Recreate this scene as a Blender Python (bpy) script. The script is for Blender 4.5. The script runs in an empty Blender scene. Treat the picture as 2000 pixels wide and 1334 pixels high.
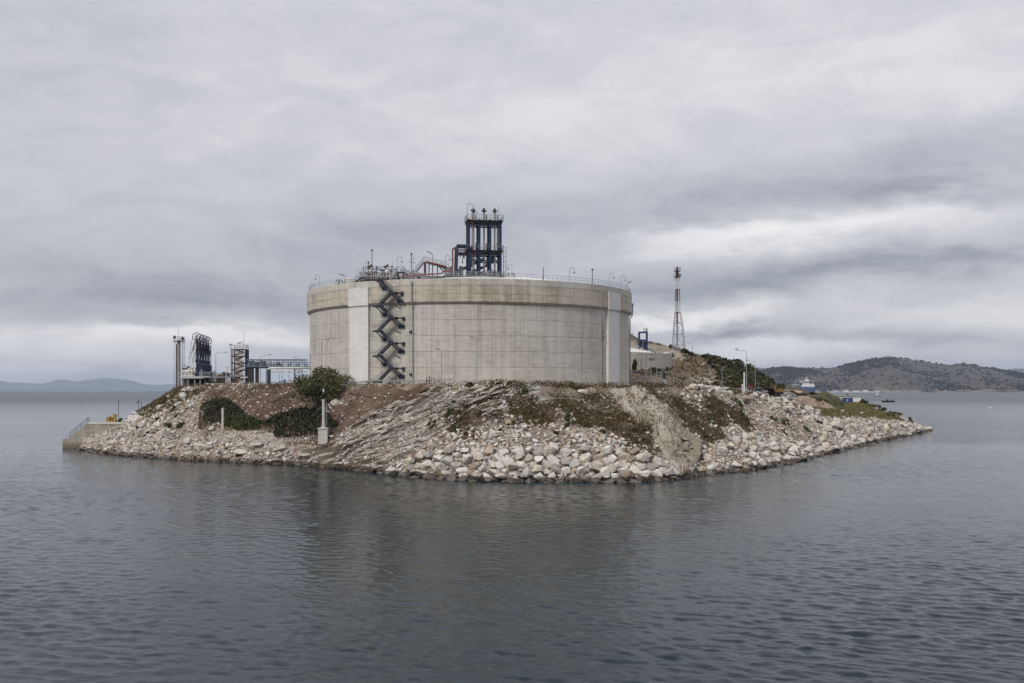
import bpy, bmesh, math, random
import numpy as np
from mathutils import Vector, Matrix
from mathutils.bvhtree import BVHTree
R = math.radians
rng = random.Random(7)
nr = np.random.RandomState(11)
SC = bpy.context.scene
COL = SC.collection

# ------------------------------------------------------------------ camera, sky, sun, exposure
FPX, HZ, ZC = 2000.0, 762.0, 14.2           # focal length in photo pixels, horizon row, eye height in metres
cam_d = bpy.data.cameras.new('camera'); cam = bpy.data.objects.new('camera', cam_d); COL.objects.link(cam)
cam.location = (0, 0, ZC); cam.rotation_euler = (R(90), 0, 0)
cam_d.sensor_width = 36; cam_d.lens = 36; cam_d.shift_y = 95 / 2000.0
cam_d.clip_start = 0.5; cam_d.clip_end = 200000
SC.camera = cam
SUN_EL, SUN_AZ = 38.0, -146.0               # azimuth clockwise from +Y
W = bpy.data.worlds.new('World'); SC.world = W; W.use_nodes = True
def build_world():
    nt = W.node_tree; nt.nodes.clear(); N = nt.nodes; L = nt.links
    def nd(t, **kw):
        n = N.new(t)
        for k, v in kw.items(): setattr(n, k, v)
        return n
    def m(op, a, b=None, c=None, clamp=False):
        n = nd('ShaderNodeMath', operation=op, use_clamp=clamp)
        for i, v in enumerate((a, b, c)):
            if v is None: continue
            if isinstance(v, (int, float)): n.inputs[i].default_value = v
            else: L.new(v, n.inputs[i])
        return n.outputs[0]
    tc = nd('ShaderNodeTexCoord'); sp = nd('ShaderNodeSeparateXYZ'); L.new(tc.outputs['Generated'], sp.inputs[0])
    x, y, z = sp.outputs
    az = m('ARCTAN2', x, y)                               # radians right of straight ahead
    hor = m('SQRT', m('ADD', m('MULTIPLY', x, x), m('MULTIPLY', y, y)))
    el = m('ARCTAN2', z, hor)
    def noise(sx, sy, sz, scale, detail, rough, off=0.0, dist=0.0):
        mp = nd('ShaderNodeMapping'); mp.inputs['Scale'].default_value = (sx, sy, sz)
        mp.inputs['Location'].default_value = (off, off * .7, off * 1.3)
        L.new(tc.outputs['Generated'], mp.inputs[0])
        n = nd('ShaderNodeTexNoise'); n.inputs['Scale'].default_value = scale
        n.inputs['Detail'].default_value = detail; n.inputs['Roughness'].default_value = rough
        n.inputs['Distortion'].default_value = dist
        L.new(mp.outputs[0], n.inputs['Vector']); return n.outputs['Fac']
    # cloud deck seen in perspective: direction projected on a plane overhead
    dn = m('ADD', m('MAXIMUM', z, 0.0), 0.10)
    cx = m('DIVIDE', x, dn); cy = m('DIVIDE', y, dn)
    cb = nd('ShaderNodeCombineXYZ'); L.new(cx, cb.inputs[0]); L.new(cy, cb.inputs[1])
    def deck(scale, detail, rough, sx=1.0, sy=1.0, off=0.0, rot=0.0, dist=0.0):
        mp = nd('ShaderNodeMapping'); mp.inputs['Scale'].default_value = (sx, sy, 1); mp.inputs['Location'].default_value = (off, off, 0)
        mp.inputs['Rotation'].default_value = (0, 0, rot)
        L.new(cb.outputs[0], mp.inputs[0])
        n = nd('ShaderNodeTexNoise'); n.inputs['Scale'].default_value = scale; n.inputs['Detail'].default_value = detail
        n.inputs['Roughness'].default_value = rough; n.inputs['Distortion'].default_value = dist
        L.new(mp.outputs[0], n.inputs['Vector']); return n.outputs['Fac']
    n1 = deck(0.55, 5, .52, sx=.55, sy=1.0, off=3.1, rot=.25, dist=.4)
    n2 = noise(3.4, 3.4, 12, 1.0, 9, .62, 1.7, .7)
    n3 = noise(10, 10, 24, 1.0, 9, .66, 5.2, .9)
    warp1 = m('SUBTRACT', noise(7, 7, 20, 1.0, 8, .62, 9.0), .5)
    warp2 = m('SUBTRACT', noise(7, 7, 20, 1.0, 8, .62, 4.0), .5)
    azw = m('ADD', az, m('MULTIPLY', warp1, .22)); elw = m('ADD', el, m('MULTIPLY', warp2, .075))
    val = m('ADD', 0.55, m('MULTIPLY', m('SUBTRACT', n1, .5), .42))
    val = m('ADD', val, m('MULTIPLY', m('SUBTRACT', n2, .5), .40))
    val = m('ADD', val, m('MULTIPLY', m('SUBTRACT', n3, .5), .36))
    # individual banks and gaps of this cloud deck: px, py, half-width px, half-height px, slope, amount
    for (px, py, sa, st, tilt, amp) in (
            (1430, 466, 270, 28, -.05, .40), (1850, 440, 260, 40, -.1, .22), (1330, 622, 190, 20, -.09, .46),
            (450, 664, 230, 17, .0, .44), (1500, 690, 320, 26, -.02, .34), (1850, 620, 260, 26, 0, .24), (150, 690, 300, 30, 0, .36), (250, 732, 520, 24, 0, .22),
            (1640, 370, 460, 46, -.10, -.16), (700, 500, 640, 70, -.12, -.10), (1420, 556, 260, 24, -.05, -.24),
            (1800, 530, 300, 22, .02, -.26), (1440, 652, 80, 15, .0, -.34), (1740, 672, 170, 14, .05, -.30), (1830, 395, 140, 22, .1, -.26),
            (150, 80, 260, 40, -.1, -.08), (420, 595, 360, 30, -.04, -.18), (1000, 220, 900, 70, -.15, .08),
            (1900, 180, 400, 90, -.1, .06), (300, 560, 400, 24, .06, -.08)):
        a0 = math.atan((px - 1000) / FPX); e0 = math.atan((HZ - py) / FPX)
        da = m('SUBTRACT', azw, a0); de = m('SUBTRACT', m('SUBTRACT', elw, e0), m('MULTIPLY', da, -tilt))
        q = m('ADD', m('POWER', m('ABSOLUTE', m('DIVIDE', da, sa / FPX)), 2.0), m('POWER', m('ABSOLUTE', m('DIVIDE', de, st / FPX)), 2.0))
        val = m('ADD', val, m('MULTIPLY', m('EXPONENT', m('MULTIPLY', q, -1.0)), amp))
    rp = nd('ShaderNodeValToRGB'); L.new(val, rp.inputs[0])
    e = rp.color_ramp.elements
    e[0].position = .18; e[0].color = (.27, .29, .335, 1)
    e[1].position = .44; e[1].color = (.49, .495, .54, 1)
    for p_, c_ in ((.62, (.625, .617, .648)), (.80, (.79, .78, .785)), (1.0, (.96, .94, .93))):
        q = e.new(p_); q.color = (*c_, 1)
    # an overcast deck is brighter overhead than at the horizon
    zc_ = m('MAXIMUM', z, 0.0); lift = m('ADD', 0.93, m('ADD', m('MULTIPLY', zc_, .12), m('MULTIPLY', m('MULTIPLY', zc_, zc_), .75)))
    vm = nd('ShaderNodeVectorMath', operation='SCALE'); L.new(rp.outputs[0], vm.inputs[0]); L.new(m('MULTIPLY', lift, CLOUD * 10.0), vm.inputs['Scale'])
    sky = nd('ShaderNodeTexSky', sky_type='NISHITA'); sky.sun_disc = False
    sky.sun_elevation = R(SUN_EL); sky.sun_rotation = R(SUN_AZ % 360); sky.air_density = 1.0; sky.dust_density = 2.0
    mx = nd('ShaderNodeMix', data_type='RGBA'); mx.inputs['Factor'].default_value = .93
    L.new(sky.outputs[0], mx.inputs['A']); L.new(vm.outputs[0], mx.inputs['B'])
    bg = nd('ShaderNodeBackground'); bg.inputs['Strength'].default_value = 0.1
    L.new(mx.outputs['Result'], bg.inputs['Color'])
    out = nd('ShaderNodeOutputWorld'); L.new(bg.outputs[0], out.inputs['Surface'])
CLOUD = 0.76
build_world()
sun_d = bpy.data.lights.new('sun', 'SUN'); sun_d.energy = 1.5; sun_d.angle = R(12); sun_d.color = (1, .95, .88)
sun = bpy.data.objects.new('sun', sun_d); COL.objects.link(sun)
sdir = Vector((math.sin(R(SUN_AZ)) * math.cos(R(SUN_EL)), math.cos(R(SUN_AZ)) * math.cos(R(SUN_EL)), math.sin(R(SUN_EL))))
sun.rotation_euler = (-sdir).to_track_quat('-Z', 'Y').to_euler(); sun.location = (-200, -200, 300)
SC.view_settings.view_transform = 'Standard'; SC.view_settings.look = 'None'
SC.view_settings.exposure = 0.46; SC.view_settings.gamma = 1.0; SC.view_settings.use_curve_mapping = False
SC.render.engine = 'CYCLES'
SC.cycles.volume_bounces = 0; SC.cycles.max_bounces = 5; SC.cycles.diffuse_bounces = 1; SC.cycles.glossy_bounces = 3
SC.cycles.use_denoising = True; SC.render.filter_size = 1.0

# ------------------------------------------------------------------ helpers
def P(px, py, d):
    """world point seen at photo position (px, py) at distance d along the view axis"""
    return Vector(((px - 1000) / FPX * d, d, ZC + (HZ - py) / FPX * d))
def Sh(px, py):
    return P(px, py, ZC * FPX / (py - HZ))
def _hash(ix, iy, iz, seed):
    n = (ix * 374761393 + iy * 668265263 + iz * 2147483647 + seed * 1274126177) & 0xFFFFFFFF
    n = ((n ^ (n >> 13)) * 1274126177) & 0xFFFFFFFF
    return ((n ^ (n >> 16)) & 0xFFFF) / 65535.0
def vnoise(x, y, z=0.0, seed=0):
    x = np.asarray(x, float); y = np.asarray(y, float); z = np.asarray(z, float) + np.zeros_like(x)
    ix = np.floor(x).astype(np.int64); iy = np.floor(y).astype(np.int64); iz = np.floor(z).astype(np.int64)
    fx, fy, fz = x - ix, y - iy, z - iz
    fx, fy, fz = (f * f * (3 - 2 * f) for f in (fx, fy, fz))
    r = 0
    for a in (0, 1):
        for b in (0, 1):
            for c in (0, 1):
                r = r + _hash(ix + a, iy + b, iz + c, seed) * np.where(a, fx, 1 - fx) * np.where(b, fy, 1 - fy) * np.where(c, fz, 1 - fz)
    return r
def fbm(x, y, z=0.0, oct=4, seed=0, gain=.5):
    s = 0; a = 1; t = 0; f = 1.0
    for o in range(oct):
        s = s + a * vnoise(np.asarray(x) * f, np.asarray(y) * f, np.asarray(z) * f, seed + o * 17); t += a; a *= gain; f *= 2.03
    return s / t
def in_poly(px, py, poly):
    px = np.asarray(px); py = np.asarray(py); inside = np.zeros(px.shape, bool); n = len(poly)
    for i in range(n):
        x1, y1 = poly[i]; x2, y2 = poly[(i + 1) % n]
        if y1 == y2: continue
        c = ((y1 > py) != (y2 > py)) & (px < (x2 - x1) * (py - y1) / (y2 - y1) + x1)
        inside ^= c
    return inside

class MB:
    def __init__(s): s.v = []; s.f = []
    def add(s, vs, fs):
        o = len(s.v); s.v += [tuple(v) for v in vs]; s.f += [tuple(i + o for i in f) for f in fs]; return s
    def box(s, cx, cy, cz, sx, sy, sz, rz=0.0):
        c, n = math.cos(rz), math.sin(rz); vs = []
        for z in (-.5, .5):
            for x, y in ((-.5, -.5), (.5, -.5), (.5, .5), (-.5, .5)):
                X, Y = x * sx, y * sy; vs.append((cx + X * c - Y * n, cy + X * n + Y * c, cz + z * sz))
        return s.add(vs, [(3, 2, 1, 0), (4, 5, 6, 7), (0, 1, 5, 4), (1, 2, 6, 5), (2, 3, 7, 6), (3, 0, 4, 7)])
    def frame(s, p, q):
        p = Vector(p); q = Vector(q); d = (q - p)
        if d.length < 1e-6: d = Vector((0, 0, 1e-3))
        d.normalize(); up = Vector((0, 0, 1)) if abs(d.z) < .95 else Vector((0, 1, 0))
        a = d.cross(up).normalized(); b = a.cross(d).normalized(); return p, q, a, b
    def bar(s, p, q, w, h=None):
        h = h or w; p, q, a, b = s.frame(p, q); vs = []
        for o in (p, q):
            for i, j in ((-.5, -.5), (.5, -.5), (.5, .5), (-.5, .5)): vs.append(o + a * (i * w) + b * (j * h))
        return s.add(vs, [(3, 2, 1, 0), (4, 5, 6, 7), (0, 1, 5, 4), (1, 2, 6, 5), (2, 3, 7, 6), (3, 0, 4, 7)])
    def tube(s, p, q, r, n=8, r2=None):
        r2 = r if r2 is None else r2; p, q, a, b = s.frame(p, q); vs = []
        for o, rr in ((p, r), (q, r2)):
            for i in range(n):
                t = 2 * math.pi * i / n; vs.append(o + a * (rr * math.cos(t)) + b * (rr * math.sin(t)))
        fs = [(i, (i + 1) % n, n + (i + 1) % n, n + i) for i in range(n)] + [tuple(range(n - 1, -1, -1)), tuple(range(n, 2 * n))]
        return s.add(vs, fs)
    def path(s, pts, r, n=8):
        pts = [Vector(p) for p in pts]; vs = []; fs = []
        tang = []
        for i in range(len(pts)):
            t = (pts[min(i + 1, len(pts) - 1)] - pts[max(i - 1, 0)]); tang.append(t.normalized())
        ref = Vector((.123, .97, .2))
        for i, p in enumerate(pts):
            a = tang[i].cross(ref).normalized(); b = a.cross(tang[i]).normalized()
            rr = r[i] if isinstance(r, (list, tuple)) else r
            for k in range(n):
                t = 2 * math.pi * k / n; vs.append(p + a * (rr * math.cos(t)) + b * (rr * math.sin(t)))
            if i:
                o = (i - 1) * n
                for k in range(n): fs.append((o + k, o + (k + 1) % n, o + n + (k + 1) % n, o + n + k))
        fs.append(tuple(range(n - 1, -1, -1))); fs.append(tuple(range(len(vs) - n, len(vs))))
        return s.add(vs, fs)
    def lathe(s, prof, n=16, c=(0, 0, 0), axis='z'):
        vs = []; fs = []; m = len(prof)
        for r, z in prof:
            for i in range(n):
                t = 2 * math.pi * i / n
                if axis == 'z': vs.append((c[0] + r * math.cos(t), c[1] + r * math.sin(t), c[2] + z))
                elif axis == 'y': vs.append((c[0] + r * math.cos(t), c[1] + z, c[2] + r * math.sin(t)))
                else: vs.append((c[0] + z, c[1] + r * math.cos(t), c[2] + r * math.sin(t)))
        for j in range(m - 1):
            for i in range(n): fs.append((j * n + i, j * n + (i + 1) % n, (j + 1) * n + (i + 1) % n, (j + 1) * n + i))
        fs.append(tuple(range(n - 1, -1, -1))); fs.append(tuple(range((m - 1) * n, m * n)))
        return s.add(vs, fs)
    def prism(s, poly, off):
        """closed polygon (list of 3D points) swept by the vector off"""
        n = len(poly); o = Vector(off); vs = [Vector(p) for p in poly] + [Vector(p) + o for p in poly]
        return s.add(vs, [tuple(range(n - 1, -1, -1)), tuple(range(n, 2 * n))] + [(i, (i + 1) % n, n + (i + 1) % n, n + i) for i in range(n)])
    def rail(s, pts, h=1.1, r=.03, step=1.5, mid=True):
        """handrail with posts along floor points"""
        pts = [Vector(p) for p in pts]; up = Vector((0, 0, h))
        for a, b in zip(pts, pts[1:]):
            s.bar(a + up, b + up, r * 2); 
            if mid: s.bar(a + up * .52, b + up * .52, r * 1.6)
            k = max(1, int(round((b - a).length / step)))
            for i in range(k + 1):
                q = a.lerp(b, i / k); s.bar(q, q + up, r * 1.8)
        return s
    def build(s, name, mat, parent=None, org=None, smooth=False, xf=None):
        me = bpy.data.meshes.new(name); o = Vector(org) if org is not None else Vector((0, 0, 0))
        vs = s.v
        if xf is not None: vs = [tuple(xf @ Vector(v)) for v in vs]
        me.from_pydata([(v[0] - o.x, v[1] - o.y, v[2] - o.z) for v in vs], [], s.f)
        bm = bmesh.new(); bm.from_mesh(me); bmesh.ops.recalc_face_normals(bm, faces=bm.faces); bm.to_mesh(me); bm.free()
        if smooth: me.polygons.foreach_set('use_smooth', [True] * len(me.polygons))
        me.materials.append(mat); ob = bpy.data.objects.new(name, me); COL.objects.link(ob)
        if parent: ob.parent = parent
        return ob
def fast_mesh(name, V, Fc, mat, col=None, smooth=False, parent=None, k=None):
    """numpy vertices, faces of equal size k"""
    Fc = np.asarray(Fc, np.int32); k = Fc.shape[1]
    me = bpy.data.meshes.new(name); me.vertices.add(len(V)); me.vertices.foreach_set('co', np.asarray(V, np.float32).ravel())
    me.loops.add(Fc.size); me.loops.foreach_set('vertex_index', Fc.ravel())
    me.polygons.add(len(Fc)); me.polygons.foreach_set('loop_start', np.arange(0, Fc.size, k, dtype=np.int32))
    me.polygons.foreach_set('use_smooth', np.full(len(Fc), smooth))
    me.update(calc_edges=True); me.validate()
    if col is not None:
        a = me.color_attributes.new('tone', 'FLOAT_COLOR', 'POINT'); c = np.ones((len(V), 4), np.float32); c[:, :3] = col; a.data.foreach_set('color', c.ravel())
    me.materials.append(mat); ob = bpy.data.objects.new(name, me); COL.objects.link(ob)
    if parent: ob.parent = parent
    return ob
def tag(o, label=None, cat=None, group=None, kind=None):
    if label: o['label'] = label
    if cat: o['category'] = cat
    if group: o['group'] = group
    if kind: o['kind'] = kind
    return o
def thing(name, label, cat, loc=(0, 0, 0), rz=0.0, group=None):
    o = bpy.data.objects.new(name, None); COL.objects.link(o); o.location = loc; o.rotation_euler = (0, 0, rz); o.empty_display_size = .5
    return tag(o, label, cat, group)
def copy_tree(o, parent=None):
    c = o.copy(); COL.objects.link(c)
    if parent: c.parent = parent
    for ch in o.children: copy_tree(ch, c)
    return c
def dup(proto, label, loc, rz=0.0, sc=None):
    c = copy_tree(proto); c['label'] = label; c.location = loc; c.rotation_euler = (0, 0, rz)
    if sc: c.scale = (sc, sc, sc) if isinstance(sc, (int, float)) else sc
    return c

# ------------------------------------------------------------------ materials
class NT:
    def __init__(s, name):
        s.m = bpy.data.materials.new(name); s.m.use_nodes = True; s.t = s.m.node_tree; s.b = s.t.nodes['Principled BSDF']
    def n(s, t, **kw):
        x = s.t.nodes.new(t)
        for k, v in kw.items(): setattr(x, k, v)
        return x
    def l(s, a, b): s.t.links.new(a, b)
    def math(s, op, a, b=None, clamp=False):
        x = s.n('ShaderNodeMath', operation=op, use_clamp=clamp)
        for i, v in enumerate((a, b)):
            if v is None: continue
            if isinstance(v, (int, float)): x.inputs[i].default_value = v
            else: s.l(v, x.inputs[i])
        return x.outputs[0]
    def pos(s): return s.n('ShaderNodeNewGeometry').outputs['Position']
    def map(s, vec, sc, loc=(0, 0, 0)):
        x = s.n('ShaderNodeMapping'); x.inputs['Scale'].default_value = sc; x.inputs['Location'].default_value = loc; s.l(vec, x.inputs[0]); return x.outputs[0]
    def noise(s, vec, scale, detail=4, rough=.55, dist=0.0):
        x = s.n('ShaderNodeTexNoise'); x.inputs['Scale'].default_value = scale; x.inputs['Detail'].default_value = detail
        x.inputs['Roughness'].default_value = rough; x.inputs['Distortion'].default_value = dist; s.l(vec, x.inputs['Vector']); return x.outputs['Fac']
    def ramp(s, fac, stops):
        x = s.n('ShaderNodeValToRGB'); s.l(fac, x.inputs[0]); e = x.color_ramp.elements
        e[0].position, e[0].color = stops[0][0], (*stops[0][1], 1); e[1].position, e[1].color = stops[-1][0], (*stops[-1][1], 1)
        for p, c in stops[1:-1]: q = e.new(p); q.color = (*c, 1)
        return x.outputs['Color']
    def mix(s, fac, a, b, mode='MIX'):
        x = s.n('ShaderNodeMix', data_type='RGBA', blend_type=mode)
        for k, v in (('Factor', fac), ('A', a), ('B', b)):
            i = x.inputs[k] if k == 'Factor' else [q for q in x.inputs if q.name == k and q.type == 'RGBA'][0]
            if isinstance(v, (int, float)): i.default_value = v
            elif isinstance(v, tuple): i.default_value = (*v, 1)
            else: s.l(v, i)
        return [q for q in x.outputs if q.type == 'RGBA'][0]
    def bump(s, h, strength=.5, dist=.1):
        x = s.n('ShaderNodeBump'); x.inputs['Strength'].default_value = strength; x.inputs['Distance'].default_value = dist; s.l(h, x.inputs['Height']); s.l(x.outputs[0], s.b.inputs['Normal'])
    def done(s, col, rough=.8, metal=0.0):
        if isinstance(col, tuple): s.b.inputs['Base Color'].default_value = (*col, 1)
        else: s.l(col, s.b.inputs['Base Color'])
        if isinstance(rough, (int, float)): s.b.inputs['Roughness'].default_value = rough
        else: s.l(rough, s.b.inputs['Roughness'])
        s.b.inputs['Metallic'].default_value = metal; return s.m
def plain(name, c, rough=.55, var=.25, scale=1.5, metal=0.0, rust=0.0):
    t = NT(name); p = t.pos(); f = t.noise(p, scale, 5, .6)
    lo = tuple(x * (1 - var) for x in c); hi = tuple(min(1, x * (1 + var)) for x in c)
    col = t.ramp(f, [(.3, lo), (.7, hi)])
    if rust:
        g = t.noise(p, scale * 2.3, 6, .7); r_ = t.ramp(g, [(.62 - rust * .2, (0, 0, 0)), (.75 - rust * .2, (1, 1, 1))])
        col = t.mix(r_, col, (.13, .055, .03))
    return t.done(col, rough, metal)
M = {}
M['blue'] = plain('blue_paint', (.013, .028, .095), .45, .3)
M['navy'] = plain('dark_blue_steel', (.012, .02, .05), .5, .35)
M['bluegrey'] = plain('blue_grey_paint', (.10, .14, .21), .5, .25)
M['black'] = plain('dark_steel', (.015, .016, .02), .5, .4)
M['stair'] = plain('slate_blue_paint', (.013, .018, .034), .5, .3)
M['galv'] = plain('galvanised_steel', (.30, .31, .33), .5, .2, metal=.3)
M['grey'] = plain('grey_paint', (.25, .26, .27), .55, .2)
M['dgrey'] = plain('dark_grey', (.08, .085, .09), .6, .3)
M['white'] = plain('white_paint', (.68, .67, .64), .5, .1, rust=.15)
M['cream'] = plain('cream_pipe_lagging', (.62, .60, .53), .55, .12)
M['red'] = plain('red_oxide_pipe', (.17, .048, .04), .5, .25)
M['flarered'] = plain('flare_red', (.13, .065, .055), .6, .3, rust=.5)
M['rust'] = plain('rusty_steel', (.065, .035, .027), .8, .4)
M['orange'] = plain('orange_paint', (.24, .115, .05), .7, .35, rust=.5)
M['yellow'] = plain('yellow_paint', (.33, .22, .025), .55, .3, rust=.5)
M['lime'] = plain('lime_fabric', (.30, .42, .10), .8, .2)
M['cabinet'] = plain('cabinet_grey', (.16, .155, .145), .6, .2)
M['panelgrey'] = plain('pale_cladding', (.42, .43, .44), .5, .1)
M['glass'] = plain('dark_glass', (.02, .03, .04), .1, .2)
M['wood'] = plain('weathered_wood', (.07, .05, .035), .9, .3)
M['hose'] = plain('pale_hose', (.30, .285, .255), .7, .15)
M['shipblue'] = plain('ship_hull_blue', (.022, .045, .16), .5, .15, scale=.05)
M['shipred'] = plain('ship_boot_red', (.16, .04, .035), .6, .2, scale=.05)
M['lampglass'] = plain('lamp_cover', (.6, .6, .58), .3, .05)
M['beacon'] = plain('weathered_whitewash', (.47, .455, .425), .85, .22, scale=2.2, rust=.25)
M['gull'] = plain('gull_feathers', (.6, .6, .6), .8, .1)
M['boatblack'] = plain('boat_black', (.012, .014, .018), .4, .2)
M['foam'] = plain('sea_foam', (.75, .77, .78), .9, .05)
M['cloth'] = plain('sign_red', (.20, .03, .03), .5, .1)
M['signblue'] = plain('sign_blue', (.02, .06, .25), .5, .1)

def concrete_mat(name, base, dirt, jv, jh, joint=.45, streak=.34, rnd=.035, fine=True, tide=False):
    """cast concrete: board joints every jv metres round the wall and jh metres up, weather streaks, blotches"""
    t = NT(name); p = t.pos(); sp = t.n('ShaderNodeSeparateXYZ'); t.l(p, sp.inputs[0])
    big = t.noise(p, .10, 5, .6); st = t.noise(t.map(p, (1.1, 1.1, .05)), 1.0, 6, .6); st2 = t.noise(t.map(p, (3.2, 3.2, .12)), 1.0, 4, .6)
    bl = t.noise(t.map(p, (.5, .5, 1.5)), 1.0, 7, .65)
    oi = t.n('ShaderNodeObjectInfo').outputs['Random']
    v = t.math('ADD', t.math('MULTIPLY', t.math('SUBTRACT', big, .5), .7), t.math('MULTIPLY', t.math('SUBTRACT', st, .5), streak * 2))
    v = t.math('ADD', v, t.math('MULTIPLY', t.math('SUBTRACT', st2, .5), streak))
    v = t.math('ADD', v, t.math('MULTIPLY', t.math('SUBTRACT', bl, .5), .85))
    v = t.math('ADD', t.math('ADD', v, .5), t.math('MULTIPLY', t.math('SUBTRACT', oi, .5), rnd * 3))
    col = t.ramp(v, [(.10, tuple(x * .62 for x in dirt)), (.36, dirt), (.55, base), (.9, tuple(min(1, x * 1.18) for x in base))])
    if fine:     # fine shuttering seams inside each panel
        ax = t.math('SUBTRACT', sp.outputs[0], TC.x); ay = t.math('SUBTRACT', sp.outputs[1], TC.y)
        an = t.math('MULTIPLY', t.math('ARCTAN2', ax, t.math('MULTIPLY', ay, -1.0)), 36.6 / jv); fz = t.math('MULTIPLY', sp.outputs[2], 1.0 / jh)
        def seam(u, w): 
            fr = t.math('ABSOLUTE', t.math('SUBTRACT', t.math('FRACT', u), .5)); return t.math('LESS_THAN', fr, w)
        k = t.math('MAXIMUM', seam(an, .028), seam(fz, .02))
        br = t.noise(t.map(p, (.7, .7, .7)), 1.0, 3, .6)
        k = t.math('MULTIPLY', k, t.math('MULTIPLY', t.math('SUBTRACT', br, .32), 2.6, True), True)
        col = t.mix(t.math('MULTIPLY', k, joint), col, tuple(x * .45 for x in dirt))
    if tide: col = t.mix(t.ramp(t.math('SUBTRACT', sp.outputs[2], t.math('MULTIPLY', st, 1.2)), [(.0, (.85, .85, .85)), (1.0, (.0, .0, .0))]), col, (.085, .062, .04))
    f2 = t.noise(p, 9.0, 5, .7)
    col = t.mix(.22, col, t.ramp(f2, [(.3, tuple(x * .7 for x in base)), (.7, tuple(min(1, x * 1.2) for x in base))]))
    t.bump(t.math('ADD', f2, bl), .35, .03)
    return t.done(col, .9)
TR, TDC = 37.0, 236.4
TC = Vector(((919 - 1000) / FPX * TDC, TDC, 0))           # axis of the big tank
M['wall'] = concrete_mat('weathered_concrete', (.50, .475, .43), (.385, .36, .315), 2.3, 1.55, joint=.75, streak=.36)
M['band'] = concrete_mat('stained_concrete', (.475, .43, .36), (.32, .275, .215), 2.3, .55, joint=.5, streak=.42)
M['butt'] = concrete_mat('pale_concrete', (.66, .65, .62), (.58, .565, .535), 5, 3.1, joint=.0, streak=.12, fine=False)
M['pier'] = concrete_mat('pier_concrete', (.31, .285, .24), (.19, .165, .135), 5, 3.1, joint=.0, streak=.5, fine=False, tide=True)

STONES = {'white': [(0, (.50, .475, .43)), (1, (.68, .655, .61))], 'cream': [(0, (.46, .42, .36)), (1, (.58, .535, .465))], 'grey': [(0, (.29, .28, .265)), (1, (.42, .405, .38))], 'tan': [(0, (.29, .23, .18)), (1, (.43, .36, .29))]}
def rock_mat(name, per_object):
    t = NT(name); p = t.pos(); sp = t.n('ShaderNodeSeparateXYZ'); t.l(p, sp.inputs[0])
    if per_object:
        oi = t.n('ShaderNodeObjectInfo').outputs['Random']
        tone = t.ramp(oi, STONES[per_object])
    else:
        a = t.n('ShaderNodeVertexColor'); a.layer_name = 'tone'; tone = a.outputs['Color']
    f = t.noise(p, 1.1, 6, .65); g = t.noise(p, 4.5, 5, .7)
    col = t.mix(t.ramp(f, [(.48, (0, 0, 0)), (.72, (.75, .75, .75))]), tone, (.29, .21, .145))
    col = t.mix(.8, col, t.ramp(g, [(.28, (.35, .33, .31)), (.46, (.9, .9, .9)), (.75, (1.2, 1.2, 1.2))]), 'MULTIPLY')
    # tide line: dark weed and wet stone near the water
    h = t.math('SUBTRACT', sp.outputs[2], t.math('MULTIPLY', t.noise(p, .35, 5, .65), 1.3))
    wet = t.ramp(h, [(.0, (1, 1, 1)), (.25, (0, 0, 0))])
    col = t.mix(t.math('MULTIPLY', wet, .9), col, (.055, .043, .03))
    rgh = t.math('SUBTRACT', .9, t.math('MULTIPLY', wet, .45))
    t.bump(t.math('ADD', t.math('MULTIPLY', f, 1.0), t.math('MULTIPLY', g, .5)), .8, .12)
    return t.done(col, rgh)
for k_ in STONES: M['stone_' + k_] = rock_mat('limestone_' + k_, k_)
M['rubble'] = rock_mat('limestone_rubble', False)
def terrain_mat():
    t = NT('slope_ground'); a = t.n('ShaderNodeVertexColor'); a.layer_name = 'tone'; p = t.pos()
    g = t.noise(p, 2.2, 7, .72); h = t.noise(p, 7.0, 5, .7); k = t.noise(p, .5, 5, .6)
    col = t.mix(1.0, a.outputs['Color'], t.ramp(g, [(.25, (.5, .49, .48)), (.5, (1, 1, 1)), (.8, (1.35, 1.33, 1.3))]), 'MULTIPLY')
    col = t.mix(.8, col, t.ramp(h, [(.25, (.55, .54, .53)), (.5, (1, 1, 1)), (.8, (1.3, 1.3, 1.3))]), 'MULTIPLY')
    t.bump(t.math('ADD', t.math('ADD', g, h), k), .9, .25)
    return t.done(col, .92)
M['terrain'] = terrain_mat()
def leaf_mat(name):
    t = NT(name); a = t.n('ShaderNodeVertexColor'); a.layer_name = 'tone'; t.b.inputs['Specular IOR Level'].default_value = .25
    return t.done(a.outputs['Color'], .65)
M['leaf'] = leaf_mat('leaves'); M['bark'] = plain('bark', (.09, .07, .055), .9, .35, scale=4)

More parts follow.
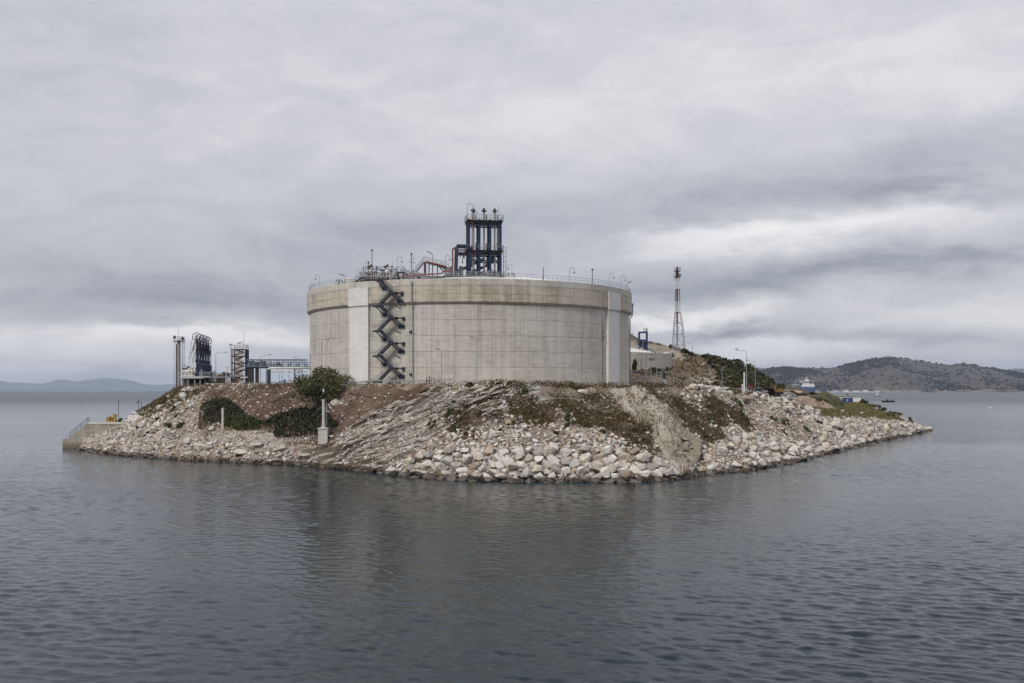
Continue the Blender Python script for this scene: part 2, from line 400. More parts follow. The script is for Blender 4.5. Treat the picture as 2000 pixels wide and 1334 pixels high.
# ------------------------------------------------------------------ sea
def water_mat():
    t = NT('sea_water'); p = t.pos()
    patch = t.noise(t.map(p, (.010, .03, 1)), 1.0, 5, .6, .6)           # gusts and slicks
    amp = t.ramp(patch, [(.32, (.22, .22, .22)), (.68, (1, 1, 1))])
    w1 = t.noise(t.map(p, (.8, 1.5, 1)), 1.0, 4, .6, .5)
    w2 = t.noise(t.map(p, (2.4, 4.4, 1), (7, 3, 0)), 1.0, 5, .65, .5)
    w3 = t.noise(t.map(p, (.07, .16, 1), (2, 9, 0)), 1.0, 3, .5)
    hgt = t.math('ADD', t.math('MULTIPLY', w1, .20), t.math('MULTIPLY', w2, .10))
    hgt = t.math('ADD', t.math('MULTIPLY', hgt, amp), t.math('MULTIPLY', w3, .5))
    sp = t.n('ShaderNodeSeparateXYZ'); t.l(p, sp.inputs[0]); gx = t.math('DIVIDE', t.math('ADD', sp.outputs[0], 8.0), 42.0); gy = t.math('DIVIDE', t.math('SUBTRACT', sp.outputs[1], 108.0), 46.0)
    lee = t.math('EXPONENT', t.math('MULTIPLY', t.math('ADD', t.math('MULTIPLY', gx, gx), t.math('MULTIPLY', gy, gy)), -1.0)); hgt = t.math('MULTIPLY', hgt, t.math('SUBTRACT', 1.0, t.math('MULTIPLY', lee, .45)))
    ln = t.n('ShaderNodeVectorMath', operation='LENGTH'); t.l(p, ln.inputs[0]); mr = t.n('ShaderNodeMapRange'); t.l(ln.outputs['Value'], mr.inputs['Value'])
    for k_, v_ in (('From Min', 260), ('From Max', 1500), ('To Min', .05), ('To Max', .30)): mr.inputs[k_].default_value = v_      # the open sea is windier than the lee
    t.bump(hgt, .6, .5)
    t.b.inputs['IOR'].default_value = 1.333; t.b.inputs['Specular IOR Level'].default_value = .27
    body = t.ramp(t.noise(t.map(p, (.02, .02, 1)), 1.0, 3, .5), [(.3, (.004, .014, .021)), (.7, (.006, .018, .025))])
    return t.done(body, mr.outputs['Result'])
M['water'] = water_mat()
def build_sea():
    SEA = 46000.0; HA = R(34)
    rr = [22.0]
    while rr[-1] < 43: rr.append(rr[-1] * 1.02)
    while rr[-1] < 420: rr.append(rr[-1] * 1.0025)
    while rr[-1] < SEA: rr.append(rr[-1] * 1.05)
    rr = np.array(rr); th = np.linspace(-HA, HA, 560); RR, TH = np.meshgrid(rr, th, indexing='ij'); X = RR * np.sin(TH); Y = RR * np.cos(TH)
    r = np.random.RandomState(5); Z = np.zeros_like(X); N_ = 84
    gust = np.clip(fbm(X * .010, Y * .03, 0, 4, 71) * 3.2 - .85, .42, 1.15)
    near = RR < 425
    xs, ys, rs = X[near], Y[near], RR[near]; z = np.zeros_like(xs); sp = rs * .0025
    for i in range(N_):
        lam = .40 * (7.0 ** (i / (N_ - 1.0))); ang = R(28) + r.normal() * R(30); k = 2 * math.pi / lam; a = .185 * math.sqrt(2.0 / N_) * lam / (2 * math.pi) * (1.0 if lam < 2.0 else .5)
        fade = np.clip((lam - 2.2 * sp) / (1.6 * sp), 0, 1); ph = r.uniform(0, 6.28)
        q = np.sin(k * (xs * math.sin(ang) + ys * math.cos(ang)) + ph + .6 * np.sin(xs * .05 * (1 + i % 3)) )
        z += a * fade * (q + .36 * (q * q - .5))
    edge = np.clip((HA - np.abs(TH)) / R(2), 0, 1) * np.clip((RR - 22) / 4, 0, 1) * np.clip((415 - RR) / 120, 0, 1)
    calm = 1 - .55 * np.exp(-((X + 8) / 45) ** 2 - ((Y - 104) / 50) ** 2)     # sheltered water in the lee of the headland
    Z[near] = z; Z *= edge * gust * calm
    n0, n1 = X.shape; V = np.stack([X, Y, Z], -1).reshape(-1, 3); idx = np.arange(n0 * n1).reshape(n0, n1)
    Fq = np.stack([idx[:-1, :-1], idx[1:, :-1], idx[1:, 1:], idx[:-1, 1:]], -1).reshape(-1, 4)
    # the rest of the disc, flat
    b0 = len(V); extra = []; ef = []; t2 = np.linspace(HA, 2 * math.pi - HA, 40)
    for a_ in t2:
        for q in (22.0, 300.0, 3000.0, rr[-1]): extra.append((q * math.sin(a_), q * math.cos(a_), 0))
    for i in range(39):
        for j in range(3): o = b0 + i * 4 + j; ef.append((o, o + 1, o + 5, o + 4))
    b1 = b0 + len(extra); t3 = np.linspace(0, 2 * math.pi, 49)[:-1]
    for a_ in t3: extra.append((22.05 * math.sin(a_), 22.05 * math.cos(a_), 0)); 
    for a_ in t3: extra.append((.01 * math.sin(a_), .01 * math.cos(a_), 0))
    for i in range(48): ef.append((b1 + i, b1 + (i + 1) % 48, b1 + 48 + (i + 1) % 48, b1 + 48 + i))
    V = np.vstack([V, np.array(extra)]); Fq = np.vstack([Fq, np.array(ef)])
    o = fast_mesh('sea_water', V, Fq, M['water'], smooth=True); tag(o, 'grey rippled sea around the headland', kind='structure')
build_sea()

# ------------------------------------------------------------------ headland terrain
def W3(x, y, z): return Vector((x, y, z))
# station: shore point, (t, h) bench shape, crest point, inner point
ST = [
    (W3(-100, 400, 0), ((.3, .3), (.6, .6)), W3(-82, 395, 14.5), W3(-55, 380, 15)),
    (W3(-108, 330, 0), ((.3, .3), (.6, .6)), W3(-88, 328, 14.5), W3(-55, 345, 15)),
    (W3(-110, 280, 0), ((.3, .28), (.6, .58)), W3(-90, 285, 14.6), W3(-55, 320, 15)),
    (Sh(160, 876), ((.3, .30), (.6, .60)), P(345, 759, 266), W3(-52, 300, 15.2)),
    (Sh(215, 886), ((.28, .24), (.6, .55)), P(380, 755, 259), W3(-50, 290, 15.2)),
    (Sh(300, 894), ((.25, .2), (.55, .48)), P(430, 752, 249), W3(-48, 280, 15.2)),
    (Sh(400, 900), ((.22, .2), (.48, .36)), P(500, 752, 234), W3(-45, 268, 15.2)),
    (Sh(500, 904), ((.22, .22), (.50, .34)), P(560, 752, 225), W3(-42, 255, 15.2)),
    (Sh(570, 907), ((.2, .2), (.48, .34)), P(600, 752, 218), W3(-36, 245, 15.2)),
    (Sh(620, 912), ((.25, .22), (.5, .42)), P(660, 752, 205), W3(-28, 235, 15.2)),
    (Sh(690, 918), ((.3, .28), (.6, .58)), P(720, 752, 197), W3(-22, 228, 15.2)),
    (Sh(760, 926), ((.3, .30), (.6, .62)), P(780, 752, 193), W3(-16, 222, 15.2)),
    (Sh(830, 933), ((.3, .28), (.6, .58)), P(850, 752, 190), W3(-11, 218, 15.2)),
    (Sh(900, 938), ((.3, .26), (.6, .56)), P(910, 752, 188), W3(-7, 215, 15.2)),
    (Sh(1000, 940), ((.3, .26), (.6, .56)), P(1000, 752, 187), W3(0, 215, 15.2)),
    (Sh(1100, 941), ((.3, .26), (.6, .56)), P(1090, 752, 188), W3(8, 215, 15.2)),
    (Sh(1200, 941), ((.3, .27), (.6, .57)), P(1170, 753, 190), W3(14, 218, 15.2)),
    (Sh(1280, 939), ((.3, .28), (.6, .60)), P(1235, 755, 193), W3(22, 225, 15.2)),
    (Sh(1330, 935), ((.3, .30), (.6, .62)), P(1275, 756, 197), W3(28, 240, 15.2)),
    (Sh(1380, 926), ((.3, .27), (.6, .57)), P(1310, 757, 202), W3(32, 255, 15.2)),
    (Sh(1450, 920), ((.3, .26), (.6, .56)), P(1355, 759, 208), W3(36, 270, 15.2)),
    (Sh(1510, 911), ((.3, .28), (.6, .58)), P(1405, 765, 217), W3(42, 285, 15.0)),
    (Sh(1560, 900), ((.3, .28), (.6, .58)), P(1455, 770, 228), W3(50, 300, 14.8)),
    (Sh(1605, 889), ((.3, .3), (.6, .6)), P(1505, 777, 243), W3(62, 320, 14.4)),
    (Sh(1650, 878), ((.3, .32), (.6, .62)), P(1555, 789, 260), W3(84, 345, 12.5)),
    (Sh(1685, 869), ((.3, .4), (.6, .7)), P(1602, 808, 276), W3(106, 370, 8.6)),
    (Sh(1715, 862), ((.3, .4), (.6, .75)), P(1660, 811, 298), W3(120, 400, 8.3)),
    (Sh(1745, 856), ((.3, .4), (.6, .75)), P(1710, 814, 316), W3(128, 430, 8.0)),
    (Sh(1785, 848), ((.3, .4), (.6, .75)), P(1745, 819, 336), W3(135, 450, 7.6)),
    (Sh(1820, 840.5), ((.3, .4), (.6, .75)), P(1762, 824, 356), W3(142, 470, 7.6)),
    (W3(158, 400, 0), ((.3, .4), (.6, .75)), W3(146, 396, 4.5), W3(138, 480, 7.6)),
    (W3(172, 460, 0), ((.3, .4), (.6, .75)), W3(160, 458, 6.2), W3(140, 500, 7.6)),
    (W3(208, 580, 0), ((.3, .4), (.6, .75)), W3(192, 572, 7.4), W3(150, 560, 7.6)),
    (W3(205, 660, 0), ((.3, .4), (.6, .75)), W3(190, 640, 7.0), W3(150, 600, 7.4)),
]
def cr(pts, u):
    """Catmull-Rom on rows of pts at float index u (arrays)"""
    n = len(pts); i = np.clip(np.floor(u).astype(int), 0, n - 2); t = (u - i)[:, None]
    p0 = pts[np.clip(i - 1, 0, n - 1)]; p1 = pts[i]; p2 = pts[i + 1]; p3 = pts[np.clip(i + 2, 0, n - 1)]
    cat = .5 * ((2 * p1) + (-p0 + p2) * t + (2 * p0 - 5 * p1 + 4 * p2 - p3) * t ** 2 + (-p0 + 3 * p1 - 3 * p2 + p3) * t ** 3)
    return .6 * cat + .4 * (p1 * (1 - t) + p2 * t)
rows_ctl = []
for sh, sh_p, crst, inn in ST:
    out = (sh - crst); out.z = 0; out.normalize()
    r_ = [sh + out * 7 + Vector((0, 0, -4.5)), sh.copy()]
    for t_, h_ in sh_p: q = sh.lerp(crst, t_); q.z = crst.z * h_; r_.append(q)
    q = crst - out * 1.2; 
    r_ += [crst.copy(), crst.lerp(inn, .12), inn.copy()]
    r_[-2].z = crst.z + .15
    rows_ctl.append([tuple(v) for v in r_])
CT = np.array(rows_ctl)                                 # stations x 7 x 3
# columns finer where the photograph looks closest
NC = 900
ucol = np.linspace(0, len(ST) - 1, NC)
rowpar = np.concatenate([np.linspace(0, 1, 10)[:-1], np.linspace(1, 4, 150)[:-1], np.linspace(4, 5, 12)[:-1], np.linspace(5, 6, 14)])
NR = len(rowpar)
G = np.zeros((NR, NC, 3))
ctl_cols = np.stack([cr(CT[:, k, :], ucol) for k in range(CT.shape[1])])      # 7 x NC x 3
for j, rp_ in enumerate(rowpar):
    i = min(int(rp_), CT.shape[1] - 2); t_ = rp_ - i
    G[j] = ctl_cols[i] * (1 - t_) + ctl_cols[i + 1] * t_
def norms(G):
    du = np.gradient(G, axis=1); dv = np.gradient(G, axis=0); n = np.cross(du, dv); n /= (np.linalg.norm(n, axis=2, keepdims=True) + 1e-9)
    n[n[..., 2] < 0] *= -1; return n
def proj(G):
    return 1000 + G[..., 0] / G[..., 1] * FPX, HZ - (G[..., 2] - ZC) / G[..., 1] * FPX
PX, PY = proj(G)
NRM = norms(G)
rowg = np.repeat(rowpar[:, None], NC, 1)
slope_m = np.clip((rowg - .6) / .5, 0, 1) * np.clip((4.6 - rowg) / .6, 0, 1)
flat_m = np.clip((rowg - 4.0) / .4, 0, 1)
x_, y_, z_ = G[..., 0], G[..., 1], G[..., 2]
wx = (fbm(x_ * .16, y_ * .16, z_ * .16, 5, 3, .62) - .5) * 120; wy = (fbm(x_ * .16, y_ * .16, z_ * .16, 5, 8, .62) - .5) * 80
QX, QY = PX + wx, PY + wy
def soft(poly, jitter=1.0): return in_poly(PX + wx * jitter, PY + wy * jitter, poly).astype(float)
Z_SLAB = [(1186, 762), (1246, 757), (1275, 768), (1312, 800), (1345, 838), (1376, 868), (1364, 905), (1335, 926), (1312, 916), (1290, 878), (1258, 838), (1222, 800)]
Z_LEDGE = [(560, 915), (600, 880), (660, 845), (740, 805), (800, 782), (868, 757), (960, 757), (985, 772), (930, 800), (880, 825), (835, 852), (800, 880), (770, 915), (740, 935)]
Z_STRIP = [(985, 757), (1060, 760), (1040, 785), (985, 815), (950, 830), (955, 800)]
Z_DARK1 = [(925, 772), (1010, 760), (1040, 785), (1015, 815), (965, 826), (905, 852), (850, 850), (862, 822), (895, 795)]
Z_DARK2 = [(1075, 770), (1150, 765), (1190, 785), (1225, 820), (1255, 850), (1290, 885), (1240, 880), (1170, 850), (1110, 820)]
Z_DARK3 = [(1275, 762), (1345, 768), (1400, 785), (1445, 805), (1478, 838), (1440, 848), (1385, 850), (1350, 825), (1310, 795)]
Z_DARK4 = [(1000, 775), (1080, 772), (1085, 825), (1010, 835)]
Z_RED = [(400, 757), (700, 756), (860, 757), (800, 780), (730, 805), (670, 835), (640, 870), (520, 865), (400, 850), (400, 800), (390, 775)]
Z_BENCH = [(330, 838), (660, 850), (640, 872), (560, 880), (440, 868), (330, 860)]
Z_TAN = [(1425, 775), (1480, 785), (1545, 815), (1615, 850), (1640, 870), (1590, 875), (1530, 850), (1470, 810)]
Z_LVEG = [(255, 810), (300, 785), (345, 762), (400, 757), (385, 772), (330, 800), (290, 815)]
m_slab = in_poly(PX + wx * .22, PY + wy * .22, Z_SLAB).astype(float); m_ledge = soft(Z_LEDGE, .8); m_strip = soft(Z_STRIP, .7)
m_dark = np.clip(soft(Z_DARK1) + soft(Z_DARK2) + soft(Z_DARK3) + soft(Z_DARK4), 0, 1)
m_red = soft(Z_RED, .7); m_bench = soft(Z_BENCH); m_tan = soft(Z_TAN, .8); m_lveg = soft(Z_LVEG, .6)
def blur(a, n=2):
    for _ in range(n):
        a = (a + np.roll(a, 1, 0) + np.roll(a, -1, 0) + np.roll(a, 1, 1) + np.roll(a, -1, 1)) / 5
    return a
s_slab = blur(m_slab, 4)
# relief
D = (fbm(x_ * .12, y_ * .12, z_ * .12, 4, 21) - .5) * 1.5 + (fbm(x_ * .5, y_ * .5, z_ * .5, 4, 31) - .5) * .9
D = D * (1 - .75 * s_slab) + s_slab * .55
bs = np.clip((s_slab - .05) * 3, 0, 1)
lead = (PY + .42 * PX)                       # strata of the left ledges fall to the left
sl = (lead + (fbm(x_ * .15, y_ * .15, 0, 3, 5) - .5) * 30) / 12.0
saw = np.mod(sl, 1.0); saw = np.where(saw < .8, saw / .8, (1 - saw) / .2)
brk = np.clip(fbm(sl * .9, (PX - .42 * PY) * .012, 0, 3, 77) * 3.4 - 1.0, 0.1, 1)
D += blur(m_ledge, 2) * (saw - .5) * 1.05 * brk
sl2 = (PX * .8 - PY * .62 + (fbm(x_ * .2, y_ * .2, 0, 3, 15) - .5) * 26) / 14.0
saw2 = np.mod(sl2, 1.0); saw2 = np.where(saw2 < .85, saw2 / .85, (1 - saw2) / .15)
D += s_slab * (saw2 - .5) * .8 * np.clip(fbm(x_ * .3, y_ * .3, z_ * .3, 3, 55) * 3.6 - 1.2, 0, 1) + s_slab * (fbm(x_ * .8, y_ * .8, z_ * .8, 4, 57) - .5) * .9
# lumpy bedrock of the left shore
lb = np.clip((640 - PX) / 60, 0, 1) * np.clip((PY - 835) / 20, 0, 1)
rk = np.abs(fbm(x_ * .35, y_ * .35, z_ * .6, 4, 91) - .5) * 2
D += lb * (.5 - rk) * 2.6
D += np.clip((rowg - .8) / .3, 0, 1) * np.clip((1.7 - rowg) / .5, 0, 1) * (fbm(x_ * .45, y_ * .45, 0, 4, 41) - .5) * 1.6
D -= blur(in_poly(PX, PY, [(1376, 862), (1390, 868), (1390, 885), (1378, 905), (1368, 926), (1358, 924), (1364, 902)]).astype(float), 3) * .9
crk = np.abs(fbm(sl2 * .8, (PX * .62 + PY * .8) * .02, 0, 4, 141) - .5); crk2 = np.abs(fbm(x_ * .35, y_ * .35, z_ * .35, 4, 143) - .5); crack = np.clip(1 - crk / .022, 0, 1) + .8 * np.clip(1 - crk2 / .014, 0, 1); D -= s_slab * np.clip(crack, 0, 1) * .45
D *= slope_m
G2 = G + NRM * D[..., None]
G2[..., 2] += flat_m * (fbm(x_ * .08, y_ * .08, 0, 3, 61) - .5) * .25
# albedo
def lerp3(c, d, w): return c * (1 - w[..., None]) + np.array(d) * w[..., None]
nA = fbm(x_ * .6, y_ * .6, z_ * .6, 5, 101); nB = fbm(x_ * 1.6, y_ * 1.6, z_ * 1.6, 4, 111); nC = fbm(x_ * .15, y_ * .15, z_ * .15, 4, 121)
C = np.zeros_like(G) + np.array((.25, .20, .155))
C = lerp3(C, (.15, .10, .07), np.clip(nA * 3 - 1.3, 0, 1) * .8)
C = lerp3(C, (.42, .37, .32), np.clip(nB * 3.4 - 1.8, 0, 1) * .8)
red = np.array((.112, .070, .050))
C = lerp3(C, red, m_red * .93); C = lerp3(C, (.10, .055, .036), m_red * np.clip(nA * 3 - 1.4, 0, 1)); C = lerp3(C, (.18, .122, .09), m_red * np.clip(nC * 4 - 2.1, 0, 1) * .8)
C = lerp3(C, (.30, .20, .12), m_bench * .7)
C = lerp3(C, (.35, .325, .28), np.clip(m_ledge * 1.0, 0, 1) * .85); C = lerp3(C, (.14, .105, .075), m_ledge * np.clip(nC * 5 - 2.4, 0, 1) * .85)
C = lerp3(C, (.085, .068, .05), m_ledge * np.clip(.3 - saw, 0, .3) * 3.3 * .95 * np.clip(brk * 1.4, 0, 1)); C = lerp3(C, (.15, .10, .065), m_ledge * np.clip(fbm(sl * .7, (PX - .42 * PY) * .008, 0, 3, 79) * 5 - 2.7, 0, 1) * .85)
C = lerp3(C, (.36, .35, .325), m_strip * .85)
C = lerp3(C, (.085, .058, .036), m_dark * .92); C = lerp3(C, (.07, .07, .03), m_dark * np.clip(nC * 4 - 1.9, 0, 1) * .8); C = lerp3(C, (.30, .24, .19), m_dark * np.clip(nB * 5 - 3.0, 0, 1))
C = lerp3(C, (.40, .335, .265), m_tan * .9); C = lerp3(C, (.22, .17, .12), m_tan * np.clip(nA * 4 - 2, 0, 1))
C = lerp3(C, (.455, .41, .345), np.clip(s_slab * 1.4, 0, 1)); C = lerp3(C, (.25, .225, .16), s_slab * np.clip(fbm(sl2 * .5, (PX * .62 + PY * .8) * .01, 0, 4, 131) * 5 - 2.4, 0, 1) * .8); C = lerp3(C, (.30, .235, .17), s_slab * np.clip(nA * 5 - 2.9, 0, 1) * .7)
C = lerp3(C, (.10, .085, .065), s_slab * np.clip(crack, 0, 1) * .85)
m_hol_shade = in_poly(PX + wx * .1, PY + wy * .1, [(1376, 862), (1388, 868), (1390, 885), (1378, 905), (1368, 926), (1358, 924), (1364, 902)]).astype(float); C = lerp3(C, (.075, .048, .032), m_hol_shade)  # brown earth of the hollow, darkened for the shadow under the slab edge
C = lerp3(C, (.11, .095, .075), s_slab * np.clip(.2 - saw2, 0, .2) * 5 * .8 * np.clip(fbm(x_ * .3, y_ * .3, z_ * .3, 3, 55) * 4 - 1.6, 0, 1))
C = lerp3(C, (.47, .43, .38), lb * np.clip((.5 - rk) * 4, 0, 1) * .8)
C = lerp3(C, (.155, .115, .05), m_lveg * .9)
# plateau: gravel, dry grass along its rim; the low terrace is grassed
flat_m = np.where((G[..., 2] < 10.5) & (PX > 1560) & (rowg > 3.3), np.clip((rowg - 3.45) / .2, 0, 1), flat_m); low = flat_m * np.clip((G[..., 2] < 10.5).astype(float), 0, 1)
C = lerp3(C, (.26, .23, .19), flat_m); C = lerp3(C, (.115, .098, .04), low); C = lerp3(C, (.15, .11, .055), low * np.clip(nC * 4 - 1.9, 0, 1)); C = lerp3(C, (.07, .075, .028), low * np.clip(nA * 4 - 2.2, 0, 1))
# weed and wet stone at the tide line
hz = G2[..., 2] - (nA * 1.0)
wet = np.clip((.25 - hz) / .4, 0, 1); C = lerp3(C, (.030, .024, .017), wet * .95)
C = lerp3(C, (.27, .19, .12), np.clip((1.3 - hz) / .8, 0, 1) * (1 - wet) * .55)
idx = np.arange(NR * NC).reshape(NR, NC)
quads = np.stack([idx[:-1, :-1], idx[:-1, 1:], idx[1:, 1:], idx[1:, :-1]], -1).reshape(-1, 4)
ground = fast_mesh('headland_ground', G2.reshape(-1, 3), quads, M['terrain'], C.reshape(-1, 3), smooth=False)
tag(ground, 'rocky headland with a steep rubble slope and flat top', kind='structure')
NRM2 = norms(G2)
bvh = BVHTree.FromPolygons([tuple(v) for v in G2[::2, ::2].reshape(-1, 3)],
    [tuple(q) for q in (lambda I: np.stack([I[:-1, :-1], I[:-1, 1:], I[1:, 1:], I[1:, :-1]], -1).reshape(-1, 4))(np.arange(G2[::2, ::2].shape[0] * G2[::2, ::2].shape[1]).reshape(G2[::2, ::2].shape[:2])).tolist()])
def hit(px, py):
    """ground point the photograph shows at (px, py)"""
    d = Vector(((px - 1000) / FPX, 1, (HZ - py) / FPX)).normalized()
    h = bvh.ray_cast(Vector((0, 0, ZC)), d)
    return h[0]
def gz(x, y, default=15.2):
    h = bvh.ray_cast(Vector((x, y, 200)), Vector((0, 0, -1))); return h[0].z if h[0] else default
def drop(px, d, default=15.2):
    x = (px - 1000) / FPX * d; return Vector((x, d, gz(x, d, default)))

# ------------------------------------------------------------------ rocks
def hull_rock(seed, npt, flat=.75):
    r = random.Random(seed); bm = bmesh.new()
    for _ in range(npt):
        v = Vector((r.gauss(0, 1), r.gauss(0, 1), r.gauss(0, 1))).normalized()
        # blunt box-like limestone blocks rather than balls
        m_ = max(abs(v.x), abs(v.y), abs(v.z)); v = v * (.55 + .45 / m_ * .8) * r.uniform(.82, 1.0)
        bm.verts.new((v.x, v.y * r.uniform(.85, 1), v.z * flat))
    h = bmesh.ops.convex_hull(bm, input=bm.verts)
    bmesh.ops.delete(bm, geom=[g for g in set(h['geom_interior']) | set(h['geom_unused']) if isinstance(g, bmesh.types.BMVert)], context='VERTS')
    bmesh.ops.dissolve_limit(bm, angle_limit=R(12), verts=bm.verts, edges=bm.edges)
    bmesh.ops.triangulate(bm, faces=bm.faces); bmesh.ops.recalc_face_normals(bm, faces=bm.faces)
    v = np.array([tuple(q.co) for q in bm.verts]); v -= v.mean(0); bm.verts.index_update()
    f = np.array([[q.index for q in fc.verts] for fc in bm.faces]); bm.free(); return v, f
ROCK_HI = [hull_rock(100 + i, 17 + i % 4 * 2, .6 + .08 * (i % 5)) for i in range(14)]
ROCK_LO = [hull_rock(200 + i, 15, .6 + .08 * (i % 5)) for i in range(12)]
ROCKS = {k: [] for k in STONES}
for k in STONES:
    for i, (v, f) in enumerate(ROCK_HI):
        me = bpy.data.meshes.new('boulder'); me.from_pydata(v.tolist(), [], f.tolist()); me.materials.append(M['stone_' + k]); ROCKS[k].append(me)
ROCK_MESH = ROCKS['cream']
Z_A = [(745, 932), (790, 905), (850, 884), (960, 882), (1080, 880), (1200, 882), (1285, 897), (1312, 925), (1318, 945), (1000, 950), (760, 940)]
Z_A2 = [(1372, 905), (1395, 872), (1440, 855), (1500, 850), (1550, 862), (1600, 880), (1590, 905), (1500, 922), (1380, 938)]
Z_B = [(1328, 753), (1390, 762), (1432, 770), (1500, 772), (1560, 786), (1600, 808), (1592, 822), (1540, 806), (1480, 790), (1420, 777), (1350, 767)]
Z_C = [(1600, 895), (1585, 850), (1600, 826), (1650, 824), (1700, 825), (1745, 829), (1768, 831), (1835, 841), (1760, 862), (1660, 884)]
Z_D = [(150, 885), (245, 820), (330, 776), (400, 768), (385, 800), (335, 830), (350, 855), (480, 862), (600, 882), (625, 912), (500, 912), (300, 902)]
# sampling of the slope by area
PXs, PYs = proj(G2)
sel = (rowg > .75) & (rowg < 4.12)
e1 = np.gradient(G2, axis=1); e2 = np.gradient(G2, axis=0); area = np.linalg.norm(np.cross(e1, e2), axis=2) * sel
camfacing = ((NRM2 * (np.array([0, 0, ZC]) - G2)).sum(2) > 0)
area = area * camfacing * (PXs > 100) * (PXs < 1900) * (G2[..., 1] < 420)
def sample(n, wmap, seed):
    r = np.random.RandomState(seed); w = (area * wmap).ravel(); s = w.sum()
    if s <= 0: return np.zeros((0, 3)), np.zeros((0, 3)), np.zeros((0, 2), int)
    k = r.choice(w.size, n, p=w / s); j, i = np.unravel_index(k, area.shape)
    du = r.uniform(-.5, .5, n)[:, None]; dv = r.uniform(-.5, .5, n)[:, None]
    return G2[j, i] + e1[j, i] * du + e2[j, i] * dv, NRM2[j, i], np.stack([j, i], 1)
zone = lambda z: in_poly(PXs, PYs, z).astype(float)
zA, zA2, zB, zC_, zD = zone(Z_A), zone(Z_A2), zone(Z_B), zone(Z_C), zone(Z_D)
acc_p = np.zeros((0, 3)); acc_r = np.zeros(0)
def poisson(cands, radii, sep):
    """accepts candidates that keep clear of the rocks already lying there"""
    global acc_p, acc_r
    keep = []; cell = {}
    S_ = 3.0
    for q, rr in zip(acc_p, acc_r): cell.setdefault(tuple((q // S_).astype(int)), []).append((q, rr))
    for i, (q, rr) in enumerate(zip(cands, radii)):
        c = (q // S_).astype(int); ok = True
        for a in (-1, 0, 1):
            for b in (-1, 0, 1):
                for d in (-1, 0, 1):
                    for (q2, r2) in cell.get((c[0] + a, c[1] + b, c[2] + d), ()):
                        if ((q - q2) ** 2).sum() < (sep * (rr + r2)) ** 2: ok = False; break
                    if not ok: break
                if not ok: break
            if not ok: break
        if ok: keep.append(i); cell.setdefault(tuple(c), []).append((q, rr))
    acc_p = np.vstack([acc_p, cands[keep]]); acc_r = np.concatenate([acc_r, radii[keep]])
    return keep
def place_boulders(zmap, n, cand, rlo, rhi, seed, edges, names, rows_, zcut, group, sep=.78):
    p, nn, ij = sample(cand, zmap, seed); r = np.random.RandomState(seed + 1)
    rad = rlo + (rhi - rlo) * r.rand(cand) ** 1.4; o = np.argsort(-rad); p, nn, rad = p[o], nn[o], rad[o]
    keep = poisson(p, rad, sep)[:n]
    for i in keep:
        tone = ('white', 'cream', 'grey', 'tan')[r.choice(4, p=(.42, .30, .16, .12))]
        ob = bpy.data.objects.new('boulder', ROCKS[tone][r.randint(14)]); COL.objects.link(ob)
        ob.location = Vector(p[i]) + Vector(nn[i]) * rad[i] * r.uniform(.2, .62)
        ob.rotation_euler = (r.uniform(-.6, .6), r.uniform(-.6, .6), r.uniform(0, 6.28))
        ob.scale = tuple(rad[i] * np.array([r.uniform(.95, 1.25), r.uniform(.8, 1.0), r.uniform(.85, 1.15)]))
        bx = 1000 + p[i][0] / p[i][1] * FPX; by = HZ - (p[i][2] - ZC) / p[i][1] * FPX; xs_ = [q for q in edges if q <= bx]; part_ = names[min(len(names) - 1, len(xs_))]
        zr_ = p[i][2]; row_ = rows_[0] if zr_ < zcut[0] else (rows_[1] if zr_ < zcut[1] else rows_[2]); size_ = 'large' if rad[i] > (rlo + rhi) / 2 else 'smaller'
        tag(ob, '%s %s boulder %s, %s' % (size_, tone, row_, part_), 'boulder', group)
    return len(keep)
def lone(px, py, w, label, grp=None, sq=.7, mesh=0):
    q = hit(px, py)
    if q is None: return
    ob = bpy.data.objects.new('boulder', ROCK_MESH[mesh]); COL.objects.link(ob); rr = w * q.y / FPX * .5
    ob.location = q + Vector((0, 0, rr * .25)); ob.scale = (rr, rr * .9, rr * sq * 1.3); ob.rotation_euler = (.15, .1, .3 * mesh)
    tag(ob, label, 'boulder', grp)
    global acc_p, acc_r
    acc_p = np.vstack([acc_p, [tuple(q)]]); acc_r = np.append(acc_r, rr)
for px_, py_, w_, s_, m_i, tx_ in ((395, 880, 52, .34, 2, 'largest white bedrock hump on the left shore, below the green shrub'), (268, 880, 30, .4, 5, 'white bedrock hump at the waterline left of the others'), (446, 874, 24, .55, 7, 'tilted white bedrock block below the right end of the green shrub'), (472, 888, 40, .28, 3, 'long flat pale bedrock ledge at the waterline'), (548, 882, 34, .42, 9, 'rounded white bedrock hump left of the beacon'), (504, 872, 26, .4, 11, 'pale bedrock block between hump and flat ledge'), (336, 876, 28, .38, 12, 'tan bedrock block at the waterline left of the largest hump'), (222, 866, 22, .45, 1, 'pinkish bedrock block below the pier'), (600, 893, 30, .35, 6, 'low pale bedrock ledge just below the beacon')):
    lone(px_, py_, w_, tx_, 'bedrock humps on the left shore', s_, m_i)
lone(655, 789, 24, 'grey boulder under the right side of the broad tree', mesh=1)
lone(414, 839, 16, 'white boulder beside the short white post on the left shore', mesh=3)
lone(488, 831, 11, 'small white stone lying on the low green shrub', mesh=4)
lone(1139, 768, 30, 'dark grey slab-like boulder just under the grassy rim left of the bare rock slab', sq=.5, mesh=5)
lone(1338, 860, 20, 'flat broken rock plate lying on the lower right of the bare slab', sq=.22, mesh=2)
lone(1351, 876, 15, 'smaller broken rock plate just below another on the bare slab', sq=.25, mesh=9)
lone(1296, 838, 10, 'small flat rock plate in the middle of the bare slab', sq=.3, mesh=10)
lone(1354, 761, 34, 'largest white boulder on the rim, first at the left end of the boulder ridge', sq=.6, mesh=6)
lone(1398, 768, 30, 'big white boulder second along the ridge on the rim', sq=.75, mesh=7)
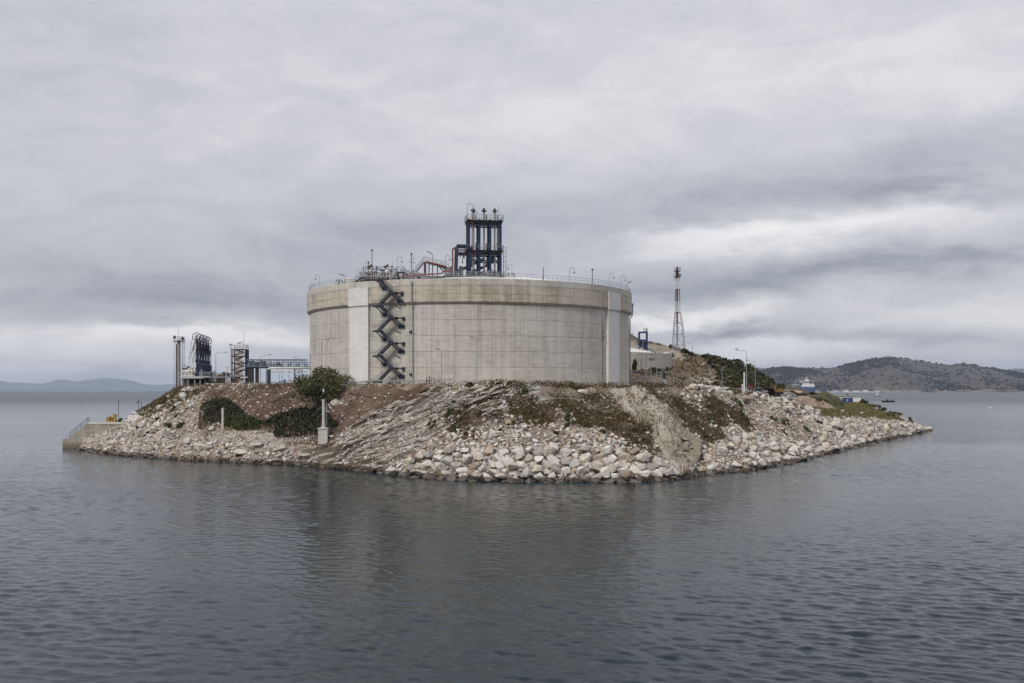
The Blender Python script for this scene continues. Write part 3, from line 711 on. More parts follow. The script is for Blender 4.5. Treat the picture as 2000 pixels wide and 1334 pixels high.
lone(1426, 776, 26, 'pinkish white boulder third along the ridge on the rim', sq=.9, mesh=8)
nA_ = place_boulders(zA, 140, 5200, .62, 1.32, 1, (800, 860, 920, 980, 1040, 1100, 1160, 1220, 1275), ('at the left end under the long ledge', 'under the lower ledge', 'under the brown hollow', 'below the two grey rock strips', 'below the level pale pipe', 'under the middle of the tank', 'below the brown heath', 'below the right buttress', 'left of the bare rock slab', 'touching the foot of the bare slab'), ('at the waterline', 'midway up the heap', 'on top of the heap'), (1.5, 2.9), 'boulders heaped along the waterline below the tank', .74)
nA2_ = place_boulders(zA2, 56, 1800, .50, 1.1, 3, (1410, 1450, 1490, 1530, 1560), ('beside the bare rock slab', 'a little right of the slab', 'below the brown right heath', 'below the green tufts', 'under the tan slope', 'at the right end of the heap'), ('at the waterline', 'midway up the right heap', 'on top of the right heap'), (1.4, 3.2), 'boulders heaped right of the rock slab', .76)
nB_ = place_boulders(zB, 40, 1600, .65, 1.15, 5, (1400, 1450, 1500, 1540, 1575), ('near the three big rim boulders', 'below the guardrail', 'below the two lamps', 'in front of the excavator', 'below the tan earth bank', 'at its grassy lower end'), ('low on the ridge', 'in the ridge', 'on the crest of the ridge'), (10.5, 13.0), 'boulders in the ridge above the right slope', .72)
nC_ = place_boulders(zC_, 52, 2200, .70, 1.3, 7, (1630, 1665, 1700, 1735, 1770), ('below the end of the boulder ridge', 'below the blue container', 'under the middle of the terrace', 'under the right part of the terrace', 'near the tip of the point', 'at the very tip of the point'), ('at the waterline', 'in the armour slope', 'just under the grass'), (1.5, 4.0), 'boulders armouring the right point', .72)
nD_ = place_boulders(zD, 20, 300, .7, 1.3, 9, (230, 290, 350, 430, 520), ('beside the pier', 'left of the dry skyline scrub', 'below the jetty tower', 'below the wooden stake', 'below the low green shrub', 'left of the beacon'), ('low on the left shore', 'midway up the left bank', 'high on the left bank'), (2.5, 6.5), 'boulders on the left shore', 1.2)
print('boulders', nA_, nA2_, nB_, nC_, nD_)
TONES = np.array([(.46, .42, .37), (.58, .54, .49), (.66, .63, .58), (.48, .38, .29), (.36, .34, .31), (.30, .25, .20), (.40, .29, .21)])
def rubble(name, p, nn, rad, seed, label, cat, lib=ROCK_LO, sink=.2, flat=1.0):
    r = np.random.RandomState(seed); Vs, Fs, Cs = [], [], []; off = 0
    kinds = r.randint(len(lib), size=len(p))
    for kd in range(len(lib)):
        s = np.where(kinds == kd)[0]
        if not len(s): continue
        v, f = lib[kd]; n = len(s)
        a, b, c = r.uniform(-.8, .8, n), r.uniform(-.8, .8, n), r.uniform(0, 6.28, n)
        ca, sa, cb_, sb, cc, sc_ = np.cos(a), np.sin(a), np.cos(b), np.sin(b), np.cos(c), np.sin(c)
        Rm = np.stack([np.stack([cc * cb_, cc * sb * sa - sc_ * ca, cc * sb * ca + sc_ * sa], -1), np.stack([sc_ * cb_, sc_ * sb * sa + cc * ca, sc_ * sb * ca - cc * sa], -1), np.stack([-sb, cb_ * sa, cb_ * ca], -1)], 1)
        scl = rad[s][:, None] * np.stack([r.uniform(.9, 1.4, n), r.uniform(.75, 1.1, n), r.uniform(.65, 1.1, n) * flat], 1)
        vv = v[None] * scl[:, None, :]; vv = np.einsum('nij,nkj->nki', Rm, vv) + (p[s] + nn[s] * (rad[s] * (.5 - sink))[:, None])[:, None, :]
        Vs.append(vv.reshape(-1, 3)); Fs.append((f[None] + (np.arange(n) * len(v))[:, None, None] + off).reshape(-1, 3)); off += n * len(v)
        tn = TONES[r.choice(len(TONES), n, p=(.2, .25, .22, .09, .14, .06, .04))] * r.uniform(.88, 1.1, (n, 1)); Cs.append(np.repeat(tn, len(v), 0))
    ob = fast_mesh(name, np.vstack(Vs), np.vstack(Fs), M['rubble'], np.vstack(Cs)); return tag(ob, label, cat, kind='stuff')
upper = np.clip((PY + wy * .6 - 800) / 55, .12, 1); upper = np.where((PX > 680) & (PX < 1330), upper, 1)
pale = upper * np.clip(1 - m_red * .9 - m_dark * .93 - np.clip(s_slab * 1.6 - .5, 0, 1) - m_lveg * .95 - m_bench * .5 - m_ledge * .4 - m_tan * .8 - m_strip * .8 - low - lb * .45, .0, 1)
Z_A3 = [(800, 905), (850, 855), (900, 838), (1000, 815), (1130, 838), (1230, 860), (1300, 895), (1290, 905), (1080, 880), (860, 885)]
zA3 = zone(Z_A3)
zAll = np.clip(zA + zA2 + zB + zC_, 0, 1)
# middling rocks fill between the big ones
p, nn, ij = sample(15000, np.clip(zAll + zA3 * .8 + zD * .6 + pale * .12, 0, 1), 21); r_ = np.random.RandomState(22)
rad = .22 + .42 * r_.rand(len(p)) ** 1.8; o = np.argsort(-rad); p, nn, rad = p[o], nn[o], rad[o]; k_ = poisson(p, rad, .66)
rubble('rock_fill', p[k_], nn[k_], rad[k_], 23, 'smaller pale rocks filling the gaps between the boulders', 'rocks')
print('fill', len(k_))
dens = np.clip(pale * (.12 + 1.9 * np.clip(fbm(x_ * .22, y_ * .22, z_ * .22, 5, 222) * 5 - 2.0, 0, 1)) + zAll * .6, 0, 2)
p, nn, ij = sample(28000, dens, 31); r_ = np.random.RandomState(32)
rad = .10 + .34 * r_.rand(len(p)) ** 2.4
rubble('slope_rubble', p, nn, rad, 33, 'loose pale rubble strewn over the slope', 'rubble', flat=.9)
p, nn, ij = sample(4000, m_red * .55 + m_dark * .8 + m_bench * 1.2 + m_ledge * 1.0 + m_tan * 1.0, 41); r_ = np.random.RandomState(42)
rad = .07 + .34 * r_.rand(len(p)) ** 3.0
rubble('scattered_stones', p, nn, rad, 43, 'scattered pale stones on the brown earth of the slope', 'stones')
# long rock strips: strata that crop out along the slope
def strips(name, fld, wmap, n, lo, hi, wid, seed, label, tones):
    p, nn, ij = sample(n, wmap, seed); r = np.random.RandomState(seed + 1); lu = np.gradient(fld, axis=1)[ij[:, 0], ij[:, 1]][:, None]; lv = np.gradient(fld, axis=0)[ij[:, 0], ij[:, 1]][:, None]
    t = e1[ij[:, 0], ij[:, 1]] * lv - e2[ij[:, 0], ij[:, 1]] * lu; t /= np.linalg.norm(t, axis=1, keepdims=True) + 1e-9; t += nn * r.normal(size=(n, 1)) * .06 + r.normal(size=(n, 3)) * .05; t /= np.linalg.norm(t, axis=1, keepdims=True)
    b = np.cross(nn, t); b /= np.linalg.norm(b, axis=1, keepdims=True) + 1e-9; c = np.cross(t, b); Vs, Fs, Cs = [], [], []; off = 0; kinds = r.randint(len(ROCK_LO), size=n)
    L_ = lo + (hi - lo) * r.rand(n) ** 2; w_ = wid * r.uniform(.6, 1.5, n); h_ = wid * r.uniform(.5, 1.2, n)
    for kd in range(len(ROCK_LO)):
        s_ = np.where(kinds == kd)[0]; v, f = ROCK_LO[kd]
        if not len(s_): continue
        vv = p[s_][:, None] + v[None, :, 0:1] * (t[s_] * L_[s_][:, None])[:, None] + v[None, :, 1:2] * (b[s_] * w_[s_][:, None])[:, None] + v[None, :, 2:3] * (c[s_] * h_[s_][:, None])[:, None] + (nn[s_] * h_[s_][:, None] * .15)[:, None]
        Vs.append(vv.reshape(-1, 3)); Fs.append((f[None] + (np.arange(len(s_)) * len(v))[:, None, None] + off).reshape(-1, 3)); off += len(s_) * len(v)
        tn = np.array(tones)[r.randint(len(tones), size=len(s_))] * r.uniform(.85, 1.15, (len(s_), 1)); Cs.append(np.repeat(tn, len(v), 0))
    return tag(fast_mesh(name, np.vstack(Vs), np.vstack(Fs), M['rubble'], np.vstack(Cs)), label, kind='stuff')
m_lw = m_ledge * (.25 + np.clip(fbm(sl * .6, (PX - .42 * PY) * .01, 0, 3, 601) * 5 - 1.9, 0, 1.2))
strips('ledge_strata', lead, m_lw, 900, .5, 3.2, .26, 61, 'long grey strata cropping out of the slope left of the brown hollow', [(.40, .375, .33), (.46, .43, .385), (.33, .315, .285), (.37, .32, .26)])
strips('slab_ribs', sl2, np.clip(s_slab * 2 - .9, 0, 1), 70, .4, 2.4, .13, 63, 'thin ribs and flakes on the bare rock slab', [(.45, .41, .345), (.40, .365, .30), (.48, .45, .39)])
strips('grey_strips', lead, m_strip * (1 - .6 * m_dark), 120, .5, 2.2, .24, 65, 'grey rock strips between the brown heath patches', [(.36, .355, .335), (.42, .41, .385)])
# dark weedy stones along the water's edge
tide = ((G2[..., 2] > -.5) & (G2[..., 2] < .7)) * np.clip(fbm(x_ * .09, y_ * .09, 0, 3, 515) * 5 - 1.9, .08, 1.2); p, nn, ij = sample(1100, tide * 1.0, 51); r_ = np.random.RandomState(52)
rubble('tide_stones', p, nn, .25 + .65 * r_.rand(len(p)) ** 2, 53, 'dark wet stones along the tide line', 'stones', flat=.7)

# ------------------------------------------------------------------ plants
PAL_DARK = [(.030, .033, .018), (.042, .046, .024), (.056, .058, .030), (.048, .040, .024)]
PAL_GREEN = [(.040, .055, .016), (.055, .070, .020), (.070, .085, .026), (.032, .042, .016)]
PAL_OLIVE = [(.050, .056, .022), (.065, .070, .028), (.085, .088, .036), (.035, .038, .018)]
PAL_DRY = [(.20, .145, .065), (.26, .20, .10), (.14, .10, .05), (.11, .105, .045)]
PAL_HEATH = [(.075, .046, .026), (.105, .058, .030), (.050, .042, .022), (.060, .060, .022), (.13, .085, .045), (.09, .085, .03), (.14, .09, .06)]
def leaves(c, size, pal, r, elong=1.6, up=0.0):
    """one small leaf-clump quad per point"""
    n = len(c); d = r.normal(size=(n, 3)); d[:, 2] += up; d /= np.linalg.norm(d, axis=1, keepdims=True)
    e = np.cross(d, r.normal(size=(n, 3))); e /= np.linalg.norm(e, axis=1, keepdims=True) + 1e-9
    s = size * r.uniform(.6, 1.3, (n, 1)); a = d * s * elong; b = e * s
    V = np.stack([c - a * .5 - b * .3, c - a * .1 + b * .5, c + a * .6 + b * .12, c + a * .1 - b * .5], 1).reshape(-1, 3)
    F_ = np.arange(n * 4).reshape(-1, 4); pal = np.array(pal); t = pal[r.randint(len(pal), size=n)] * r.uniform(.75, 1.3, (n, 1)) * (.55 + .95 * fbm(c[:, 0] * 1.1, c[:, 1] * 1.1, c[:, 2] * 1.1, 2, 9))[:, None]
    return V, F_, np.repeat(t, 4, 0)
def crown_points(n, r, centre, rad, lobes, fill=.55, bottom=-.6):
    """points spread through uneven lobes of a crown; gaps stay between the lobes"""
    ls = []
    for _ in range(lobes):
        v = r.normal(size=3); v /= np.linalg.norm(v); v[2] = max(bottom, v[2]); ls.append((v * r.uniform(.35, .86), r.uniform(.22, .40)))
    w = np.array([q[1] ** 2.2 for q in ls]); w /= w.sum(); k = r.choice(lobes, n, p=w)
    d = r.normal(size=(n, 3)); d /= np.linalg.norm(d, axis=1, keepdims=True); u = r.rand(n, 1) ** (1 / 3.) * (1 - fill) + fill * r.uniform(.7, 1.05, (n, 1))
    c = np.array([q[0] for q in ls])[k] + d * u * np.array([q[1] for q in ls])[k][:, None]
    return c * np.array(rad) + np.array(centre)
def make_bush(name, label, px, py, wpx, hpx, pal, n, leaf, seed, cat='shrub', lobes=26, group=None, lift=.0, stem=True):
    q = hit(px, py)
    if q is None: return
    pn_ = bvh.find_nearest(q)[1]; pn_ = pn_ if pn_.z > 0 else -pn_
    s = q.y / FPX; rx = wpx * s * .5 * (1.2 if n > 1000 else 1.0); hh = hpx * s; r = np.random.RandomState(seed)
    t = thing(name, label, cat, q, 0, group)
    c = crown_points(n, r, (0, 0, hh * (.45 + lift)), (rx * .95, rx * .8, hh * .6), lobes, bottom=-.35)
    c[:, 2] = np.maximum(c[:, 2], -.15 + .2 * r.rand(n)); c[:, 2] += -(pn_.x * c[:, 0] + pn_.y * np.clip(c[:, 1], -4, 4)) / max(pn_.z, .35) * .85
    V, F_, T = leaves(c, leaf, pal, r); fast_mesh('foliage', V, F_, M['leaf'], T, parent=t)
    if stem:
        mb = MB()
        for i in range(5):
            a = r.uniform(0, 6.28); mb.tube((0, 0, -.3), (math.cos(a) * rx * .5, math.sin(a) * rx * .4, hh * .6), .07, 5, .03)
        mb.build('stem', M['bark'], t)
    return t
def make_mat_bush(name, label, cx, cy, wpx, hpx, thick, pal, n, leaf, seed):
    """low spreading shrub that follows the slope under it"""
    r = np.random.RandomState(seed); base = hit(cx, cy + hpx * .3); t = thing(name, label, 'shrub', base); ph = r.uniform(0, 6.28, 5); am = r.uniform(.03, .10, 5)
    c = []; lob = [(r.uniform(-.75, .75), r.uniform(-.75, .75), r.uniform(.18, .34)) for _ in range(26)]
    while len(c) < n:
        u, v = r.uniform(-1.1, 1.1, 2); a = math.atan2(v, u); rad = math.hypot(u, v); lim = 1 + sum(am[k] * math.sin((k + 2) * a + ph[k]) for k in range(5))
        if rad > lim: continue
        bump = max([0.0] + [1 - ((u - p_) ** 2 + (v - q_) ** 2) / s_ ** 2 for p_, q_, s_ in lob]); h_ = thick * math.sqrt(max(0, 1 - (rad / lim) ** 2)) * (.45 + .75 * max(0, bump) ** .6)
        g_ = hit(cx + u * wpx * .5, cy + 3 + v * (hpx * .5 - 5))
        if g_ is None or g_.y > base.y + 14: continue
        c.append((g_.x - base.x, g_.y - base.y, g_.z - base.z + h_ * (1 - .75 * r.rand() ** 2.2) + (.5 * r.rand() if r.rand() < .2 else 0)))
    V, F_, T = leaves(np.array(c), leaf, pal, r, 1.7); fast_mesh('foliage', V, F_, M['leaf'], T, parent=t); mb = MB()
    for i in range(7): a = r.uniform(0, 6.28); mb.tube((0, 0, -.4), (math.cos(a) * 1.6, math.sin(a) * .8, .5 * thick), .07, 5, .03)
    mb.build('stem', M['bark'], t); return t
make_mat_bush('evergreen_shrub', 'dark rounded shrub behind the green one, left of the short white post', 432, 803, 84, 48, 2.2, PAL_DARK, 4600, .26, 61)
make_mat_bush('evergreen_shrub', 'low bright green shrub just right of the short white post', 473, 827, 80, 32, 1.4, [(.045, .060, .019), (.062, .078, .023), (.036, .046, .018), (.070, .078, .028)], 4200, .22, 62)
make_mat_bush('evergreen_shrub', 'large dark spreading shrub left of the white beacon column', 588, 829, 138, 54, 2.4, PAL_DARK, 8000, .28, 63)
make_bush('dry_shrub', 'brown dry bush on the skyline of the left slope', 310, 793, 36, 18, PAL_HEATH + PAL_DRY, 1200, .2, 64)
def make_tree():
    q = hit(632, 792); s = q.y / FPX; t = thing('pine_tree', 'broad dark green tree at the left foot of the tank', 'tree', q)
    r = np.random.RandomState(70); H = (792 - 719) * s; mb = MB(); ends = []
    for i in range(9):
        a = i / 9 * 6.28 + r.uniform(-.3, .3); rr = r.uniform(.4, .95) * 4.0; e = Vector((math.cos(a) * rr, math.sin(a) * rr * .8, H * r.uniform(.45, .82)))
        m_ = e * .45 + Vector((0, 0, .5)); mb.path([(0, 0, -.4), m_ * .4 + Vector((0, 0, .3)), m_, e], [.22, .16, .11, .04], 6); ends.append(e)
    mb.build('trunk', M['bark'], t, smooth=True)
    c = crown_points(8200, r, (.0, 0, H * .60), (6.4, 5.0, H * .52), 34, fill=.35, bottom=-.5)
    c2 = crown_points(3600, r, (.3, -.6, H * .30), (6.3, 4.5, H * .32), 24, fill=.4, bottom=-.5); c = np.vstack([c, c2])
    V, F_, T = leaves(c, .24, [(.070, .082, .030), (.095, .105, .040), (.115, .118, .050), (.060, .066, .028), (.105, .088, .045), (.045, .046, .024)], r, elong=1.8); fast_mesh('crown', V, F_, M['leaf'], T, parent=t)
    return t
make_tree()
SHR = [(1086, 849, 14, 'lone green tuft among white rubble below the hose loop'), (1106, 822, 20, 'green shrub left of the brown heath below the rim'), (1108, 834, 12, 'small shrub just under another among pale rubble'),
       (1149, 834, 22, 'green shrub on the upper edge of the brown heath'), (1176, 847, 16, 'green tuft in the middle of the brown heath left of the slab'), (1242, 842, 14, 'tuft at the left edge of the bare rock slab'),
       (1376, 853, 18, 'bright green shrub on the right edge of the bare rock slab'), (1001, 830, 12, 'small green tuft in the rubble under the hoses'), (1026, 768, 20, 'green bush on the rim below the middle of the tank'),
       (845, 834, 22, 'dark green shrub at the foot of the long grey ledge'), (885, 796, 14, 'narrow green shrub at the top of the dark hollow'), (878, 812, 22, 'green shrub left of the brown hollow'),
       (885, 842, 18, 'dark shrub at the lower tip of the brown hollow'), (975, 842, 12, 'round green tuft on white rubble below the grey strip'), (937, 812, 14, 'olive tuft inside the brown hollow'), (965, 815, 14, 'green tuft between two grey rock strips'),
       (1443, 792, 22, 'green shrub below the boulder ridge on the rim'), (1446, 815, 24, 'green shrub in the middle of the right slope'), (1462, 832, 26, 'broad green shrub at the foot of the right heath'), (1536, 834, 26, 'green shrub strip on the tan right slope'),
       (1512, 823, 16, 'small shrub high on the tan right slope'), (1533, 849, 14, 'small dark shrub below the green strip on the tan slope'), (1393, 832, 14, 'tuft on the right heath near its lower edge'), (1735, 834, 14, 'dark tuft among the boulders of the right point'),
       (1778, 826, 18, 'dark bush at the end of the grassy right point'), (336, 807, 18, 'green tuft on the white rubble of the left slope'), (346, 814, 14, 'olive tuft below another on the left rubble'), (292, 848, 14, 'dark tuft low on the left shore'),
       (330, 838, 22, 'low green shrub on the left shelf'), (270, 839, 12, 'small dark tuft nearest the concrete pier'), (306, 821, 10, 'tiny dark tuft on the left rubble'), (352, 838, 20, 'low dark green shrub by the weathered wooden stake'),
       (915, 757, 18, 'green bush on the rim left of the middle hose'), (1020, 872, 8, 'tiny tuft between rubble above the boulder heap'), (1410, 812, 14, 'olive tuft on the upper right heath'), (1118, 758, 16, 'brown bush on the rim before the tank wall'),
       (1260, 862, 10, 'tuft beside the lower part of the slab'), (1576, 842, 18, 'dry tuft on the right slope under the boulder ridge'), (1642, 842, 20, 'dry bush among the armour rocks of the right point'), (1600, 828, 16, 'dark tuft at the lower end of the boulder ridge')]
for i, (a, b, w, lb_) in enumerate(SHR):
    make_bush('shrub', lb_, a, b, w, w * .62, PAL_GREEN if i % 3 else PAL_OLIVE + PAL_HEATH[:2], 260, .22, 300 + i, group='small shrubs dotted over the slopes', lobes=8, stem=False)
def cover(name, wmap, n, h, size, pal, seed, label, up=.8, elong=2.0, src=None):
    p, nn, ij = sample(n, wmap, seed); r = np.random.RandomState(seed + 1)
    c = p + nn * (h * r.rand(n, 1) ** 1.3); V, F_, T = leaves(c, size, pal, r, elong, up)
    return tag(fast_mesh(name, V, F_, M['leaf'], T), label, 'vegetation', kind='stuff')
patchy = np.clip(fbm(x_ * .35, y_ * .35, z_ * .35, 4, 444) * 4 - 1.6, 0, 1)
cover('heath_cover', (blur(m_dark, 14) + .12 * (PX > 840) * (PX < 1320) * (PY < 830)) * (.10 + patchy), 27000, .5, .17, PAL_HEATH, 400, 'brown and olive heath on the dark patches of the slope')
cover('left_scrub', m_lveg * 1.0 + zD * .10 * patchy, 9000, .6, .17, PAL_DRY + PAL_HEATH + PAL_OLIVE, 410, 'dry grass and scrub along the left skyline')
cover('sparse_weeds', m_red * patchy * 1.2 + m_ledge * patchy * .5 + m_tan * patchy * .5 + m_bench * patchy, 12000, .35, .14, PAL_HEATH + PAL_DRY[1:3] + PAL_OLIVE[:2], 420, 'sparse dry weeds on the bare earth')
area_keep = area; sel2 = (rowg > 3.93) & (rowg < 4.35); area = np.linalg.norm(np.cross(e1, e2), axis=2) * sel2 * (PXs > 330) * (PXs < 1600) * (G2[..., 1] < 330)
cover('rim_grass', (.15 + patchy) * np.clip((PXs - 860) / 60, .25, 1), 16000, .75, .15, PAL_DRY + PAL_OLIVE[:2] + PAL_HEATH, 430, 'dry grass and weeds along the rim of the flat top', up=1.6)
area = np.linalg.norm(np.cross(e1, e2), axis=2) * (low > .5) * (PXs > 1400) * (PXs < 1900)
cover('terrace_grass', .25 + patchy, 46000, .6, .26, [(.13, .12, .04), (.105, .11, .034), (.16, .13, .055), (.075, .09, .027), (.15, .11, .055)], 440, 'rough grass and low scrub covering the terrace', up=1.5)
area = area_keep

# ------------------------------------------------------------------ the big concrete tank
def rim_phi(px, r):
    k = (px - 1000) / FPX; a = math.sqrt(1 + k * k) * r
    return math.asin(max(-1, min(1, (k * TDC - TC.x) / a))) - math.atan(k)
def rim(px, r, z):
    f = rim_phi(px, r); return Vector((TC.x + r * math.sin(f), TDC - r * math.cos(f), z)), f
def roof_z(p):
    r = math.hypot(p[0] - TC.x, p[1] - TDC); return 35.1 + 5.0 * max(0, 1 - (r / 36.0) ** 2)
tank = thing('concrete_storage_tank', 'huge round concrete storage tank with a thick top band and pale buttresses', 'storage tank', (TC.x, TC.y, 15.0))
def ring_lathe(prof, n=180):
    mb = MB(); mb.lathe(prof, n); return mb
TO = (0, 0, 15.0)
mb = MB(); n = 180
prof = [(36.33, 14.0), (36.33, 31.1), (36.55, 31.1), (36.93, 31.45), (36.93, 36.0), (36.0, 36.0), (36.0, 34.9)]
vs = []
for r_, z in prof:
    for i in range(n): a = 2 * math.pi * i / n; vs.append((r_ * math.cos(a), r_ * math.sin(a), z))
fs = [(j * n + i, j * n + (i + 1) % n, (j + 1) * n + (i + 1) % n, (j + 1) * n + i) for j in range(len(prof) - 1) for i in range(n)]
mb.add(vs, fs); mb.build('wall', M['wall'], tank, TO)
mb = MB(); mb.lathe([(36.0 * math.sin(t) if False else 36.0 * t, 35.1 + 5.0 * (1 - t * t)) for t in (1, .9, .8, .65, .5, .35, .2, .02)], 96); mb.build('roof_dome', M['white'], tank, TO, smooth=True)
def arc_block(r0, r1, z0, z1, da, seg=6, gap=.035, bev=.03):
    mb = MB(); vs = []; a0, a1 = -da / 2 + gap / r1, da / 2 - gap / r1
    for i in range(seg + 1):
        a = a0 + (a1 - a0) * i / seg; s, c = math.sin(a), -math.cos(a)
        for r_, z in ((r0, z0), (r1, z0), (r1, z1), (r0, z1)): vs.append((s * r_, c * r_, z))
    fs = [(0, 1, 2, 3), tuple(seg * 4 + k for k in (3, 2, 1, 0))]
    for i in range(seg):
        for k in range(4): fs.append((i * 4 + k, i * 4 + (k + 1) % 4, i * 4 + 4 + (k + 1) % 4, i * 4 + 4 + k))
    return mb.add(vs, fs)
STEP = R(7.2)
def panel_ring(name, r0, r1, z0, z1, mat, off=0.0, gap=.035, out=0.0):
    me = None
    for i in range(-15, 16):
        f = i * STEP + off
        if f < R(-108) or f > R(108): continue
        if me is None:
            ob = arc_block(r0, r1, z0 + .03, z1 - .03, STEP, gap=gap).build(name, mat, tank, TO); me = ob.data
        else:
            ob = bpy.data.objects.new(name, me); COL.objects.link(ob); ob.parent = tank
        ob.rotation_euler = (0, 0, f); s = 1.0 + rng.uniform(-.0006, .0006); ob.scale = (s, s, 1)
zj = [14.9, 18.7, 21.8, 24.9, 28.0, 31.07]
for a, b in zip(zj, zj[1:]): panel_ring('wall_panel', 36.2, 36.40, a, b, M['wall'], R(1.1))
panel_ring('band_panel', 36.8, 37.0, 31.47, 33.0, M['band'], R(2.6)); panel_ring('band_panel', 36.8, 36.985, 33.0, 34.7, M['band'], R(2.6))
panel_ring('coping_panel', 36.8, 37.0, 34.7, 35.98, M['wall'], R(2.6), gap=.02)
for px, w in ((701, R(8.0)), (1198.5, R(8.0))):
    f = rim_phi(px, 36.8)
    b = arc_block(36.2, 36.98, 14.6, 31.12, w, gap=0).build('buttress', M['butt'], tank, TO); b.rotation_euler = (0, 0, f)
    c = arc_block(36.7, 37.22, 31.12, 34.72, w * 1.06, gap=0).build('buttress_head', M['butt'], tank, TO); c.rotation_euler = (0, 0, f)
mb = MB()      # handrail round the rim
for rr, zz in ((36.6, 37.05), (36.6, 36.55)):
    for i in range(200):
        a, b = 2 * math.pi * i / 200, 2 * math.pi * (i + 1) / 200
        mb.bar((rr * math.cos(a), rr * math.sin(a), zz), (rr * math.cos(b), rr * math.sin(b), zz), .055)
for i in range(200):
    a = 2 * math.pi * i / 200; mb.bar((36.6 * math.cos(a), 36.6 * math.sin(a), 35.98), (36.6 * math.cos(a), 36.6 * math.sin(a), 37.05), .055)
mb.build('railing', M['galv'], tank, TO)
for px, zt in ((806, 35.2), (1232.2, 33.6)):
    f = rim_phi(px, 36.6); mb = MB(); q = lambda r_, z: (r_ * math.sin(f), -r_ * math.cos(f), z)
    mb.path([q(37.15, zt), q(37.15, 31.6), q(37.1, 31.2), q(36.58, 30.4), q(36.58, 15.2)], .13, 8)
    mb.box(*q(37.15, zt), .45, .4, .5, f)
    mb.build('downpipe', M['grey'], tank, TO)
for px, py in ((802.6, 647), (802.6, 731)):
    p, f = rim(px, 36.45, ZC + (HZ - py) / FPX * 200); t = thing('wall_floodlight', 'small floodlight on the tank wall left of the downpipe, %s one' % ('upper' if py < 700 else 'lower'), 'floodlight', p, f, 'floodlights beside the downpipe')
    MB().box(0, -.22, 0, .5, .3, .42).build('lamp_head', M['black'], t); MB().bar((0, .05, -.3), (.85, .02, -.34), .06).bar((0, -.1, -.3), (0, -.15, 0), .06).build('bracket', M['grey'], t)
p, f = rim(1177, 36.5, 15.2); t = thing('lightning_conductor', 'thin dark conductor with junction boxes running up the tank wall left of the right buttress', 'conductor', p, f)
MB().tube((0, -.06, 0), (0, -.06, 14.3), .05, 6).build('rod', M['black'], t)
for z in (9.6, 10.1, 11.2): MB().box(.04, -.12, z, .24, .16, .3).build('junction_box', M['black'], t)

# zigzag staircase on the wall
fs_ = rim_phi(760, 37.0)
stair = thing('zigzag_staircase', 'dark steel zigzag staircase climbing the tank wall', 'staircase', (TC.x + 37.0 * math.sin(fs_), TDC - 37.0 * math.cos(fs_), 15.2), fs_)
def flight(parent, p, q, w=.95, mat='stair', rmat='stair', name='flight', treads=11, rail=True):
    """stair flight from p up to q (local coordinates), width along the horizontal normal"""
    p = Vector(p); q = Vector(q); d = q - p; h = Vector((d.x, d.y, 0)).normalized(); nrm = Vector((-h.y, h.x, 0)) * (w / 2)
    mb = MB()
    for s in (-1, 1): mb.bar(p + nrm * s, q + nrm * s, .1, .32)
    fl = mb.build(name, M[mat], parent)
    mb = MB()
    for i in range(1, treads): c = p.lerp(q, i / treads); mb.bar(c - nrm * .95, c + nrm * .95, .30, .05)
    mb.build('treads', M['dgrey'], fl)
    if rail:
        mb = MB(); up = Vector((0, 0, 1.05))
        for s in (-1, 1):
            mb.bar(p + nrm * s + up, q + nrm * s + up, .05); mb.bar(p + nrm * s + up * .55, q + nrm * s + up * .55, .04)
            for i in range(6): c = p.lerp(q, i / 5) + nrm * s; mb.bar(c, c + up, .045)
        mb.build('handrail', M[rmat], fl)
    return fl
HL = [16.0, 21.05, 26.0, 30.9]; HR = [18.6, 23.55, 28.5, 33.4]; XL, XR = -1.75, 1.45; YS = -1.25
zz = lambda h: h - 15.2
for k in range(4):
    flight(stair, (XL + .15, YS, zz(HL[k])), (XR - .15, YS, zz(HR[k])), rmat='dgrey')
    if k < 3: flight(stair, (XR - .1, YS - .0, zz(HR[k])), (XL + .5, YS - .0, zz(HL[k + 1])), rmat='dgrey')
flight(stair, (XR - .1, YS, zz(HR[3])), (XL + .2, YS, zz(36.0)), rmat='dgrey')
def landing(x, z, side, brackets):
    mb = MB(); w = 1.6; mb.box(x, YS, z - .07, w, 1.15, .14); mb.box(x, YS - .55, z - .2, w, .1, .34); mb.box(x, YS + .55, z - .2, w, .1, .34)
    ln = mb.build('landing', M['stair'], stair)
    mb = MB(); s = -1 if side < 0 else 1
    mb.rail([(x - w / 2, YS - .55, z), (x + w / 2, YS - .55, z)], 1.05, .025, .9)
    mb.rail([(x + s * w / 2, YS - .55, z), (x + s * w / 2, YS + .55, z)], 1.05, .025, .6)
    mb.build('landing_rail', M['galv'], ln)
    if brackets:
        low = .0 if z + 15.2 > 31 else .55
        xs = (x + .45, x + 1.2)
        for xb in xs:
            mb = MB(); mb.bar((xb - .9, YS, z - .2), (xb, low - .15, z - 1.75), .15); br = mb.build('bracket', M['black'], stair)
            MB().box(xb, low - .05, z - 1.75, .56, .16, .68).build('wall_plate', M['navy'], br)
        if side > 0:
            mb = MB(); mb.bar((x + .6, YS + .3, z - .15), (xs[1], low - .1, z - .15), .2); br = mb.build('bracket', M['black'], stair)
            MB().box(xs[1] + .05, low - .05, z - .2, .56, .16, .7).build('wall_plate', M['navy'], br)
for k in range(4):
    landing(XL - .1, zz(HL[k]), -1, k > 0); landing(XR + .25, zz(HR[k]), 1, True)
landing(XL + .1, zz(36.02), -1, True)
for k in range(4):
    z = zz(HR[k]) - 2.9; MB().bar((XR - .4, .35, z + .5), (XR + .9, .35, z), .1).build('cable_bracket', M['black'], stair)

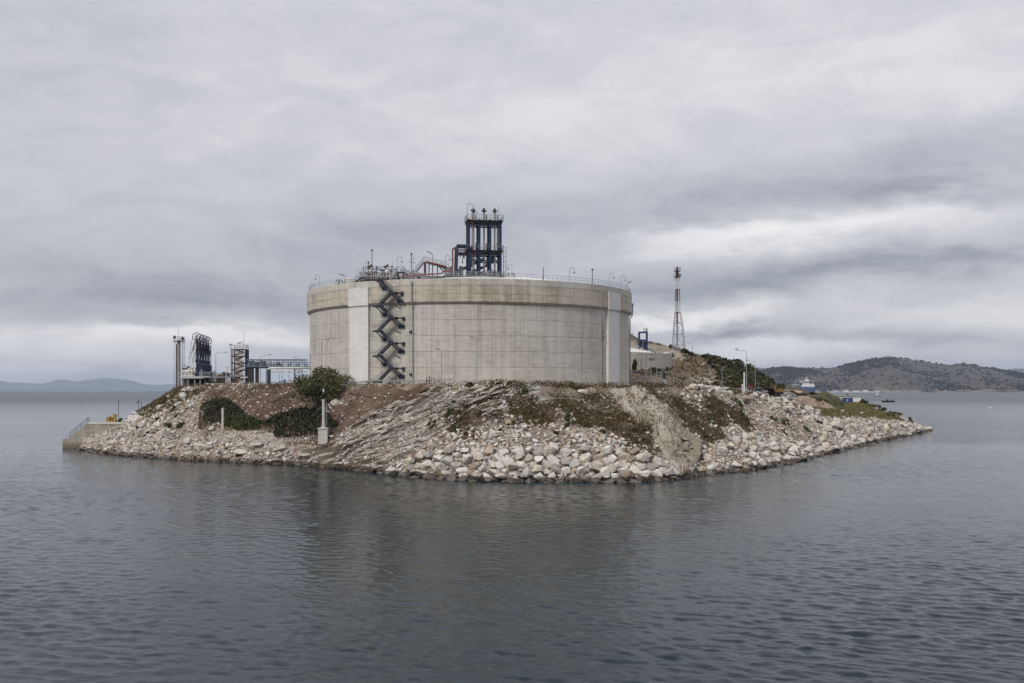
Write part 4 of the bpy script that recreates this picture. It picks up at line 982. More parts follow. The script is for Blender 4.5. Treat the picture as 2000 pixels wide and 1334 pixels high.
# ------------------------------------------------------------------ tank roof
D0 = 213.0; MPP = D0 / FPX
def stairs(name, label, p, q, w=1.0, mat='stair', treads=10):
    t = thing(name, label, 'stairs', p); flight(t, (0, 0, 0), Vector(q) - Vector(p), w, mat, 'galv', 'stringers', treads); return t
base = P(947, 540, D0); TW = Matrix.Translation(base) @ Matrix.Rotation(R(9), 4, 'Z')
tw = thing('pump_tower', 'tall dark blue steel tower with three white risers on the tank roof', 'tower', base, R(9))
CX = (-3.33, -1.15, 1.12, 3.29)
for x in CX:
    for y in (0, 3.2): 
        mb = MB(); mb.box(x, y, 5.6, .34, .12, 12.6); mb.box(x - .17, y, 5.6, .1, .44, 12.6); mb.box(x + .17, y, 5.6, .1, .44, 12.6); mb.build('column', M['blue'], tw)
for z, nm in ((11.55, 'upper_deck'), (5.35, 'middle_deck')):
    mb = MB()
    for y in (-.25, 3.45): mb.box(0, y, z - .25, 7.3, .16, .55)
    for x in CX: mb.box(x, 1.6, z - .28, .16, 3.6, .5)
    mb.box(0, 1.6, z + .05, 7.7, 4.6, .1); 
    for x in (-2.2, 0, 2.2): mb.box(x, -.45, z - .1, .9, .5, .3)
    dk = mb.build(nm, M['black'], tw)
    mb = MB(); c = [(-3.8, -.65, z + .1), (3.8, -.65, z + .1), (3.8, 3.85, z + .1), (-3.8, 3.85, z + .1), (-3.8, -.65, z + .1)]
    mb.rail(c, 1.05, .035, 1.25); mb.build('deck_rail', M['grey'], dk)
mb = MB()
for z in (10.75, 4.6, 3.35): 
    for y in (0, 3.2): mb.box(0, y, z, 6.7, .18, .3)
mb.build('cross_beams', M['navy'], tw)
for i, px in enumerate((926, 947, 968.3)):
    x = (px - 947) * MPP; mb = MB(); mb.tube((x, 1.4, .3), (x, 1.4, 13.6), .21, 10); rs = mb.build('riser', M['cream'], tw, smooth=False)
    MB().tube((x, 1.4, 11.8), (x, 1.4, 13.6), .24, 10).build('lagging', M['grey'], rs)
    MB().lathe([(.06, 13.6), (.42, 13.65), (.42, 13.85), (.2, 13.95), (.2, 14.2), (.34, 14.25), (.1, 14.5)], 10, (x, 1.4, 0)).box(x, 1.4, 13.95, 1.25, .14, .14).build('valve_cap', M['black'], rs)
    MB().lathe([(.1, 0), (.5, .05), (.5, .25), (.28, .4), (.28, .9), (.45, 1.0), (.45, 1.2), (.2, 1.4)], 10, (x, 1.4, 0)).box(x - .6, 1.2, .7, .6, .5, .9).box(x + .6, 1.5, .5, .5, .6, .7).build('base_valve', M['dgrey'], rs)
    MB().tube((x + .45, .7, 5.4), (x + .45, .7, 7.0), .12, 8).tube((x + .45, .7, 11.6), (x + .45, .7, 13.0), .12, 8).build('relief_pipe', M['black'], rs)
mb = MB(); x = -2.75; mb.path([(x, -.5, 5.5), (x, -.5, 13.0), (x + .15, -.5, 13.15), (x + 1.4, -.5, 13.15)], .065, 6); mb.path([(x, -.5, 5.6), (x + .7, -.4, 5.2), (x + .7, -.4, 3.6), (x + 1.6, .4, 3.5), (x + 1.6, .4, .4)], .09, 6); mb.build('red_riser', M['red'], tw)
def ladder(mb, p, q, w=.45, step=.32, cage=False, out=(0, -1, 0)):
    p = Vector(p); q = Vector(q); d = q - p; h = Vector(out).cross(d).normalized() * (w / 2)
    for s in (-1, 1): mb.bar(p + h * s, q + h * s, .06)
    k = int(d.length / step)
    for i in range(1, k): c = p.lerp(q, i / k); mb.bar(c - h, c + h, .04)
    if cage:
        o = Vector(out) * .7; k2 = max(2, int(d.length / .9))
        for i in range(k2 + 1):
            c = p.lerp(q, i / k2); pts = [c - h * 1.5, c - h * 1.6 + o * .7, c + o, c + h * 1.6 + o * .7, c + h * 1.5]
            for a, b in zip(pts, pts[1:]): mb.bar(a, b, .04)
        for g in (-1.6, 0, 1.6): mb.bar(p + h * g + o * (.7 if g else 1), q + h * g + o * (.7 if g else 1), .035)
    return mb
ladder(MB(), (4.0, .8, .3), (4.0, .8, 6.3), .5, .4, True, (1, 0, 0)).build('ladder', M['grey'], tw); ladder(MB(), (2.75, .3, 6.0), (2.75, .3, 11.5), .5, .5).build('ladder', M['grey'], tw)
mb = MB()      # lean-to frame on the left
for y in (-.1, 3.1):
    mb.bar((-5.95, y, -.4), (-5.75, y, 6.45), .42); mb.bar((-5.75, y, 6.4), (-3.3, y, 6.4), .3); mb.bar((-5.8, y, 4.75), (-3.3, y, 4.75), .2); mb.bar((-3.2, y, .1), (-2.75, y, 6.3), .5)
mb.build('side_frame', M['navy'], tw)
for i in range(6): MB().bar((-5.75, -.15 + .55 * i, 6.2 - .26 * i), (-3.3, -.15 + .55 * i, 6.2 - .26 * i), .14, .2).build('louvre', M['black'], tw)
MB().box(-5.0, .9, 4.4, .16, .2, .8).box(-4.3, .9, 4.2, .35, .3, .7).box(-4.55, 1.1, 3.4, .1, .1, 1.0).box(-4.55, 1.1, 2.95, .3, .3, .25).build('hoist', M['black'], tw)
mb = MB(); mb.bar((-5.2, 7, 1.6), (.6, 6.5, 4.5), .5, .6); mb.bar((-3.9, 7, .5), (1.5, 6.5, 3.2), .4, .5)
for i in range(5): mb.bar((-4.6 + i * 1.2, 7, 1.9 + i * .6), (-3.4 + i * 1.2, 7, .9 + i * .6), .18)
mb.box(1.9, 5.6, 4.2, 1.5, 1.2, 1.5); mb.build('sloping_girder', M['blue'], tw)
mb = MB(); mb.box(-2.6, 1.6, -.42, 12.8, 6.4, .14); 
for y in (-1.6, 4.8): mb.box(-2.6, y, -.55, 12.8, .2, .75)
for i in range(9): mb.box(-8.6 + i * 1.55, 1.6, -.7, .2, 6.4, .5)
for i in range(7): mb.box(-8.4 + i * 2.0, -1.2, -1.6, .25, .25, 2.2); mb.box(-8.4 + i * 2.0, 4.4, -1.6, .25, .25, 2.4)
bd = mb.build('base_deck', M['black'], tw)
MB().rail([(-9, -1.65, -.3), (3.8, -1.65, -.3)], 1.1, .035, 1.35).rail([(3.8, -1.65, -.3), (3.8, 4.8, -.3)], 1.1, .035, 1.35).build('deck_rail', M['galv'], bd)
MB().box(-7.9, -1.5, -.9, .7, .5, 1.0).box(-1.5, -1.6, -.95, 10, .3, .35).build('cable_tray', M['dgrey'], bd)
random.seed(3)
mb = MB()
for i in range(26):
    x = random.uniform(-3.2, 3.4); y = random.uniform(-.8, 3.4); h = random.uniform(.4, 1.5); k = random.random()
    if k < .5: mb.tube((x, y, -.3), (x, y, h), random.uniform(.04, .1), 6); mb.box(x, y, h, .25, .25, .2)
    else: mb.path([(x, y, -.2), (x, y, h), (x + .2, y, h + .15), (x + random.uniform(.6, 1.3), y, h + .15), (x + 1.3, y, -.2)], .06, 6)
mb.build('pipework', M['galv'], tw)
for px, w, h, y, mt, lb_ in ((882.5, .75, 2.35, 1.2, 'cabinet', 'brownish grey cabinet leftmost on the tower base deck behind the red pipe'), (893.8, .55, 2.0, 2.0, 'cabinet', 'narrow grey cabinet between two taller ones on the tower base deck'), (901.3, .8, 2.4, 1.2, 'cabinet', 'tall grey cabinet nearest the tower on its base deck'), (875.4, .8, 2.0, 1.6, 'panelgrey', 'pale grey corrugated cabinet at the left end of the tower base deck')):
    q = TW @ Vector(((px - 947) * MPP, y, -.35)); t = thing('equipment_cabinet', lb_, 'cabinet', q, R(9), 'cabinets on the tower base deck')
    MB().box(0, 0, h / 2, w, .7, h).build('body', M[mt], t); MB().box(0, 0, h + .04, w + .1, .8, .08).build('lid', M['dgrey'], t); MB().box(0, -.365, h * .52, w * .8, .03, h * .8).box(w * .3, -.39, h * .5, .05, .04, .2).build('door', M[mt], t)
# little instrument platform right of the tower
q = P(993, 545, 214); t = thing('instrument_platform', 'small railed instrument platform right of the blue tower', 'platform', q)
MB().box(0, 1, .1, 2.4, 2.0, .2).box(.9, .6, -.6, .3, .3, 1.4).box(-.9, .6, -.6, .3, .3, 1.4).build('deck', M['dgrey'], t); MB().rail([(-1.2, 0, .2), (1.2, 0, .2), (1.2, 2, .2)], 1.05, .03, .5).build('deck_rail', M['galv'], t)
for x in (-.95, .0, .75, 1.15): MB().tube((x, .1, .2), (x, .1, 1.25), .05, 6).tube((x, .1, .75), (x, .1, 1.3), .11, 6).build('gauge', M['black'], t)
# pipe manifold deck on the left of the roof
mq = P(737, 541, 212); mn = thing('manifold_deck', 'raised blue steel deck crowded with valves on the left of the tank roof', 'platform', mq)
mb = MB(); mb.box(.1, 2, -.05, 7.4, 4.2, .1); mb.box(.1, -.1, -.35, 7.4, .18, .6); mb.box(.1, 4.1, -.35, 7.4, .18, .6); mb.build('deck', M['navy'], mn)
for x in (-3.3, -1.6, .1, 1.9, 3.6):
    for y in (.2, 3.9): MB().box(x, y, -1.2, .28, .28, 1.9).build('leg', M['blue' if x < 1 else 'navy'], mn)
MB().rail([(-3.6, -.1, 0), (3.8, -.1, 0)], 1.05, .03, 1.0).rail([(-3.6, 4.1, 0), (3.8, 4.1, 0)], 1.05, .03, 1.0).rail([(-3.6, -.1, 0), (-3.6, 4.1, 0)], 1.05, .03, 1.0).build('deck_rail', M['dgrey'], mn)
random.seed(5)
for i in range(16):
    x = -3.3 + i * .44 + random.uniform(-.12, .12); y = random.uniform(.4, 3.6); h = random.uniform(1.2, 2.3); mb = MB()
    mb.tube((x, y, 0), (x, y, h), random.uniform(.06, .13), 7); mb.box(x, y, h * .5, .34, .34, .24); mb.lathe([(.22, 0), (.26, .04), (.22, .08)], 10, (x, y, h)); 
    if i % 2: mb.path([(x, y, h * .8), (x + .25, y, h * .85), (x + .7, y, h * .85), (x + .8, y, h * .6), (x + .8, y, 0)], .06, 6)
    if i % 3 == 0: mb.bar((x - .5, y, h - .2), (x + .9, y, h - .2), .08)
    mb.build('valve_stack', M[('galv', 'dgrey', 'black', 'black', 'dgrey')[i % 5]], mn)
mb = MB()
for a, b in (((-3.2, .6, 2.1), (3.4, .6, 2.1)), ((-2, 1.8, 1.75), (3.6, 1.8, 1.75)), ((-3.4, 3.2, 1.2), (1.5, 3.2, 1.2))): mb.tube(a, b, .07, 6)
mb.build('header_pipe', M['dgrey'], mn)
mb = MB()
for i in range(9): mb.bar((-3.3 + i * .85, .1 + (i % 3) * .8, -1.5), (-2.7 + i * .85, .3 + (i % 2), -.5), .16); mb.box(-3.1 + i * .8, 1.0, -.9, .5, .6, .5)
mb.tube((-3.6, .3, -.75), (4.2, .3, -.8), .2, 8); mb.tube((-3.6, .9, -1.2), (4.6, .9, -1.2), .16, 8); mb.build('under_deck_pipes', M['black'], mn)
MB().path([(-3.4, -.35, -.1), (4.2, -.35, -.15)], .16, 8).build('red_header', M['red'], mn)
def vessel(px, py, h, w, lb_):
    q = P(px, py, 212.8); t = thing('white_vessel', lb_, 'vessel', q, 0, 'white vessels on the manifold deck')
    MB().lathe([(w * .2, .25), (w * .42, .3), (w * .5, .5), (w * .5, h * .75), (w * .42, h * .88), (w * .15, h * .95), (w * .15, h), (.05, h)], 16).build('shell', M['white'], t, smooth=False)
    mb = MB(); 
    for a in range(3): mb.tube((math.cos(a * 2.1) * w * .4, math.sin(a * 2.1) * w * .4, 0), (math.cos(a * 2.1) * w * .4, math.sin(a * 2.1) * w * .4, .5), .06, 6)
    mb.build('legs', M['grey'], t); MB().lathe([(w * .3, 0), (w * .3, .1), (.05, .12)], 12, (0, 0, h - .02)).build('flange', M['dgrey'], t)
vessel(722.5, 537, 1.25, 1.0, 'leftmost white vessel on the manifold deck'); vessel(755.5, 537, 1.2, 1.0, 'right white vessel on the manifold deck, below the dark vent elbows'); vessel(744, 537, .85, .55, 'smallest white vessel between two larger ones on the manifold deck')
for px, lb_ in ((721.5, 'rusty dark vent elbow above the leftmost white vessel'), (753, 'rusty dark vent elbow above the right white vessel')):
    q = P(px, 526.5, 212.8); t = thing('vent_elbow', lb_, 'vent', q, 0, 'rusty vent elbows')
    MB().path([(0, 0, -.15), (0, 0, .35), (.1, 0, .55), (.35, 0, .8)], [.12, .13, .16, .2], 8).build('elbow', M['rust'], t); MB().lathe([(.1, -.05), (.3, 0), (.32, .25), (.1, .3)], 10, (.42, 0, .75)).box(-.15, 0, .6, .5, .3, .4).build('cowl', M['rust'], t)
stairs('roof_stairs', 'dark stair down the left end of the manifold deck', P(687, 557, 210), P(707, 541, 211)); stairs('roof_stairs', 'grey stair climbing left to right in front of the manifold deck', P(761, 552.5, 207), P(778, 530.5, 207), .9, 'dgrey')
st = thing('crossover_platform', 'small dark crossover platform between two roof stairs', 'platform', P(782, 531, 207)); MB().box(0, .3, -.1, 1.5, 1.3, .2).box(-.5, .3, -1.2, .35, .35, 2.2).box(.5, .8, -1.2, .2, .2, 2.2).build('deck', M['navy'], st); MB().rail([(-.7, -.3, 0), (.7, -.3, 0)], 1.05, .03, .7).build('deck_rail', M['galv'], st)
stairs('roof_stairs', 'short dark stair falling right from the crossover platform', P(796, 538, 207), P(787, 531, 207), .9, 'navy', 5); stairs('roof_stairs', 'dark stair falling right under the red pipe in the middle of the roof', P(826, 548.5, 208), P(812, 537, 208), .9, 'stair', 7)
stairs('roof_stairs', 'grey stair climbing to the high pipe bridge', P(811, 532, 211), P(828, 512, 211), 1.0, 'grey', 10)
br = thing('pipe_bridge', 'sloping railed walkway on posts falling from the stair head towards the tower', 'walkway', P(850, 518, 211)); o = P(850, 518, 211)
A_, B_ = P(828, 512, 211) - o, P(876, 524, 211) - o
MB().bar(A_, B_, 1.1, .22).build('deck', M['dgrey'], br); mb = MB()
for dy in (-.5, .5): mb.rail([A_ + Vector((0, dy, .1)), B_ + Vector((0, dy, .1))], 1.05, .03, .55)
mb.build('deck_rail', M['galv'], br)
for px in (829, 838, 845, 854.5, 869): 
    f = (px - 828) / 48.0; c = A_.lerp(B_, f); MB().bar(c, (c.x, c.y, c.z - (2.9 - 1.1 * f)), .2).build('post', M['stair'], br)
MB().bar(A_.lerp(B_, .58), A_.lerp(B_, .58) + Vector((1.2, 0, -1.2)), .25).bar(A_.lerp(B_, .7) + Vector((0, 0, -.1)), B_ + Vector((0, 0, -.6)), .14).build('brace', M['dgrey'], br)
def pipe(name, label, pts, r, mat='red', n=10):
    pts = [Vector(p) for p in pts]; fine = [pts[0]]
    for a, b, c in zip(pts, pts[1:], pts[2:]):
        k = min(r * 2.2, (a - b).length * .4, (c - b).length * .4); u = b + (a - b).normalized() * k; w = b + (c - b).normalized() * k
        fine += [u, u.lerp(b, .5).lerp(b.lerp(w, .5), .5) if False else (u * .25 + b * .5 + w * .25), w]
    fine.append(pts[-1]); o = pts[0]; t = thing(name, label, 'pipe', o); MB().path([p - o for p in fine], r, n).build('run', M[mat], t, smooth=True)
    mb = MB()
    for a, b in zip(pts, pts[1:]):
        d = b - a
        if d.length > 3:
            for k in range(1, int(d.length / 3) + 1):
                c = a + d * (k / (int(d.length / 3) + 1)) - o; e = c + d.normalized() * .12; mb.tube(c, e, r * 1.45, n)
    if mb.v: mb.build('coupling', M[mat], t)
    return t
pipe('red_pipeline', 'long red pipe rising gently across the roof to the tower deck', [P(785, 540, 206.5), P(863, 534, 206.5), P(866, 529.5, 206.5), P(884, 529.5, 207), P(884, 485.5, 207), P(892, 485.5, 210)], .17)
pipe('red_pipeline', 'red pipe following the sloping pipe bridge', [P(831, 536, 210), P(831, 510.5, 210), P(872, 521, 210)], .16); pipe('red_pipeline', 'short red pipe behind the crossover platform', [P(790, 535, 209), P(818, 534, 209), P(830, 536, 210)], .13)
pipe('grey_pipeline', 'thick dark pipe low across the roof towards the tower deck', [P(820, 546.5, 209), P(868, 543.5, 209)], .28, 'dgrey'); pipe('white_pipeline', 'pale pipe at the left edge of the roof below the floodlight', [P(671, 556, 212), P(671, 544.5, 212), P(690, 545, 212), P(712, 546, 212)], .2, 'cream')
pipe('white_pipeline', 'second pale pipe behind the left roof stair', [P(676, 552, 214), P(676, 548, 214), P(705, 549, 214)], .25, 'white')
t = thing('pipe_rack', 'low rack of dark pipe posts on the white roof between stair and tower', 'pipe rack', P(800, 548, 208)); o = P(800, 548, 208)
for px in (781, 787, 794, 799, 807, 815, 835, 843, 851, 858): c = P(px, 547, 208) - o; MB().bar((c.x, 0, -2), (c.x, 0, .75), .16).build('post', M['stair'], t)
MB().bar((P(775, 541, 208) - o), (P(862, 540.5, 208) - o), .2, .25).bar((P(775, 544, 208.6) - o), (P(862, 543, 208.6) - o), .12).build('beam', M['dgrey'], t)
t = thing('vent_posts', 'pair of dark bent vent pipes at the left edge of the roof', 'vent pipe', P(661, 556, 216))
for x in (-.5, .25): MB().path([(x, 0, -.6), (x, 0, .8), (x + .1, 0, .95), (x + .5, 0, .95), (x + .55, 0, -.4)], .1, 7).build('vent_pipe', M['black'], t)
# masts, gooseneck lamps, floodlights of the roof
def gooseneck():
    t = thing('gooseneck_lamp', '', 'lamp', (0, 0, 0), 0, 'gooseneck lamps on the tank roof')
    MB().path([(0, 0, -.1), (0, 0, 2.05), (.06, 0, 2.3), (.22, 0, 2.5), (.42, 0, 2.55), (.62, 0, 2.5), (.76, 0, 2.3), (.8, 0, 2.05)], .045, 6).build('pole', M['galv'], t)
    MB().lathe([(.06, 1.95), (.1, 1.85), (.15, 1.72), (.24, 1.62), (.24, 1.55), (.05, 1.5)], 10, (.8, 0, 0)).build('lamp_shade', M['grey'], t); return t
gp = gooseneck(); first = True
GL = [(605, 573, 22, .9, 'gooseneck lamp at the far left edge of the tank rim', 0), (624, 569, 26, -1, 'second gooseneck lamp from the left on the tank rim', 0), (696, 545, 22, 1, 'gooseneck lamp behind the left roof stair', 1), (775.5, 530, 30, 1, 'gooseneck lamp between the manifold deck and the tall floodlight mast', 1),
      (870, 524, 27, 1, 'gooseneck lamp beside the sloping pipe bridge', 1), (913, 437, 33, 1, 'gooseneck lamp high on the left corner of the blue tower', 2), (1000, 542, 26, -1, 'gooseneck lamp on the instrument platform right of the tower', 1), (1112, 558, 30, 1, 'gooseneck lamp on the right half of the rim, first from the tower', 0),
      (1190, 566, 28, 1, 'gooseneck lamp on the rim above the right buttress', 0), (1213, 572, 28, 1, 'gooseneck lamp just right of the one above the right buttress', 0), (1228.5, 571, 11, 1, 'smallest gooseneck lamp at the right end of the rim', 0)]
for px, yb, h, s, lb_, kind in GL:
    p = rim(px, 36.3, 36.0)[0] if kind == 0 else (P(px, yb, 212) if kind == 1 else TW @ Vector((-3.75, -.6, 11.6)))
    sc = h * p.y / FPX / 2.6
    if first: gp.location = p; gp['label'] = lb_; gp.scale = (sc * s, sc, sc); first = False
    else: dup(gp, lb_, p, 0, (sc * s, sc, sc))
def roof_flood(px, yb, yt, s, ln, lb_, d=212, r=.07):
    p = P(px, yb, d) if d else rim(px, 36.3, 36.0)[0]; m_ = p.y / FPX; h = (yb - yt) * m_; t = thing('roof_floodlight', lb_, 'floodlight', p, 0, 'tilted floodlights on the tank roof')
    MB().tube((0, 0, -1), (0, 0, h * .8), r, 6).bar((0, 0, h * .8), (s * .25, 0, h * .9), .08).build('pole', M['galv'], t); MB().bar((s * .1, 0, h * .84), (s * ln * m_, 0, h * (1 if s < 0 else 1.05)), .24, .16).build('lamp_head', M['dgrey'], t)
roof_flood(673.5, 556, 535, -1, 11, 'tilted floodlight at the left end of the roof'); roof_flood(845, 524, 490.5, -1, 11, 'tilted floodlight above the sloping pipe bridge'); roof_flood(1224, 573, 553.5, 1, 9.5, 'tilted floodlight at the right end of the rim', None)
def mast(px, yb, yt, lb_, r=.09, head=True, d=212, arm=None):
    p = P(px, yb, d) if d else rim(px, 36.3, 36.0)[0]; m_ = p.y / FPX; h = (yb - yt) * m_; t = thing('roof_mast', lb_, 'mast', p, 0, 'masts on the tank roof')
    MB().tube((0, 0, -.5), (0, 0, h), r, 6, r * .8).build('pole', M['dgrey'], t)
    if head: MB().box(0, 0, h, .42, .3, .24).box(0, 0, h - .2, .16, .16, .3).build('head', M['black'], t)
    if arm: MB().bar((-.45, 0, arm * m_), (1.0, 0, (arm - 3) * m_), .09).build('arm', M['dgrey'], t)
mast(726.5, 540, 488.5, 'tall dark floodlight mast on the left of the manifold deck'); mast(719.5, 530, 512, 'short dark mast left of the tall one on the manifold deck'); mast(803.3, 538, 496, 'floodlight mast with a cross arm left of the pipe bridge', arm=27); mast(806.8, 538, 497.5, 'thin rod beside the cross armed mast', .04, False)
mast(714.3, 530, 510.5, 'thin lightning rod at the left end of the manifold deck', .04, False); mast(709, 535, 517, 'second thin rod at the left end of the manifold deck', .035, False); mast(766.7, 536, 513.5, 'thin rod behind the manifold deck', .04, False); mast(785, 536, 514, 'thin rod right of the manifold deck', .04, False)
mast(1061, 552, 526, 'thick rod on the rim right of the tower', .09, False, None); mast(1157, 562, 533, 'dark camera mast on the rim left of the right buttress', .08, True, None); mast(988, 545, 511, 'thin rod on the instrument platform', .035, False); mast(973.5, 430, 401, 'thin lightning rod on the right top corner of the tower', .04, False, 214)
random.seed(9)
t = thing('roof_pipework', 'tangle of thin grey pipes and valves between manifold deck and pipe bridge', 'pipework', P(795, 538, 209)); o = P(795, 538, 209)
for i in range(18):
    px = 770 + i * 2.4; c = P(px, 538, 209 + (i % 4)) - o; h = random.uniform(.5, 1.7); mb = MB(); mb.tube((c.x, c.y, -1.2), (c.x, c.y, h), random.uniform(.04, .09), 6); mb.box(c.x, c.y, h, .24, .2, .2)
    if i % 3 == 0: mb.tube((c.x, c.y, h * .7), (c.x + random.uniform(.8, 2), c.y, h * .7), .05, 6)
    mb.build('pipe', M[('galv', 'dgrey', 'grey')[i % 3]], t)

# ------------------------------------------------------------------ left: jetty head with loading arms, bridge, lamps
DJ = 300.0
def L(px, py, d=DJ): return P(px, py, d)
# access tower
q = L(349.5, 768); m_ = DJ / FPX; t = thing('access_tower', 'slim grey tower with caged ladder at the left end of the jetty', 'tower', q)
hh = (768 - 664) * m_
MB().tube((0, 0, -9), (0, 0, hh), .5, 12).build('shaft', M['grey'], t); MB().box(-.55, -.5, hh * .45, .25, .2, hh * .95).build('cable_duct', M['rust'], t)
mb = MB(); ladder(mb, (-1.15, 0, -9), (-1.15, 0, hh), .55, .9); mb.build('ladder', M['dgrey'], t)
mb = MB(); ladder(mb, (1.05, 0, 5), (1.05, 0, hh), .5, .6, True, (1, 0, 0)); mb.build('caged_ladder', M['dgrey'], t)
pl = MB().box(0, 0, hh - .4, 2.6, 2.2, .25).box(1.7, 0, hh * .47, 1.6, 1.4, .2).box(1.6, 0, hh * .53, 1.0, .9, .15).build('platform', M['dgrey'], t); MB().rail([(-1.3, -1, hh - .3), (1.3, -1, hh - .3), (1.3, 1, hh - .3)], 1.2, .045, .6).build('platform_rail', M['dgrey'], pl)
MB().box(-1.25, 0, hh + .8, .5, .5, .9).box(1.0, 0, hh + .4, .6, .5, .8).build('beacon_box', M['black'], t); MB().tube((-.2, 0, hh), (-.2, 0, hh + 4), .05, 5).build('antenna', M['galv'], t)
# jetty deck + control room
q = L(384, 749); t = thing('jetty_platform', 'grey concrete jetty deck on columns carrying the control cabin', 'jetty', q)
MB().box(0, 6, 2.0, 9.4, 13, .35).box(0, -.4, 1.75, 9.4, .25, .55).build('deck', M['panelgrey'], t)
for x in (-4.2, -2.6, -.6, 1.0, 2.6, 4.2): MB().box(x, .2, -2.5, .3, .3, 8.6).build('column', M['grey'], t)
MB().box(3.2, 2, .6, 2.6, .3, 2.4).box(-3.6, 2, .6, 1.8, .3, 2.4).build('wall', M['grey'], t); MB().box(0, 5, .2, 9.2, .4, 3.2).build('shade_backing', M['black'], t); MB().rail([(-4.6, -.4, 2.2), (4.6, -.4, 2.2)], 1.1, .035, .9).build('deck_rail', M['grey'], t)  # black sheet stands in for the shade in the openings under the deck
q = L(369.5, 735); t = thing('control_cabin', 'white control cabin on the jetty deck', 'cabin', q)
MB().box(0, 1.5, 1.2, 3.8, 3.6, 2.4).build('walls', M['white'], t); MB().box(0, 1.5, 2.45, 4.0, 3.8, .16).build('roof', M['panelgrey'], t); w_ = MB().box(.55, -.32, 1.35, .8, .08, .7).build('window', M['grey'], t); MB().box(.55, -.37, 1.35, .62, .04, .52).build('pane', M['glass'], w_)
MB().box(2.55, 1.3, 1.1, 1.3, 2.6, 2.2).build('annex', M['panelgrey'], t); MB().box(2.6, -.03, 1.2, .7, .06, 1.1).build('vent_grille', M['black'], t); MB().box(-.2, 0, 2.75, .9, .8, .5).build('air_conditioner', M['dgrey'], t)
# marine loading arms
def loading_arm():
    t = thing('loading_arm', '', 'loading arm', (0, 0, 0), 0, 'blue loading arms on the jetty')
    MB().tube((0, 0, 0), (0, 0, 10.6), .3, 10).box(0, 0, .3, 1.2, 1.2, .6).box(0, 0, 4.2, .9, .8, 1.0).build('riser_column', M['navy'], t)
    mb = MB(); mb.bar((.3, -.5, 9.6), (.8, -.5, 1.4), .2, .2); mb.bar((.7, -.5, 9.6), (.5, -.5, 1.4), .14, .14); mb.box(.75, -.5, 2.4, .8, .4, 2.0); mb.box(.45, -.5, 7.2, .7, .3, 1.4); mb.build('counterweight', M['navy'], t)
    w = MB()
    for k in range(20):
        a, b = k / 20 * 6.283, (k + 1) / 20 * 6.283
        w.bar((1.15 * math.cos(a), -.75, 11.2 + 1.15 * math.sin(a)), (1.15 * math.cos(b), -.75, 11.2 + 1.15 * math.sin(b)), .16)
    for k in range(4): a = k * .785; w.bar((-1.15 * math.cos(a), -.75, 11.2 - 1.15 * math.sin(a)), (1.15 * math.cos(a), -.75, 11.2 + 1.15 * math.sin(a)), .1)
    w.build('sheave_wheel', M['navy'], t)
    MB().path([(0, -.4, 10.9), (-.55, -.5, 9.2), (-1.9, -.5, 5.1), (-2.15, -.5, 4.4)], .2, 8).build('inboard_arm', M['cream'], t)
    MB().path([(-2.15, -.7, 4.6), (-1.85, -.7, 2.9), (-1.3, -.7, 1.5)], .17, 8).box(-1.35, -.7, 1.3, .6, .5, .8).box(-2.1, -.7, 4.5, .5, .5, .6).build('outboard_arm', M['cream'], t)
    mb = MB(); mb.bar((-.2, -.7, 10.9), (-1.6, -.7, 6.2), .09); mb.bar((1.0, -.7, 11.0), (.9, -.7, 3.0), .08); mb.bar((-1.1, -.75, 11.0), (-2.3, -.75, 4.5), .08); mb.build('pantograph_cable', M['black'], t)
    mb = MB(); ladder(mb, (.62, .2, .3), (.62, .2, 10), .4, .5); mb.box(0, -.2, 7.6, 1.6, 1.5, .12); mb.box(.1, -.2, 9.4, 1.4, 1.4, .12); mb.rail([(-.8, -.95, 7.6), (.8, -.95, 7.6)], 1.0, .04, .8); mb.build('service_platform', M['black'], t)
    return t
la = loading_arm(); la['label'] = 'nearest and tallest blue loading arm, leftmost of the cluster on the jetty'; la.location = L(385, 734); la.scale = (1.02,) * 3; la.rotation_euler = (0, 0, .1)
for px, dy, sc, lb_ in ((391.5, 3.0, 1.0, 'second blue loading arm from the left of the jetty cluster'), (397, 6, .99, 'third blue loading arm from the left of the jetty cluster'), (402, 9, .98, 'fourth blue loading arm, just before the rightmost, on the jetty'), (406.5, 12, .96, 'rightmost blue loading arm of the jetty cluster')):
    o_ = dup(la, lb_, P(px, 734.5, DJ + dy), .1 + dy * .01, sc)
    for ch in list(o_.children):
        if ch.name.split('.')[0] in ('inboard_arm', 'outboard_arm') and dy > 3: ch.scale = (.35, 1, 1); ch.location.z += .2
# deck machinery
random.seed(21)
for i, (px, w, h, mt, nm, lb_, cat) in enumerate(((413, .9, 1.6, 'dgrey', 'pump_skid', 'grey pump skid right of the loading arms', 'pump'), (429, 2.2, .9, 'orange', 'orange_winch', 'orange winch frame on the jetty between two lamp posts', 'winch'), (442.5, .9, 4.9, 'cream', 'concrete_post', 'pale square post left of the stair tower', 'post'), (420, .8, 1.8, 'galv', 'hose_rack', 'thin hose rack left of the orange winch', 'rack'), (437, 1.0, 1.5, 'black', 'pump_skid', 'dark pump skid right of the orange winch', 'pump'), (447, 1.2, 1.3, 'dgrey', 'pump_skid', 'low grey pump skid at the foot of the stair tower', 'pump'))):
    zb = 737 if nm not in ('concrete_post',) else 750; t = thing(nm, lb_, cat, L(px, zb, 297))
    MB().box(0, 0, h / 2, w * .55, .6, h).build('body', M[mt], t); mb = MB()
    for k in range(5):
        if nm == 'concrete_post': mb.box(0, -.05, h + .05, w * .7, .7, .12); break
        x = -w / 2 + w * k / 4; mb.bar((x, -.35, -1.2), (x, -.35, h * random.uniform(.8, 1.25)), .09); mb.bar((x, -.35, h * .6), (x + w / 5, -.35, h * random.uniform(.5, 1.1)), .08)
    mb.build('frame', M[mt], t)
